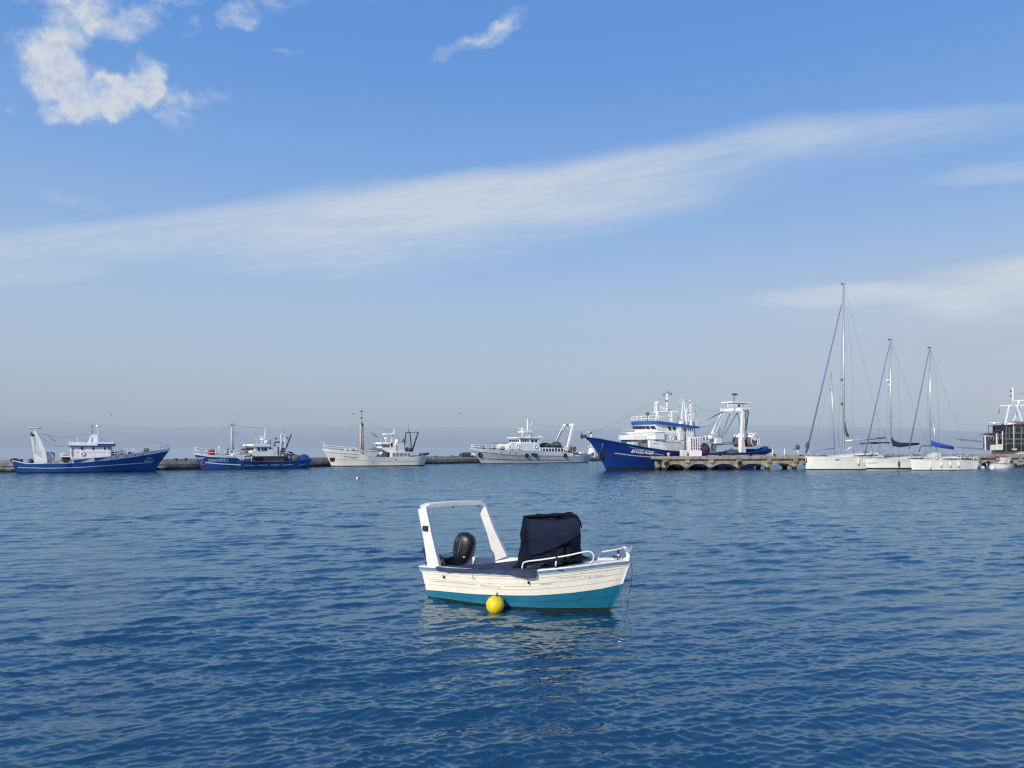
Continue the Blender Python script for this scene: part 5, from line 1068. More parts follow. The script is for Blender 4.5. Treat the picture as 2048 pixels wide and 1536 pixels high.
    ring2 = [(xl,-3.0,zl-.24)]+[(x,y,z+.01) for x,y,z in bot]+[(xl,3.0,zl-.24)]; o_ = len(m.v); m.add(ring2+[((xl+bx1)/2,0,(zb+zl)/2-.1)], [((i+1)%len(ring2),i,len(ring2)) for i in range(len(ring2))]); m.build('bridge_roof', WHITE, fr.e)
    part(fr, 'roof_rail', WHITE2, lambda m: (m.tube([(x*1.0-.1,y*.94,z+.75) for x,y,z in top],.05,6), m.tube([(x-.1,y*.94,z+.35) for x,y,z in top],.04,6), [m.tube([(x-.1,y*.94,z),(x-.1,y*.94,z+.75)],.045,5) for x,y,z in top[::2]], m.tube([(top[-1][0],top[-1][1]*.94,top[-1][2]+.75),q(1345,836,2.7)],.05,6)))
    # masts, radar scanners and frames over the bridge
    part(fr, 'searchlight', DGREY, lambda m: (m.sphere(q(1295,829,0),(.28,.28,.38),10,8), m.tube([q(1295,832,0),q(1295,842,0)],.08,6)))
    part(fr, 'main_mast', WHITE2, lambda m: (m.tube([q(1334,822,0),q(1334,786,0)],[.2,.09],8), m.tube([q(1326,790.5,0),q(1342,788.5,0)],.06,6), m.tube([q(1334,786,0),q(1334,780,0)],.03,5)))
    for px, py in ((1327,788.5),(1341,787.5),(1334.5,784.5),(1333,801.5)): part(fr, 'mast_light', MGREY, lambda m: m.sphere(q(px,py,0),(.24,.24,.2),8,6))
    mf = part(fr, 'mast_frame', WHITE2, lambda m: ([m.beam(q(px0,841,y),q(px1,823,y),.14) for px0,px1 in ((1311,1317),(1341,1337)) for y in (-1.1,1.1)], m.box(q(1342,822,0)[0],q(1318,822,0)[0],-1.3,1.3,q(1330,825,0)[2],q(1330,822.5,0)[2]), m.tube([q(1320,814,1.2),q(1342,815,1.2)],.05,5), m.tube([q(1320,814,1.2),q(1320,824,1.2)],.05,5), m.tube([q(1320,814,-1.2),q(1342,815,-1.2)],.05,5)))
    part(mf, 'radar_scanner', WHITE2, lambda m: (m.beam(q(1325,817,.6),q(1341,814.5,.6),.24), m.tube([q(1333,816,.6),q(1333,823,.6)],.22,8), m.sphere(q(1336,820,0),(.5,.4,.3),10,6)))
    part(fr, 'signal_mast', WHITE, lambda m: (m.tube([q(1313,842,.6),q(1313,810,.6)],[.22,.17],6), m.tube([q(1309.5,828,.6),q(1309.5,812,.6),q(1313,808,.6)],.07,6), m.tube([q(1316,826,.6),q(1316,812,.6)],.06,6))); part(fr, 'radome', WHITE2, lambda m: m.sphere(q(1312.5,807,.6),(.32,.32,.3),12,8)); part(fr, 'camera_dome', WHITE2, lambda m: m.sphere(q(1315.5,803.5,.6),(.2,.2,.16),10,6))
    part(fr, 'derrick_frame', WHITE2, lambda m: (m.beam(q(1343.5,843,1.5),q(1344,823,1.5),.2), m.tube([q(1349,823,1.5),q(1352,824,1.5),q(1358,838,1.5)],.12,6), m.beam(q(1343.5,843,-1.5),q(1344,823,-1.5),.2), m.tube([q(1349,823,-1.5),q(1352,824,-1.5),q(1358,838,-1.5)],.12,6)))
    part(fr, 'lattice_mast', WHITE, lambda m: (m.beam(q(1362,842,.9),q(1367,801,.9),.15), m.beam(q(1372,842,.9),q(1368,801,.9),.15), m.beam(q(1364,842,-.9),q(1367,801,-.9),.12), [m.beam(q(1367-.115*(y-801),y,.9),q(1368+.095*(y-801),y,.9),.08) for y in (808,815,822,830,837)], m.box(q(1371,800,0)[0],q(1361,800,0)[0],-.5,.5,q(1366,801,0)[2],q(1366,799.8,0)[2])))
    part(fr, 'ladder_tower', WHITE, lambda m: (m.beam(q(1373,853,1.4),q(1373,818,1.4),.2), m.beam(q(1382,853,1.4),q(1382,808,1.4),.3), [m.beam(q(1373,y,1.4),q(1382,y,1.4),.26) for y in (823,832)], m.beam(q(1374,820,1.4),q(1382,809,1.4),.1), m.tube([q(1383,808,1.4),q(1391,809,1.4),q(1392,834,1.4)],.05,5), m.tube([q(1383,822,1.4),q(1392,822,1.4)],.06,5)))
    part(fr, 'tower_panel', WHITE2, lambda m: m.prism([xz(1373,823,1.4),xz(1382,823,1.4),xz(1382,832,1.4),xz(1373,832,1.4)],1.35,1.38)); part(fr, 'satellite_dome', GREYW, lambda m: m.sphere(q(1381,802,1.4),(.22,.22,.2),8,6))
    part(fr, 'funnel', WHITE, lambda m: (m.tube([q(1377,853,.4),q(1378,834,.4)],.5,12), m.box(q(1386,840,0)[0],q(1366,840,0)[0],-1.4,1.0,q(1370,852,0)[2],q(1370,844,0)[2])), bevel=.04)
    for px,y0,y1 in ((1322,842,832),(1355,846,820),(1387,850,826),(1394,852,838)): part(fr, 'antenna', WHITE, lambda m: m.tube([q(px,y0,-.6),q(px,y1,-.6)],.035,5))
    part(fr, 'life_raft', WHITE2, lambda m: m.tube([q(1360,846,2.2),q(1367,847,2.2)],.3,10)); part(fr, 'aft_shade_post', DGREY, lambda m: [m.tube([q(px,857,2.2),q(px+1.5,876,2.2)],.06,5) for px in (1377,1381,1385,1389)])
    # after deck, winch house, gantry
    part(fr, 'winch_house', WHITE, lambda m: (m.prism([xz(1400,887,2.0),xz(1421,887.5,2.0),xz(1424,908,2.0),xz(1412,908,2.0),xz(1405,893,2.0),xz(1400,891,2.0)],-2.0,2.0),), bevel=.05); part(fr, 'winch_housing', MGREY, lambda m: m.prism([xz(1420,888,1.8),xz(1434,890,1.8),xz(1432,905,1.8),xz(1424,908,1.8)],-1.8,1.8), bevel=.04)
    part(fr, 'upper_rail', WHITE, lambda m: (m.tube([q(1391,884.5,2.6),q(1420,886,2.6)],.06,5), m.tube([q(1398,874,2.6),q(1418,876,2.6)],.05,5), [m.tube([q(px,874,2.6),q(px,886,2.6)],.05,5) for px in (1398,1405,1411,1417)])); part(fr, 'net_pile', NETP, lambda m: (m.sphere(q(1404,899,1.4),(1.2,1.2,1.15),14,10), m.sphere(q(1397,894,1.2),(.8,1.0,.7),12,8)))
    part(fr, 'life_raft', WHITE2, lambda m: (m.tube([q(1407,875.5,1.5),q(1414,876,1.5)],.34,10),)); part(fr, 'hydraulic_tank', WHITE2, lambda m: (m.sphere(q(1420,875.5,1.2),(.55,.5,.45),12,8), m.box(q(1427,880,0)[0],q(1416,880,0)[0],.6,1.8,q(1420,887,0)[2],q(1420,876,0)[2])), bevel=.05)
    g = part(fr, 'stern_gantry', WHITE2, lambda m: (m.beam(q(1449,822,-2.1),q(1424,871,-2.1),.50), m.beam(q(1424,871,-2.1),q(1425,888,-2.1),.42), m.beam(q(1485,821,2.3),q(1482,905,2.3),.34), m.beam(q(1448,820.5,-2.1),q(1487,818.5,2.3),.50), m.beam(q(1441.5,818.5,-2.3),q(1452,818,-2.3),.2), m.beam(q(1482,817.5,2.3),q(1499,816,2.3),.36), m.beam(q(1491.5,821,1.3),q(1490,880,1.3),.24)))
    part(g, 'gantry_foot', WHITE2, lambda m: m.prism([xz(1480.5,875,2.3),xz(1487,875,2.3),xz(1492,905,2.3),xz(1480,905,2.3)],1.9,2.35), bevel=.03)
    part(g, 'top_platform', WHITE2, lambda m: (m.box(q(1492,805,0)[0],q(1453,805,0)[0],-1.2,1.2,q(1470,806.5,0)[2],q(1470,804,0)[2]), [m.tube([q(px,806,y),q(px,818,y)],.045,5) for px in (1455,1464,1474,1483,1490) for y in (-1,1)], [m.tube([q(1454,y,1.0),q(1491,y-.5,1.0)],.05,5) for y in (810,814)])); part(g, 'masthead_light', DGREY, lambda m: (m.tube([q(1468,804,0),q(1468,790,0)],.07,6), m.box(q(1473,788,0)[0],q(1465.5,788,0)[0],-.2,.2,q(1470,790.5,0)[2],q(1470,787,0)[2])))
    part(g, 'gantry_lamp', DGREY, lambda m: m.sphere(q(1478,811.5,.5),(.25,.25,.28),8,6)); part(g, 'warp_block', WHITE2, lambda m: (m.sphere(q(1493,822,1.8),(.4,.3,.35),10,8), m.sphere(q(1443,822,-2),(.25,.25,.25),8,6)))
    for a, b in ((q(1460,826,0),q(1439,881,0)),(q(1474,826,.3),q(1441,881,.2)),(q(1475,827,.3),q(1480,851,1.2)),(q(1497,823,1.5),q(1492,862,1.5)),(q(1440,856,-1.5),q(1436,882,-1.5)),(q(1444,824,-2),q(1414,840,-.5))): part(g, 'hydraulic_ram', MGREY, lambda m: m.tube([a, Vector(a).lerp(Vector(b),.5), b],[.09,.12,.07],6))
    part(fr, 'boom', MGREY, lambda m: (m.beam(q(1421,889.5,.6),q(1478,887.5,.6),.2), m.beam(q(1424,886.5,0),q(1479,884,0),.14))); part(fr, 'boom_block', DGREY, lambda m: (m.sphere(q(1437,881.5,.5),(.35,.4,.4),10,8),))
    dr = q(1497,882,1.0); part(fr, 'net_drum', NETM, lambda m: (m.tube([q(1493,893,1.2), q(1499,874,1.2)],[.0,.0],4) if False else m.tube([(dr[0]+.2,-1.6,dr[2]),(dr[0]-.2,2.2,dr[2])],.95,20),)); part(fr, 'drum_cover', WHITE2, lambda m: (m.tube([(dr[0]+.25,-1.5,dr[2]+.62),(dr[0]-.1,2.3,dr[2]+.62)],.62,16), m.box(dr[0]-.5,dr[0]+.6,-.6,2.2,dr[2]+1.1,dr[2]+1.32)), bevel=.04); part(fr, 'drum_flange', GREYW, lambda m: (m.torus((dr[0]-.22,2.3,dr[2]),.95,.08,'y'), m.tube([(dr[0]-.8,2.3,dr[2]+.4),(dr[0]-.5,2.3,dr[2]-1.2)],.09,6)))
    part(fr, 'deck_gear', DGREY, lambda m: (m.sphere(q(1464,905,.6),(1.4,1.6,.45),14,8), m.sphere(q(1463,901,.6),(.4,.5,.35),10,6))); part(fr, 'stern_ramp', NAVY, lambda m: (m.tube([q(1499,903,0),q(1515,902,0),q(1529,897.5,0),q(1534,897,0)],[.25,.35,.5,.4],10),)); part(fr, 'stern_plate', WHITE2, lambda m: m.prism([xz(1527,908,1.2),xz(1536,903,1.2),xz(1536.5,901.5,1.2),xz(1527,906,1.2)],-1.2,1.2))
    for a, b, sg in ((q(1399,853,0),q(1449,822,-1.5),.9),(q(1399,856,1),q(1449,828,-1.5),.6),(q(1372,801,0),q(1449,820,-1),.8),(q(1334,790,0),q(1172,872,0),.3),(q(1403,872,1),q(1449,824,-1),.5)): stay(fr, 'warp', a, b, .02, WIRE, sg)
    return fr
BIG = trawler_big_blue()

def gull(name, loc, yaw, wing, label, perched=False, group=None):
    e = bpy.data.objects.new(name, None); C.objects.link(e); e.location = loc; e.rotation_euler = (0,0,yaw); tag(e, label, 'gull', group)
    if perched:
        part(e, 'body', GULLW, lambda m: (m.tube([(-.26,0,.26),(-.12,0,.30),(.05,0,.36),(.14,0,.46),(.15,0,.55),(.19,0,.60),(.25,0,.60)],[.02,.085,.115,.09,.062,.062,.02],10)))
        for s in (-1,1): part(e, 'wing', GULLG, lambda m: m.tube([(.06,s*.09,.37),(-.12,s*.10,.32),(-.36,s*.03,.26)],[.05,.07,.012],8)); part(e, 'leg', BEAK, lambda m: m.tube([(.0,s*.04,.0),(.0,s*.04,.28)],.012,6))
        part(e, 'beak', BEAK, lambda m: m.tube([(.24,0,.60),(.32,0,.585)],[.018,.006],6))
    else:
        part(e, 'body', GULLW, lambda m: m.tube([(-.28,0,0),(-.1,0,0),(.1,0,.02),(.25,0,.04),(.33,0,.03)],[.02,.085,.09,.055,.01],10))
        for s in (-1,1):
            part(e, 'wing', GULLG, lambda m: m.grid([[(.10,s*.05,.05),(.12,s*.32,.05+wing),(.02,s*.62,.05+wing*.75),(-.12,s*.80,wing*.4)],[(-.12,s*.05,.05),(-.08,s*.32,.05+wing),(-.12,s*.62,.05+wing*.72),(-.15,s*.80,wing*.4)]]))
        part(e, 'tail', GULLW, lambda m: m.add([(-.24,-.03,.0),(-.24,.03,0),(-.42,.09,.01),(-.42,-.09,.01)],[(0,1,2,3)]))
bp_ = BIG.q(1177,870,0); bw = (BIG.O[0]+bp_[0]*BIG.h[0], BIG.O[1]+bp_[0]*BIG.h[1])
gull('gull', (bw[0],bw[1],bp_[2]-.03), 1.9, .2, 'white gull perched on the bow tip of the largest blue trawler', True)
for px, py, d, yaw, lab in ((221,831,130,0.4,'gull flying above the leftmost blue trawler'),(473,831,140,2.4,'gull flying just right of the beige mast'),(706,828,140,0.8,'gull flying just left of the tall tan mast'),(920,828,150,2.8,'gull flying between the cream and grey trawlers'),(1105,829,190,1.6,'gull flying faintly above the grey trawler gantry')):
    gull('gull', ((px-1024)/FOC*d, d, CAMH+(HOR-py)/FOC*d), yaw, .16, lab, False, 'gulls flying above the harbour')

# ------------------------------------------------------------------ YACHTS
YG = 'sailing yachts moored side by side at the pier'
def yacht(label, O, L, B, fbow, fst, mast, masth, mr, boomz, stay_pts, stem_over=0.25, yaw=None, group=YG, name='sailing_yacht'):
    yw = yaw if yaw is not None else math.atan(0.25)+PI
    fr = Frame(name, O[0], O[1], yw); fr.L = L
    tag(fr.e, label, 'sailing yacht', group)
    stem = [(L-.6,-.5),(L,0),(L+stem_over,fbow),(L+stem_over+.03,fbow+1)]; stern = [(0.5,-.5),(0.15,0),(-.1,fst*.7),(.1,fst+.5)]
    sheer = [(0,fst),(L*.4,fst+.02),(L*.7,(fst+fbow)/2+.02),(L+stem_over,fbow)]
    H = Hull(fr, 1, B/2, stem, stern, sheer, sw=0.72, pd=2.0, pw=1.7, tw=.38, kw=.86, depth=.55, tb=.42)
    return fr, H
def yacht_common(fr, H, mast_px, top_py, base_py, mr, spreaders, stay_top, stay_bot, furl_r, label2=None, backs=()):
    q = fr.q
    part(fr, 'mast', ALU, lambda m: m.tube([q(mast_px,base_py,0),q(mast_px-.5,top_py,0)],[mr,mr*.8],10))
    part(fr, 'masthead', DGREY, lambda m: (m.box(q(mast_px+2,top_py,0)[0],q(mast_px-5,top_py,0)[0],-.05,.05,q(mast_px,top_py+1.5,0)[2],q(mast_px,top_py-.5,0)[2]), m.tube([q(mast_px-4.5,top_py,0),q(mast_px-4.5,top_py-3,0)],.025,5)))
    for py, half in spreaders:
        z = q(mast_px,py,0)[2]; x = q(mast_px,py,0)[0]
        part(fr, 'spreader', ALU, lambda m: m.tube([(x-.45,-half,z+.05),(x,0,z),(x-.45,half,z+.05)],[.03,.05,.03],6))
    part(fr, 'furled_genoa', FURL, lambda m: m.tube([q(*stay_bot,0),q(*stay_top,0)],[furl_r,furl_r*.62],8)); part(fr, 'forestay', WIRE, lambda m: m.tube([q(*stay_top,0),q(mast_px-.5,top_py+1,0)],.02,5))
    for s in (-1,1):
        w = H.w(H.T(q(mast_px,base_py,0)[0],1.2),1.2)
        pts = [q(mast_px,top_py+3,0)]+[(q(mast_px,py,0)[0]-.45,s*half,q(mast_px,py,0)[2]+.05) for py, half in spreaders]+[(q(mast_px,base_py,0)[0]-.3,s*w*.95,H.zs(.5))]
        part(fr, 'shroud', WIRE, lambda m: m.tube(pts,.017,5))
    for s in (-1,1):
        z = H.zs(.03); part(fr, 'backstay', WIRE, lambda m: m.tube([q(mast_px,top_py+1,0),(2.2,0,q(mast_px,top_py+1,0)[2]*.30),(.2,s*H.w(.02,z)*.8,z)],.016,5))
def cabin(fr, H, x0, x1, h, hwf, mat=GEL, win=True, wx=None):
    m = MB(); rows = []
    for i in range(17):
        s = i/16; x = x0+(x1-x0)*s; t = H.T(x,1.2); z = H.zs(t); hw = min(hwf, H.w(t,z)*.72); hh = h*(math.sin(PI*min(1,s*3.2)/2))*(1-.55*s) if s > 0 else h*.0
        hh = h*min(1, s*8)*(1-s**1.6)+.02
        rows.append([(x,-hw,z-.02),(x,-hw*.93,z+hh*.7),(x,-hw*.7,z+hh),(x,0,z+hh+.06),(x,hw*.7,z+hh),(x,hw*.93,z+hh*.7),(x,hw,z-.02)])
    m.grid(rows, sm=False); o = m.build('coachroof', mat, fr.e)
    if win:
        a, b = wx; k = MB(); r0, r1 = [], []
        for i in range(11):
            x = a+(b-a)*i/10; s = (x-x0)/(x1-x0); t = H.T(x,1.2); z = H.zs(t); hw = min(hwf, H.w(t,z)*.72); hh = h*min(1,s*8)*(1-s**1.6)+.02; g = math.sin(PI*i/10)**.4*.5
            r0.append((x,hw*.98+.015,z+hh*.40-hh*.34*g)); r1.append((x,hw*.94+.03,z+hh*.40+hh*.40*g))
        k.grid([r0,r1]); k.build('cabin_window', GLASS, o)
    return o
def fender(fr, H, x, zt, l=.7, r=.13, mat=GEL):
    t = H.T(x,.9); p = H.side(x, zt-l/2, r+.02); part(fr, 'fender', mat, lambda m: (m.tube([(p[0],p[1],zt-l),(p[0],p[1],zt-l+.1),(p[0],p[1],zt-.1),(p[0],p[1],zt)],[r*.4,r,r,r*.4],10), m.tube([(p[0],p[1],zt),(p[0],p[1]-.1,H.zs(t)+.1)],.02,5)))
def pulpit(fr, H, h=.6, r=.03, name='pulpit'):
    part(fr, name, STEEL, lambda m: ([m.tube([(H.X(t,H.zs(t)),s*(H.w(t,H.zs(t))-.05),H.zs(t)),(H.X(t,H.zs(t)),s*(H.w(t,H.zs(t))-.03),H.zs(t)+h)],r,5) for t in (.80,.90,.965) for s in (-1,1)], [m.tube([(H.X(t,H.zs(t)),s*(H.w(t,H.zs(t))-.03),H.zs(t)+h) for t in (.80,.85,.90,.965,.99)],r,5) for s in (-1,1)]))
def lifelines(fr, H, t0=.02, t1=.80, h=.6, n=7):
    part(fr, 'lifeline', WIRE, lambda m: [m.tube([(H.X(t,H.zs(t)),s*(H.w(t,H.zs(t))-.04),H.zs(t)+h*f) for t in [t0+(t1-t0)*i/10 for i in range(11)]],.013,4) for s in (-1,1) for f in (1,.5)]); part(fr, 'stanchion', STEEL, lambda m: [m.tube([(H.X(t,H.zs(t)),s*(H.w(t,H.zs(t))-.04),H.zs(t)),(H.X(t,H.zs(t)),s*(H.w(t,H.zs(t))-.04),H.zs(t)+h)],.022,5) for t in [t0+(t1-t0)*i/n for i in range(n+1)] for s in (-1,1)])

def yachts():
    sl = 0.25; ux, uy = math.cos(math.atan(sl)), math.sin(math.atan(sl))
    def origin(bow_px, d, L): bx = (bow_px-1024)/FOC*d; return (bx+L*ux, d+L*uy)
    # 1: tallest, nearest the trawler
    L = 14.6; fr, H = yacht('largest white yacht with the tallest mast, plumb bow and bare grey boom', origin(1612,112.0,L), L, 4.3, 2.02, 1.85, 0,0,0,0,0, .12)
    H.shell('hull', [GEL, BOOT], [('bottom',.16,1),(.16,'sheer',0)], n=40, sub=4); H.deck(.03, GEL); q = fr.q
    H.strip('cove_line', [(1.0,1.42),(L-.8,1.55)], .05, GREYW, .01); H.rail_cap(.035, GREYW, 'toe_rail')
    H.poly('hull_window', [fr.xz(1674,919,2),fr.xz(1683.5,919,2),fr.xz(1682,921,2),fr.xz(1676,921,2)], GLASS, .03)
    cabin(fr, H, 1.6, 11.2, .78, 1.7, wx=(3.0,7.8))
    yacht_common(fr, H, 1687.5, 568, 911, .155, ((697,1.15),(798,1.45)), (1683,610), (1616,893), .13)
    part(fr, 'furling_drum', DGREY, lambda m: (m.sphere(q(1615,891,0),(.28,.28,.5),12,8), m.tube([q(1616,895,0),q(1611.5,905,0)],[.2,.12],8))); H_ = H
    a = H.side(*fr.xz(1620.5,921,1), .05); part(fr, 'anchor', DGREY, lambda m: (m.tube([(a[0],a[1],a[2]+.4),(a[0],a[1],a[2]-.25)],.07,6), m.tube([(a[0]-.02,a[1],a[2]-.3),(a[0]+.35,a[1]-.1,a[2]-.15)],.09,6)))
    part(fr, 'boom', ALU, lambda m: (m.tube([q(1690,882,0),q(1770,875,0)],[.16,.15],8),)); part(fr, 'vang', ALU, lambda m: m.tube([q(1694,899,0),q(1722,883,0)],.07,6)); part(fr, 'mainsail_cover', DGREY, lambda m: (m.tube([q(1689.5,842,0),q(1692,862,0),q(1695,871,0),q(1697,874,0)],[.06,.14,.22,.08],8),))
    for py, r_ in ((808,.22),(759.5,.2)): part(fr, 'mast_lamp', DGREY, lambda m: m.sphere(q(1683.5,py,0),(r_*.7,r_*.7,r_),8,6))
    fender(fr, H, fr.q(1716,920,2)[0], 1.75, .95, .13); pulpit(fr, H, .62); lifelines(fr, H)
    part(fr, 'bimini', SAILB, lambda m: m.grid([[(x, y, q(1760,886,0)[2]+.12*math.cos(y*.9)-.05*abs(x-1.6)+.05*math.sin(x*3)) for y in (-1.5,-.9,0,.9,1.5)] for x in [.2+.35*k for k in range(12)]]), solid=.12); part(fr, 'bimini_frame', STEEL, lambda m: [m.tube([(x,s*1.5,1.8),(x2,s*1.5,q(1760,888,0)[2])],.035,5) for x, x2 in ((1.2,.4),(1.4,2.0),(2.8,3.6)) for s in (-1,1)])
    part(fr, 'sprayhood', DGREY, lambda m: m.sphere((4.2,0,2.0),(.9,1.4,.75),16,10)); part(fr, 'wheel', STEEL, lambda m: (m.torus((1.4,.7,2.5),.42,.03,'x'), m.torus((1.4,-.7,2.5),.42,.03,'x')))
    # 2: middle
    L = 11.9; fr, H = yacht('white yacht with a radar on its mast, a navy boom cover and dark lettering', origin(1733,110.0,L), L, 3.7, 1.75, 1.55, 0,0,0,0,0, .35)
    H.shell('hull', [GEL, BOOT, GREYW], [('bottom',.10,0),(.10,.38,1),(.38,1.12,0),(1.12,1.19,2),(1.19,'sheer',0)], n=40, sub=3); H.deck(.03, GEL); H.rail_cap(.035, GREYW, 'toe_rail'); q = fr.q
    x, z = fr.xz(1745,928,1.2); H.text('VOTZ', x, z, .30, MGREY, 'name_lettering', width=1.25); H.strip('cove_line', [(.8,1.32),(L-.6,1.42)], .03, MGREY, .02)
    cabin(fr, H, 2.0, 8.6, .5, 1.35, wx=(2.6,6.0)); yacht_common(fr, H, 1781.5, 679, 912, .12, ((760,1.0),(835,1.2)), (1779,690), (1729,912), .10)
    part(fr, 'radar', WHITE2, lambda m: (m.tube([q(1774,761,0),q(1777.5,761,0)],.0,4) if False else m.sphere(q(1775.5,761,0),(.32,.3,.16),12,8), m.tube([q(1781,764,0),q(1775.5,763,0)],.06,5))); part(fr, 'mast_lamp', WHITE2, lambda m: m.sphere(q(1778.5,769.5,0),.14,8,6))
    part(fr, 'boom', ALU, lambda m: m.tube([q(1783,889,0),q(1838,888,0)],.09,8)); part(fr, 'boom_cover', SAILB, lambda m: (m.tube([q(1782,872,0),q(1783,880,0),q(1788,887,0),q(1800,890,0),q(1815,889,0),q(1838,887.5,0)],[.07,.24,.42,.36,.27,.14],10),))
    part(fr, 'bimini_frame', STEEL, lambda m: [m.tube([(x,s*1.2,1.6),(x2,s*1.2,2.9)],.035,5) for x, x2 in ((.5,1.2),(1.6,.6),(2.6,3.4),(3.5,2.4)) for s in (-1,1)]); part(fr, 'sprayhood', DGREY, lambda m: m.sphere((3.3,0,1.75),(.7,1.15,.6),14,8)); part(fr, 'wheel', STEEL, lambda m: m.torus((1.3,0,2.2),.42,.03,'x'))
    fender(fr, H, fr.q(1799,920,1.7)[0], 1.35, .75, .15, DGREY); fender(fr, H, fr.q(1736,916,1.0)[0], 1.5, .5, .12); pulpit(fr, H, .58); lifelines(fr, H)
    part(fr, 'bathing_platform', GEL, lambda m: m.box(-.5,.2,-1.1,1.1,.25,.35))
    # 3: right
    L = 10.6; fr, H = yacht('white yacht with a bright blue boom cover and a row of white fenders', origin(1824,109.4,L), L, 3.4, 1.62, 1.40, 0,0,0,0,0, .35)
    H.shell('hull', [GEL, BOOT], [('bottom',.12,1),(.12,'sheer',0)], n=40, sub=4); H.deck(.03, GEL); H.rail_cap(.03, GREYW, 'toe_rail'); q = fr.q
    cabin(fr, H, 2.6, 9.0, .62, 1.3, wx=(3.0,6.6)); yacht_common(fr, H, 1860.5, 695, 912, .11, ((770,.9),(838,1.1)), (1858,702), (1818,898), .10)
    part(fr, 'boom', ALU, lambda m: m.tube([q(1862,886,0),q(1907,896,0)],.08,8)); part(fr, 'boom_cover', SAILBL, lambda m: (m.tube([q(1862,882,0),q(1865,887,0),q(1880,891,0),q(1906,896,0)],[.18,.36,.34,.24],10),))
    sx = q(1863,905,0)[0]; part(fr, 'sprayhood', CANVAS, lambda m: m.grid([[(sx-.75, y, z) for y, z in pr] for pr in [[(-1.05,1.5),(-.98,2.35),(-.6,2.62),(0,2.70),(.6,2.62),(.98,2.35),(1.05,1.5)]]]+[[(sx+.1, y*.98, z*.985+.02) for y, z in [(-1.05,1.5),(-.98,2.30),(-.6,2.52),(0,2.60),(.6,2.52),(.98,2.30),(1.05,1.5)]],[(sx+.95, y*.9, 1.55+(z-1.5)*.22) for y, z in [(-1.05,1.5),(-.98,2.35),(-.6,2.6),(0,2.7),(.6,2.6),(.98,2.35),(1.05,1.5)]]], sm=False)); part(fr, 'bimini', DGREY, lambda m: (m.tube([q(1838,904,.9),q(1841,894,.9),q(1846,891.5,.9),q(1862,892,.9)],.07,6), m.tube([q(1838,904,-.9),q(1841,894,-.9),q(1846,891.5,-.9),q(1862,892,-.9)],.07,6)))
    for px in (1867,1884,1900,1916): fender(fr, H, fr.q(px,924,1.6)[0], 1.28, .72 if px > 1870 else 1.0, .13)
    part(fr, 'stern_rail', STEEL, lambda m: ([m.tube([(x,s*1.15,1.4),(x,s*1.15,2.1)],.035,5) for x in (.1,.8,1.5) for s in (-1,1)], m.tube([(1.5,1.15,2.1),(.1,1.15,2.1),(.1,-1.15,2.1),(1.5,-1.15,2.1)],.035,5))); part(fr, 'horseshoe_buoy', CANVAS, lambda m: (m.torus((.3,1.2,1.85),.2,.08,'y'), m.tube([(.9,1.2,1.45),(.9,1.2,2.0)],.12,8))); pulpit(fr, H, .55); lifelines(fr, H)
    part(fr, 'bathing_ladder', STEEL, lambda m: [m.tube([(-.15,y,2.0),(-.25,y,.7)],.03,5) for y in (.3,.6)])
    # two smaller yachts on the far side, mostly hidden
    def far(px_b, px_t, py_t, d, lab, boom=None):
        L = 9.0; yw = math.atan(.25)+PI; dx, dy = math.cos(yw+PI), math.sin(yw+PI); mx, my = (px_b-1024)/FOC*d, d; O = (mx+5.0*dx*1.0, my+5.0*dy)
        fr, H = yacht(lab, (O[0],O[1]), L, 3.0, 1.5, 1.3, 0,0,0,0,0,.3); H.shell('hull', [GEL, BOOT], [('bottom',.12,1),(.12,'sheer',0)], n=24, sub=2); H.deck(.03, GEL); cabin(fr, H, 2.2, 7.2, .5, 1.1, wx=(2.8,5.5)); q = fr.q
        part(fr, 'mast', ALU, lambda m: m.tube([q(px_b,915,0),q(px_t,py_t,0)],[.10,.08],8)); part(fr, 'masthead', DGREY, lambda m: m.box(q(px_t+2.5,0,0)[0],q(px_t-2.5,0,0)[0],-.05,.05,q(0,py_t+1,0)[2],q(0,py_t-.5,0)[2]))
        part(fr, 'forestay', WIRE, lambda m: m.tube([q(px_t,py_t+2,0),(L+.2,0,1.5)],.015,5)); part(fr, 'backstay', WIRE, lambda m: m.tube([q(px_t,py_t+2,0),(.1,0,1.3)],.015,5))
        for s in (-1,1): part(fr, 'shroud', WIRE, lambda m: m.tube([q(px_t,py_t+3,0),(4.8,s*1.3,1.35)],.015,5))
        if boom: part(fr, 'boom', MGREY, lambda m: m.tube([q(*boom[0],0),q(*boom[1],0)],.07,6))
    far(1670,1661.5,742,122.5,'small yacht behind the pier whose mast stands just left of the tallest mast',((1667,897),(1628,901)))
    far(1874,1866,836,126.0,'small yacht behind the pier with a short leaning mast right of the rightmost tall mast')
yachts()

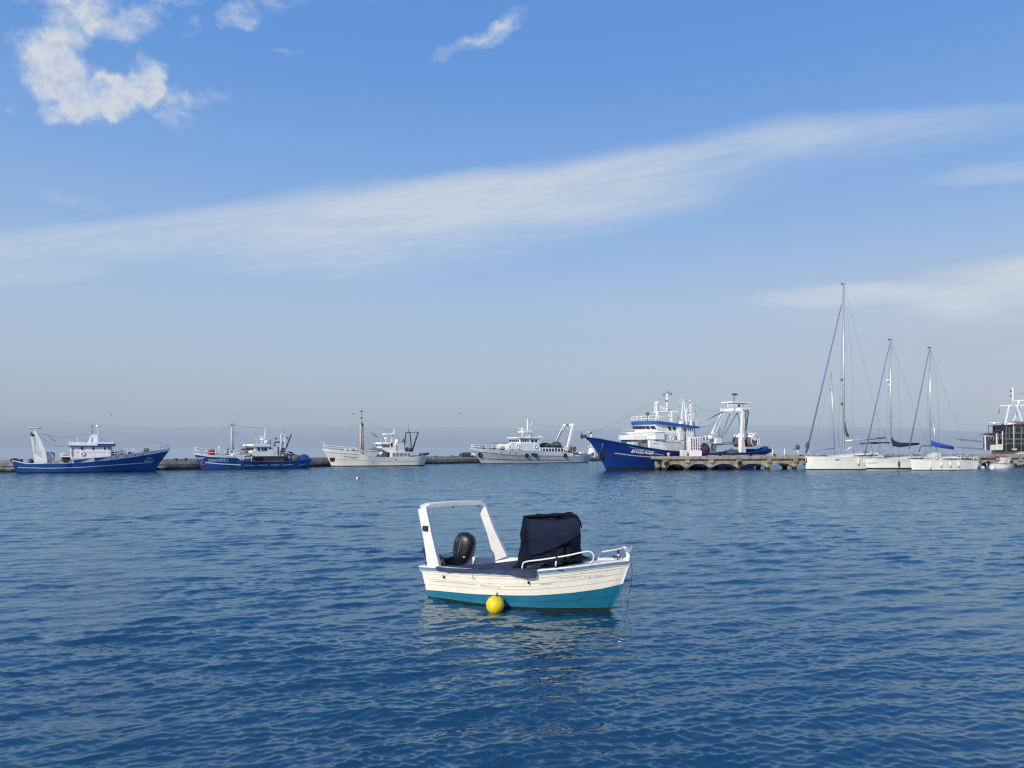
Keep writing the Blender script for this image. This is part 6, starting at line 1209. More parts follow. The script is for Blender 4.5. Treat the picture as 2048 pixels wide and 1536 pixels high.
# ------------------------------------------------------------------ SMALL BOAT AND DARK BOAT at the right edge
def right_motorboat():
    sl = .25; d = 118.0; X = (1982-1024)/FOC*d; fr = Frame('motorboat', X, d, math.atan(sl)); q, xz = fr.q, fr.xz
    tag(fr.e, 'small white motorboat with a pale canvas tent, moored below the pier at the right edge', 'motorboat')
    stem = [(3.3,-.4),xz(2025,938),xz(2031,924),(xz(2032,918)[0],1.6)]; stern = [(.1,-.4),(.0,0),(-.1,.9),(-.1,1.5)]; sheer = [(0,xz(1982,927)[1]),(2.0,xz(2008,928)[1]),xz(2030,924)]
    H = Hull(fr, -1, .95, stem, stern, sheer, sw=.85, depth=.4, tb=.45); H.shell('hull', [GEL,GREYW,MGREY], [('bottom',.2,1),(.2,'sheer',0)], n=24, sub=3); H.deck(.03, GEL); H.rail_cap(.04, MGREY, 'gunwale')
    a = xz(1997,927,0); b = xz(2001,915,0); c = xz(2015,915,0); d_ = xz(2011,927,0)
    part(fr, 'canvas_tent', CANVAS, lambda m: m.prism([a,b,c,d_],-.75,.75), bevel=.08); part(fr, 'tent_bar', MGREY, lambda m: m.tube([q(2011,927,-.78),q(2016,915,-.78)],.04,5))
    part(fr, 'fuel_tank', RED, lambda m: m.box(xz(1989,0,0)[0],xz(1994,0,0)[0],-.5,0,xz(0,926,0)[1],xz(0,920,0)[1]), bevel=.03); part(fr, 'outboard_motor', BLACK, lambda m: (m.sphere(q(1977,925,0),(.24,.2,.34),12,8), m.tube([q(1977,926,0),q(1975,938,0)],[.1,.06],8)))
    part(fr, 'windscreen', GLASS, lambda m: m.prism([xz(2017,925,0),xz(2020,921,0),xz(2021,921,0),xz(2019,925,0)],-.6,.6)); part(fr, 'fender', WHITE2, lambda m: m.sphere(q(1985,936,-1.1),(.3,.2,.42),10,8))
    e = bpy.data.objects.new('fender_buoy', None); C.objects.link(e); e.location = ((1966-1024)/FOC*117.2,117.2,.1); tag(e, 'pale round float on the water left of the small canvas-topped motorboat', 'buoy'); part(e, 'float_ball', CANVAS, lambda m: m.sphere((0,0,.1),.28,12,8)); part(e, 'ring', YEL, lambda m: m.torus((0,0,.12),.27,.03,'z'))
right_motorboat()
def dark_boat():
    d = 138.0; X = (1984-1024)/FOC*(d-1); fr = Frame('fishing_boat', X+19.5, d+3.2, math.atan2(-3.4,-20.0)); q, xz = fr.q, fr.xz
    tag(fr.e, 'dark-cabined fishing boat with a white mast frame behind the pier, cut by the right edge', 'fishing boat')
    stem = [(19.2,-.6),(19.6,0),xz(1984,901),(xz(1983,899)[0],4)]; stern = [(.4,-.6),(0,0),(-.3,2.5)]; sheer = sorted([xz(1984,900,0),xz(2010,902,2),xz(2048,905,2.4),(3,2.5),(0,2.7)])
    H = Hull(fr, 1, 2.7, stem, stern, sheer, sw=.7, depth=.7); H.shell('hull', [CREAM,DGREY,BOOT], [('bottom',.1,2),(.1,1.6,1),(1.6,'sheer',0)], n=40, sub=3); H.deck(.3, DECKM); H.rail_cap(.09, CREAM, 'gunwale')
    a = rect(fr,(2007,851),(2075,903),2.2); b = rect(fr,(1971,868),(2008,901),1.8)
    wh = part(fr, 'cabin', BROWNB, lambda m: m.box(a[0],a[1],-.3,2.2,a[2],a[3]), bevel=.04); part(fr, 'forward_shelter', DGREY, lambda m: (m.box(b[0]+.2,b[1]-.5,.7,1.3,b[2]+.1,b[3]-.5)), bevel=.04); part(fr, 'shelter_roof', MGREY, lambda m: m.box(b[0]-.2,b[1]+.1,.4,1.9,b[3]-.12,b[3]+.02)); part(fr, 'stacked_crate', CREAM, lambda m: (m.box(b[0]+.5,b[0]+1.4,1.35,1.8,b[2],b[2]+.7), m.box(b[0]+1.7,b[0]+2.5,1.35,1.8,b[2],b[2]+.9))); part(fr, 'hanging_gear', MGREY, lambda m: [m.tube([(b[0]+.4+.5*k,1.6,b[3]-.1),(b[0]+.5+.5*k,1.6,b[3]-1.0-.2*(k%2))],.09,6) for k in range(6)])
    for p0,p1,y0,y1 in ((2012,2018,855,877),(2019,2028,856,864),(2030,2041,854,865),(2045,2052,855,866),(2012,2026,879,886),(2029,2046,879,886)): 
        w_ = MB(); c1 = xz(p0,y0,2.2); c2 = xz(p1,y1,2.2); w_.tube([(c1[0],2.24,c1[1]),(c2[0],2.24,c1[1]),(c2[0],2.24,c2[1]),(c1[0],2.24,c2[1])],.05,4,closed=True,sm=False); fo = w_.build('window_frame', MGREY, wh); part(fo, 'pane', GLASS, lambda m: m.box(min(c1[0],c2[0])+.05,max(c1[0],c2[0])-.05,2.2,2.23,c2[1]+.05,c1[1]-.05))
    for zz in (866.5,877.5,888): part(wh, 'wall_trim', MGREY, lambda m: m.box(a[0],a[1],2.2,2.25,xz(2030,zz,2.2)[1]-.04,xz(2030,zz,2.2)[1]+.04))
    for xx in (2012,2029,2042): part(wh, 'wall_post', MGREY, lambda m: m.box(xz(xx,870,2.2)[0]-.05,xz(xx,870,2.2)[0]+.05,2.2,2.26,a[2],a[3]))
    part(fr, 'drainpipe', GREYW, lambda m: m.tube([q(2027,851,2.3),q(2027,901,2.3)],.06,6)); part(fr, 'name_board', WHITE2, lambda m: m.box(xz(2034,0,2.3)[0],xz(2024,0,2.3)[0],2.24,2.3,xz(0,901,2.3)[1],xz(0,898,2.3)[1]))
    for px,y0 in ((1970,872),(1993,865),(2005,862)): part(fr, 'shelter_post', WHITE2, lambda m: m.beam(q(px,y0,2.0),q(px+1,900,2.0),.16))
    for y in (892,): part(fr, 'bulwark_panel', CREAM, lambda m: m.prism([xz(1982,890,2.05),xz(2006,888,2.05),xz(2007,900,2.05),xz(1983,900,2.05)],2.0,2.05))
    part(fr, 'shelter_beam', DGREY, lambda m: (m.beam(q(1968,868,2),q(1993,866,2),.2), m.beam(q(1989,861,2),q(2008,860,2),.16), m.beam(q(1976,852,1),q(2008,850,1),.14), m.tube([q(1977,852,1),q(1976,866,1)],.06,5), m.tube([q(1992,846,1),q(1992,862,1)],.06,5))); part(fr, 'radar_bar', WHITE2, lambda m: (m.beam(q(1979,845,1),q(1998,845,1),.14), m.sphere(q(1988,847,1),(.3,.3,.2),8,6)))
    part(fr, 'roof_net', NETM, lambda m: (m.sphere(q(2016,849,.6),(.9,1.2,.35),12,8), m.sphere(q(2030,848,.6),(1.4,1.4,.5),14,8))); part(fr, 'roof_net', ORANGE, lambda m: m.sphere(q(2043,848,.6),(1.2,1.2,.55),14,8)); part(fr, 'life_raft', WHITE2, lambda m: m.tube([q(2015,847.5,1.6),q(2031,847.5,1.6)],.22,10))
    g = part(fr, 'mast_frame', WHITE2, lambda m: (m.beam(q(2000,811.5,0),q(2075,809.5,0),.24), m.beam(q(2018,812,1),q(2010,850,1),.2), m.beam(q(2034,812,1),q(2045,850,1),.26), m.beam(q(2042,812,-1),q(2024,846,-1),.18), m.beam(q(2018,812,-1),q(2018,812,1),.2), m.beam(q(2034,812,-1),q(2034,812,1),.2)))
    part(fr, 'mast', WHITE2, lambda m: (m.tube([q(2025.5,812,0),q(2025,775.5,0)],[.2,.14],8), m.tube([q(2022,776,0),q(2029,775.5,0)],.05,5))); part(fr, 'mast_lamp', DGREY, lambda m: (m.sphere(q(2022,782,0),(.12,.12,.3),8,6), m.sphere(q(2022,792,0),(.12,.12,.2),8,6))); part(fr, 'radar_scanner', WHITE2, lambda m: (m.beam(q(2029,801.5,0),q(2052,800.5,0),.26), m.tube([q(2037,801,0),q(2037,810,0)],.25,8)))
    part(fr, 'hanging_block', MGREY, lambda m: (m.tube([q(2001,812,0),q(1998,818,0)],.03,5), m.tube([q(1998.5,818,0),q(1998,825,0)],.12,6))); stay(fr, 'stay', q(1998,825,0), q(1976,870,0), .015); stay(fr, 'stay', q(2026,789,0), q(2075,784,0), .03); stay(fr, 'stay', q(1974,866,0), q(1952,876,0), .02)
    for nm, A_, B_, lab in (('gangway',(1913,878,1.5),(1972,884,1.5),0),('gangway',(1913,894.5,1.0),(1982,899,1.0),1)): part(fr, nm, MGREY, lambda m: (m.beam(q(*A_),q(*B_),.16), m.beam(Vector(q(*A_)).lerp(Vector(q(*B_)),.18),q(*B_),.3)))
dark_boat()

# ------------------------------------------------------------------ SEA
def sea():
    # polar sheet centred on the shore: fine rings near by, wide ones out to the horizon
    r = [2.5]
    while r[-1] < 420:
        x = r[-1]; r.append(x + min(max(x*x*0.60/2520, 0.014), 0.030+0.0023*x if x < 150 else 0.02*x-2.625))
    while r[-1] < 30000: r.append(r[-1]*1.13)
    R = np.array(r)
    A = np.concatenate([np.linspace(-180,-46,34)[:-1], np.linspace(-46,46,1750), np.linspace(46,180,34)[1:]])*PI/180
    dr = np.gradient(R)
    rr, aa = np.meshgrid(R, A, indexing='ij'); X = rr*np.sin(aa); Y = rr*np.cos(aa)
    X = X.astype(np.float32); Y = Y.astype(np.float32)
    Z = np.zeros_like(X); DX = np.zeros_like(X); DY = np.zeros_like(X)
    drr = np.broadcast_to(dr[:,None], X.shape).astype(np.float32)
    patch = 0.86 + 0.30*np.sin(X*0.21+1.3+0.9*np.sin(Y*0.09)) * np.sin(Y*0.13+0.4+0.8*np.sin(X*0.11)) + 0.28*np.sin(X*0.52+Y*0.31+2.0+1.2*np.sin(Y*0.37))*np.sin(Y*0.61-X*0.12+0.9*np.sin(X*0.33))
    nw = 150
    lam = np.exp(rng.uniform(math.log(0.10), math.log(1.9), nw)); lam[:6] = [5.5,4.2,3.6,2.9,2.4,2.1]
    for k in range(nw):
        l = lam[k]; kk = 2*PI/l
        spread = 0.46 if l < 1.0 else 0.38
        th = -PI/2 + 0.22 + rng.normal(0, spread)
        slope = 0.0222 * (l/0.5)**-0.20 if l < 0.8 else 0.0212*(0.8/l)**0.75
        if l > 4: slope *= 0.7
        amp = slope/kk; ph = rng.uniform(0, 2*PI)
        lim = np.maximum(drr, rr.astype(np.float32)*0.0009)
        fade = np.clip((l/(lim*1.6)-0.7)/1.2, 0, 1); sel = fade[:,0] > 0
        nr = int(sel.sum())
        if nr == 0: continue
        last = np.nonzero(sel)[0][-1]+1
        p = kk*(X[:last]*math.cos(th)+Y[:last]*math.sin(th))+ph
        f = fade[:last]*amp*(patch[:last] if l < 1.6 else 1)
        s = np.sin(p); c = np.cos(p)
        Z[:last] += f*c; q = 0.65
        DX[:last] -= q*f*s*math.cos(th); DY[:last] -= q*f*s*math.sin(th)
    X += DX; Y += DY
    # the surface lies calm round the motorboat's hull foot
    nR, nA = X.shape
    co = np.stack([X,Y,Z], -1).reshape(-1,3).astype(np.float32)
    i = np.arange(nR-1)[:,None]; j = np.arange(nA-1)[None,:]
    a = (i*nA+j).ravel(); quads = np.stack([a, a+1, a+1+nA, a+nA], -1).astype(np.int32)
    me = bpy.data.meshes.new('sea'); me.vertices.add(len(co)); me.vertices.foreach_set('co', co.ravel())
    me.loops.add(quads.size); me.loops.foreach_set('vertex_index', quads.ravel())
    me.polygons.add(len(quads)); me.polygons.foreach_set('loop_start', np.arange(0, quads.size, 4, dtype=np.int32)); me.polygons.foreach_set('loop_total', np.full(len(quads), 4, dtype=np.int32))
    me.polygons.foreach_set('use_smooth', np.ones(len(quads), bool)); me.update(); me.validate()
    o = bpy.data.objects.new('sea', me); C.objects.link(o); o['kind'] = 'structure'; o['label'] = 'deep blue rippled harbour water reaching to the hazy horizon'
    m, nt, b = principled('sea_water'); N, L = nt.nodes, nt.links
    b.inputs['Base Color'].default_value = (0.005,0.038,0.084,1); b.inputs['Roughness'].default_value = 0.6; b.inputs['Specular IOR Level'].default_value = 0.0
    gl = N.new('ShaderNodeBsdfGlossy'); gl.inputs['Color'].default_value = (0.79,0.95,1.0,1); fr_ = N.new('ShaderNodeFresnel'); fr_.inputs['IOR'].default_value = 2.1; mw = N.new('ShaderNodeMixShader'); L.new(fr_.outputs[0], mw.inputs[0]); L.new(b.outputs[0], mw.inputs[1]); L.new(gl.outputs[0], mw.inputs[2])
    tc = N.new('ShaderNodeTexCoord')
    def noise(sc, stretch, det):
        mp = N.new('ShaderNodeMapping'); mp.inputs['Scale'].default_value = stretch; mp.inputs['Rotation'].default_value = (0,0,0.12); L.new(tc.outputs['Object'], mp.inputs['Vector'])
        n = N.new('ShaderNodeTexNoise'); n.inputs['Scale'].default_value = sc; n.inputs['Detail'].default_value = det; n.inputs['Roughness'].default_value = 0.55; L.new(mp.outputs[0], n.inputs['Vector']); return n.outputs['Fac']
    ln = N.new('ShaderNodeVectorMath'); ln.operation = 'LENGTH'; L.new(tc.outputs['Object'], ln.inputs[0])
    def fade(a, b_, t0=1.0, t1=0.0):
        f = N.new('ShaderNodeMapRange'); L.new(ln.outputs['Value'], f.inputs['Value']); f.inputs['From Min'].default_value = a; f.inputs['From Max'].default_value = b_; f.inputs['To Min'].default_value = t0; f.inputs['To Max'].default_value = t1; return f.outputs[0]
    b1 = N.new('ShaderNodeBump'); b1.inputs['Distance'].default_value = 0.026; L.new(noise(5.5,(0.6,1.5,1),4), b1.inputs['Height']); L.new(fade(12,50,0.18,0.70), b1.inputs['Strength'])
    b2 = N.new('ShaderNodeBump'); b2.inputs['Distance'].default_value = 0.30; L.new(noise(1.5,(0.55,1.25,1),4), b2.inputs['Height']); L.new(b1.outputs[0], b2.inputs['Normal'])
    s1 = N.new('ShaderNodeMath'); s1.operation = 'MULTIPLY'; L.new(fade(30,110,0,0.8), s1.inputs[0]); L.new(fade(150,280,1.0,0.1), s1.inputs[1]); L.new(s1.outputs[0], b2.inputs['Strength'])
    for n_ in (b, gl, fr_): L.new(b2.outputs[0], n_.inputs['Normal'])
    L.new(fade(25,180,0.015,0.20), gl.inputs['Roughness'])
    # distance haze painted into the water as a glowing tint beyond the breakwater
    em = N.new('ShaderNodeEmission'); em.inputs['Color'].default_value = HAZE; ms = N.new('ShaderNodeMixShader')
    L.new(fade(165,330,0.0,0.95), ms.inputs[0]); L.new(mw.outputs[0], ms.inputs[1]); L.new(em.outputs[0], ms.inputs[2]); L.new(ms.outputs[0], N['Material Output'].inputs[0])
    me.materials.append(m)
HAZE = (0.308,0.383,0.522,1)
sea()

# ------------------------------------------------------------------ HILLS across the gulf
def hills():
    m = MB(); D = 14000; rows = [[],[]]
    for i in range(241):
        a = math.radians(-60 + 120*i/240); x, y = D*math.sin(a), D*math.cos(a)
        px = 1024+FOC*math.tan(a)
        top = 36 + 9*mnoise.noise(Vector((px/420,1.5,0))) + 3*mnoise.noise(Vector((px/110,4.5,0)))
        top *= interp([(-1500,0.9),(0,1.20),(700,1.28),(1150,1.05),(1500,1.25),(2048,0.9),(4000,.8)], px)
        rows[0].append((x,y,-30)); rows[1].append((x,y,CAMH+top/FOC*D*math.cos(a)))
    m.grid(rows)
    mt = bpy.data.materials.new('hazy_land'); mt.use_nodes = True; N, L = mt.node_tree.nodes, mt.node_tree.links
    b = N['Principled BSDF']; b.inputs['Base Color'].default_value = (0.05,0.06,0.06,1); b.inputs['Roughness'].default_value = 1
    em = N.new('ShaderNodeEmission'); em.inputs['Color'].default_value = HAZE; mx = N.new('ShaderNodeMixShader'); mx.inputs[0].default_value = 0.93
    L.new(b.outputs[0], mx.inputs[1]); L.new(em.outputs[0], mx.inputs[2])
    # land glows in a painted haze colour and turns see-through towards the ridge
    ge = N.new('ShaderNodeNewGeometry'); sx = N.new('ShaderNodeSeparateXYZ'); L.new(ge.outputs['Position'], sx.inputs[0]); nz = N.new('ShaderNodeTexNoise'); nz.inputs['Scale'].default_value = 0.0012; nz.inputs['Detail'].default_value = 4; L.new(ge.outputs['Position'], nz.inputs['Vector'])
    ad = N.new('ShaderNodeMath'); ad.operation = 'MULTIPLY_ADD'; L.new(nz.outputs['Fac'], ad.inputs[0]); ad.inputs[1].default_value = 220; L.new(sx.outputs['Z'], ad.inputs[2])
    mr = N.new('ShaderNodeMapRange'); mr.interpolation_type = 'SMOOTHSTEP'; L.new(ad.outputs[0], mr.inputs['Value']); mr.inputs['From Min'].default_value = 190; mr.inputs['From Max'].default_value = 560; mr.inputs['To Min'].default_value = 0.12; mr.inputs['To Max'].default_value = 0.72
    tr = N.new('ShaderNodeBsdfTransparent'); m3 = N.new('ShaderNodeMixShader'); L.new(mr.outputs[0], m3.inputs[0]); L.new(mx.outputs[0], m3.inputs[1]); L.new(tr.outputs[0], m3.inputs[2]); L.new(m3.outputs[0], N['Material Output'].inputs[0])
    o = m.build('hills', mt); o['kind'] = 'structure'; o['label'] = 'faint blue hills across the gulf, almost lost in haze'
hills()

# ------------------------------------------------------------------ SKY
SUN_EL = math.radians(30); SUNV = Vector((-0.56,-0.83,0)).normalized()
def world():
    w = bpy.data.worlds.new('World'); bpy.context.scene.world = w; w.use_nodes = True
    nt = w.node_tree; N, L = nt.nodes, nt.links; N.clear()
    out = N.new('ShaderNodeOutputWorld'); bg = N.new('ShaderNodeBackground'); L.new(bg.outputs[0], out.inputs[0])
    sky = N.new('ShaderNodeTexSky'); sky.sky_type = 'NISHITA'; sky.sun_disc = False; sky.sun_elevation = SUN_EL
    sky.sun_rotation = math.atan2(SUNV.x, SUNV.y); sky.air_density = 1.0; sky.dust_density = 0.6; sky.ozone_density = 1.6
    S = 0.10; bg.inputs['Strength'].default_value = S
    def M(op, a, b=None, c=None, clamp=False):
        n = N.new('ShaderNodeMath'); n.operation = op; n.use_clamp = clamp
        for i, v in enumerate((a,b,c)):
            if v is None: continue
            if isinstance(v, (int,float)): n.inputs[i].default_value = v
            else: L.new(v, n.inputs[i])
        return n.outputs[0]
    def sstep(v, a, b):
        n = N.new('ShaderNodeMapRange'); n.interpolation_type = 'SMOOTHSTEP'; L.new(v, n.inputs['Value'])
        n.inputs['From Min'].default_value = a; n.inputs['From Max'].default_value = b; return n.outputs[0]
    tc = N.new('ShaderNodeTexCoord'); sp = N.new('ShaderNodeSeparateXYZ'); L.new(tc.outputs['Generated'], sp.inputs[0])
    x, y, z = sp.outputs
    ya = M('MAXIMUM', M('ABSOLUTE', y), 0.02)
    U0 = M('MULTIPLY', M('DIVIDE', x, ya), 1.5); V0 = M('MULTIPLY', M('DIVIDE', z, ya), 1.5)   # units: 1000 photo pixels; U from centre, V above horizon
    front = sstep(y, 0.0, 0.35)
    # soft domain warp
    cb = N.new('ShaderNodeCombineXYZ'); L.new(U0, cb.inputs[0]); L.new(V0, cb.inputs[1])
    def noise(sc, det=6, rough=0.6, stretch=(1,1,1), rot=0.0, off=(0,0,0), vec=None, lac=2.0):
        mp = N.new('ShaderNodeMapping'); mp.vector_type = 'TEXTURE' if False else 'POINT'
        mp.inputs['Rotation'].default_value = (0,0,rot); mp.inputs['Location'].default_value = off
        ms = N.new('ShaderNodeMapping'); ms.inputs['Scale'].default_value = stretch
        L.new(vec or cb.outputs[0], mp.inputs['Vector']); L.new(mp.outputs[0], ms.inputs['Vector'])
        n = N.new('ShaderNodeTexNoise'); n.inputs['Scale'].default_value = sc; n.inputs['Detail'].default_value = det; n.inputs['Roughness'].default_value = rough; n.inputs['Lacunarity'].default_value = lac
        L.new(ms.outputs[0], n.inputs['Vector']); return n
    nw = noise(7.0, 5, 0.6); sc_ = N.new('ShaderNodeSeparateColor'); L.new(nw.outputs['Color'], sc_.inputs[0])
    U = M('ADD', U0, M('MULTIPLY', M('SUBTRACT', sc_.outputs[0], 0.5), 0.13)); V = M('ADD', V0, M('MULTIPLY', M('SUBTRACT', sc_.outputs[1], 0.5), 0.11))
    Us = M('ADD', U0, M('MULTIPLY', M('SUBTRACT', sc_.outputs[0], 0.5), 0.06)); Vs = M('ADD', V0, M('MULTIPLY', M('SUBTRACT', sc_.outputs[1], 0.5), 0.012))
    def blob(px, py, a, b, rot=0.0, wt=1.0, warp=True, soft=1.0):
        u = M('SUBTRACT', U if warp else Us, (px-1024)/1000); v = M('SUBTRACT', V if warp else Vs, (HOR-py)/1000)
        c, s = math.cos(rot), math.sin(rot)
        p = M('MULTIPLY_ADD', u, c, M('MULTIPLY', v, s)); q = M('MULTIPLY_ADD', u, -s, M('MULTIPLY', v, c))
        d = M('ADD', M('POWER', M('ABSOLUTE', M('DIVIDE', p, a/1000)), 2.0), M('POWER', M('ABSOLUTE', M('DIVIDE', q, b/1000)), 2.0))
        return M('MULTIPLY', sstep(d, 1.5*soft, 0.0), wt)
    def total(bs):
        t = bs[0]
        for b in bs[1:]: t = M('ADD', t, b)
        return t
    # puffy cloud upper left
    puffs = [blob(90,95,100,45,-0.2,0.85), blob(150,25,80,80,0,0.95), blob(225,45,70,55,-0.3,0.72), blob(90,145,80,48,-0.6,0.78), blob(150,190,110,60,-0.3,1.15), blob(235,190,110,42,0.15,1.25),
             blob(300,155,45,60,0.0,0.95), blob(150,232,75,20,0.05,0.8), blob(345,215,60,45,-0.5,0.5), blob(415,202,70,22,0.0,0.42), blob(270,60,50,35,0.3,0.45), blob(383,50,26,32,0,0.5), blob(315,30,45,30,-0.4,0.4), blob(18,212,24,20,-0.6,0.45),
             blob(470,38,50,34,0.2,0.68), blob(575,8,70,32,0.2,0.62), blob(360,2,60,12,0,0.5), blob(0,140,18,18,0,0.3), blob(640,-60,300,60,0,0.6), blob(100,-120,260,120,0,0.9)]
    pd = total(puffs)
    n1 = noise(10.0, 8, 0.68, (1,1.7,1), 0.35); n2 = noise(34.0, 5, 0.6, (1,1,1), 0.1)
    pn = M('MULTIPLY_ADD', n1.outputs['Fac'], 1.55, M('MULTIPLY', n2.outputs['Fac'], 0.35))
    puff = M('MULTIPLY', sstep(M('ADD', M('MULTIPLY', M('MINIMUM', pd, 1.35), 0.72), M('MULTIPLY', M('SUBTRACT', pn, 0.98), 1.30)), 0.06, 1.12), sstep(pd, 0.03, 0.40))
    puff = M('MULTIPLY', puff, M('MULTIPLY_ADD', sstep(n2.outputs['Fac'], 0.3, 0.7), 0.16, 0.78))
    # thin wisps
    wis = [blob(985,58,62,20,0.45,0.75,soft=1.2), blob(915,92,50,11,0.55,0.5,soft=1.2), blob(1010,45,35,16,0.2,0.4), blob(575,101,26,8,0,0.30), blob(150,402,70,16,-0.2,0.30,False), blob(1165,20,40,8,0,0.0)]
    n3 = noise(13.0, 7, 0.65, (1,2.4,1), -0.5)
    wisp = M('MULTIPLY', M('MULTIPLY', total(wis), sstep(n3.outputs['Fac'], 0.30, 0.68)), 0.85)
    # long cirrus band
    def curve(val, pts, lo=-1.1, hi=1.1):
        fc = N.new('ShaderNodeFloatCurve'); mr = N.new('ShaderNodeMapRange'); L.new(val, mr.inputs['Value']); mr.inputs['From Min'].default_value = lo; mr.inputs['From Max'].default_value = hi
        L.new(mr.outputs[0], fc.inputs['Value']); cv = fc.mapping.curves[0]
        P = [((px-1024)/1000, (HOR-py)/1000) for px, py in pts]
        Q = [((a-lo)/(hi-lo), b) for a, b in P]
        cv.points[0].location = Q[0]; cv.points[1].location = Q[-1]
        for q_ in Q[1:-1]: cv.points.new(*q_)
        fc.mapping.update(); return fc.outputs[0]
    top = curve(U0, [(-76,475),(100,452),(300,428),(520,398),(700,368),(900,345),(1100,325),(1300,290),(1500,255),(1700,228),(1900,208),(2048,196),(2124,190)])
    bot = curve(U0, [(-76,540),(0,535),(200,525),(450,530),(650,548),(800,540),(1000,505),(1200,465),(1400,415),(1600,345),(1800,300),(1950,276),(2048,260),(2124,250)])
    n4 = noise(2.6, 6, 0.58, (1,5.0,1), -0.16); n5 = noise(1.3, 3, 0.5, (1,1.6,1), -0.1, (3,2,0)); n6 = noise(7.0, 7, 0.66, (1,9.0,1), -0.15)
    wv = M('MULTIPLY', M('SUBTRACT', n4.outputs['Fac'], 0.5), 0.075)
    Vb = M('ADD', V0, wv)
    up = sstep(M('SUBTRACT', top, Vb), -0.014, 0.032); dn = sstep(M('SUBTRACT', Vb, bot), -0.04, 0.085)
    st = M('MULTIPLY_ADD', n4.outputs['Fac'], 0.55, M('MULTIPLY_ADD', n5.outputs['Fac'], 0.6, M('MULTIPLY', n6.outputs['Fac'], 0.38)))
    dens = sstep(st, 0.50, 1.02)
    along = curve(U0, [(-76,895-800),(300,895-900),(700,895-950),(1100,895-900),(1500,895-720),(1800,895-520),(2048,895-300),(2124,895-280)])
    band = M('MULTIPLY', M('MULTIPLY', M('MULTIPLY', up, dn), M('MULTIPLY_ADD', dens, 0.62, 0.38)), M('MULTIPLY', along, 1.18))
    # low lens-shaped clouds on the right and faint veils
    low = [blob(1700,588,190,24,0.07,0.80,False), blob(1770,580,90,13,0.05,0.30,False), blob(2010,572,210,56,0.12,0.95,False), blob(2060,545,110,34,0.2,0.30,False), blob(2020,345,170,22,0.10,0.34,False), blob(1960,640,120,14,0.0,0.16,False),
           blob(60,545,220,26,0.05,0.30,False), blob(1180,325,210,22,0.12,0.15,False), blob(1850,620,300,50,0,0.14,False)]
    lows = M('MULTIPLY', total(low), M('MULTIPLY_ADD', sstep(n4.outputs['Fac'], 0.35, 0.62), 0.55, 0.55))
    cloud = M('MULTIPLY', M('MINIMUM', M('MAXIMUM', M('MAXIMUM', puff, wisp), M('MAXIMUM', band, lows)), 0.9), front)
    # sky colour: physical sky, tinted towards the photographed haze by elevation
    el = M('MULTIPLY', M('ARCTAN2', z, M('SQRT', M('ADD', M('MULTIPLY', x, x), M('MULTIPLY', y, y)))), 180/PI)
    ramp = N.new('ShaderNodeValToRGB'); mr = N.new('ShaderNodeMapRange'); L.new(el, mr.inputs['Value']); mr.inputs['From Max'].default_value = 90; L.new(mr.outputs[0], ramp.inputs['Fac'])
    stops = [(0,(0.330,0.405,0.540)),(2.0,(0.355,0.432,0.553)),(3.5,(0.385,0.468,0.585)),(6,(0.415,0.512,0.640)),(10,(0.405,0.535,0.725)),(15,(0.300,0.475,0.775)),(21,(0.205,0.395,0.765)),(27,(0.138,0.325,0.735)),(33,(0.115,0.295,0.715)),(50,(0.085,0.21,0.56)),(90,(0.05,0.14,0.40))]
    er = ramp.color_ramp.elements
    er[0].position = 0; er[0].color = (*stops[0][1],1); er[1].position = 1; er[1].color = (*stops[-1][1],1)
    for d, c in stops[1:-1]: e = er.new(d/90); e.color = (*c,1)
    sc2 = N.new('ShaderNodeVectorMath'); sc2.operation = 'SCALE'; L.new(ramp.outputs['Color'], sc2.inputs[0]); sc2.inputs['Scale'].default_value = 1/S
    mx = N.new('ShaderNodeMix'); mx.data_type = 'RGBA'; mx.inputs['Factor'].default_value = 0.90; L.new(sky.outputs[0], mx.inputs['A']); L.new(sc2.outputs[0], mx.inputs['B'])
    # slight warm veil to the lower right
    veil = M('MULTIPLY', M('MULTIPLY', sstep(U0, 0.0, 1.3), M('MULTIPLY', sstep(V0, 0.50, 0.20), sstep(V0, 0.0, 0.12))), front)
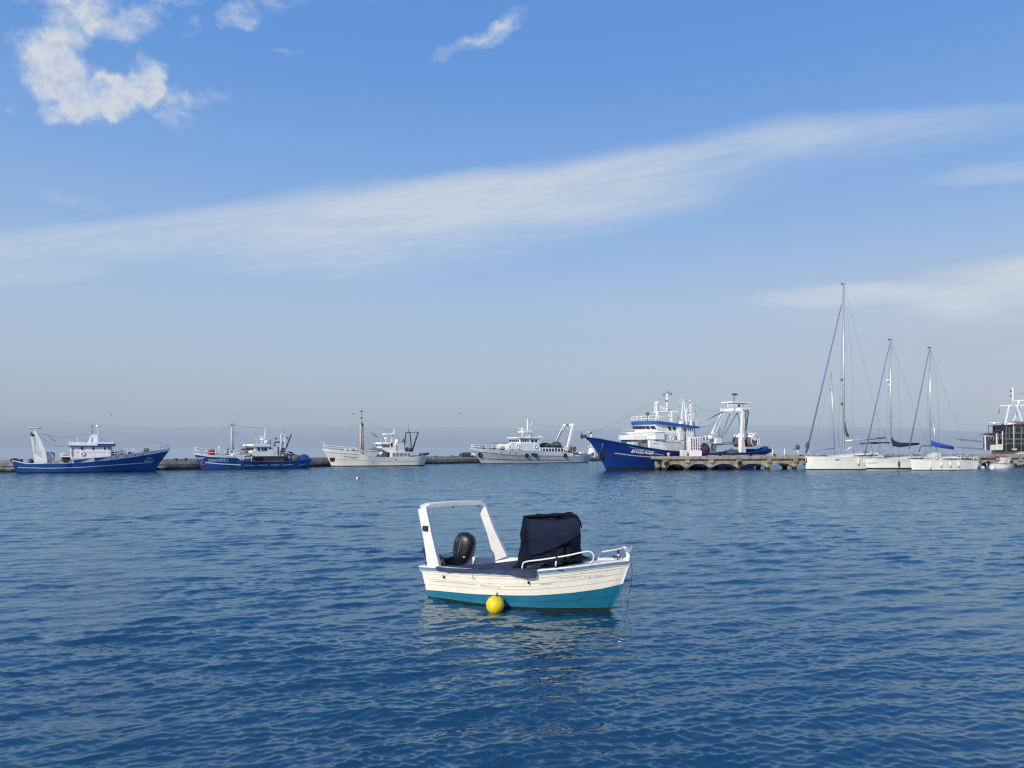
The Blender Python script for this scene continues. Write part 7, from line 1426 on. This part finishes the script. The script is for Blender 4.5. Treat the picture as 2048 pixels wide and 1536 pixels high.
    mv = N.new('ShaderNodeMix'); mv.data_type = 'RGBA'; L.new(M('MULTIPLY', veil, 0.55), mv.inputs['Factor']); L.new(mx.outputs['Result'], mv.inputs['A']); mv.inputs['B'].default_value = (0.50/S,0.52/S,0.62/S,1)
    mc = N.new('ShaderNodeMix'); mc.data_type = 'RGBA'; L.new(cloud, mc.inputs['Factor']); L.new(mv.outputs['Result'], mc.inputs['A'])
    # cloud colour: bright warm core in the puffs, bluish white in thin band
    cc = N.new('ShaderNodeMix'); cc.data_type = 'RGBA'; L.new(sstep(M('ADD', puff, M('MULTIPLY', M('SUBTRACT', n2.outputs['Fac'], 0.5), 0.9)), 0.35, 0.95), cc.inputs['Factor'])
    cc.inputs['A'].default_value = (0.575/S,0.65/S,0.74/S,1); cc.inputs['B'].default_value = (0.68/S,0.70/S,0.745/S,1)
    L.new(cc.outputs['Result'], mc.inputs['B']); L.new(mc.outputs['Result'], bg.inputs['Color'])
world()
sl = bpy.data.lights.new('sun','SUN'); sl.energy = 4.2; sl.angle = math.radians(0.55); sl.color = (1.0,0.92,0.80)
so = bpy.data.objects.new('sun', sl); C.objects.link(so)
sd = Vector((SUNV.x*math.cos(SUN_EL), SUNV.y*math.cos(SUN_EL), math.sin(SUN_EL))); so.rotation_euler = sd.to_track_quat('Z','Y').to_euler(); so.location = (-40,-30,40)

cam = bpy.data.cameras.new('camera'); co = bpy.data.objects.new('camera', cam); C.objects.link(co)
co.location = (0,0,CAMH); co.rotation_euler = (PI/2,0,0)
cam.sensor_width = 36; cam.lens = FOC/2048*36; cam.shift_y = (HOR-768)/2048; cam.clip_start = 0.2; cam.clip_end = 60000
S = bpy.context.scene; S.camera = co
S.view_settings.view_transform = 'Standard'; S.view_settings.look = 'None'; S.view_settings.exposure = 0
S.render.engine = 'CYCLES'; S.cycles.use_denoising = True; S.cycles.filter_width = 1.25; S.cycles.sample_clamp_indirect = 4; S.cycles.max_bounces = 6
S.render.resolution_x = 1024; S.render.resolution_y = 768
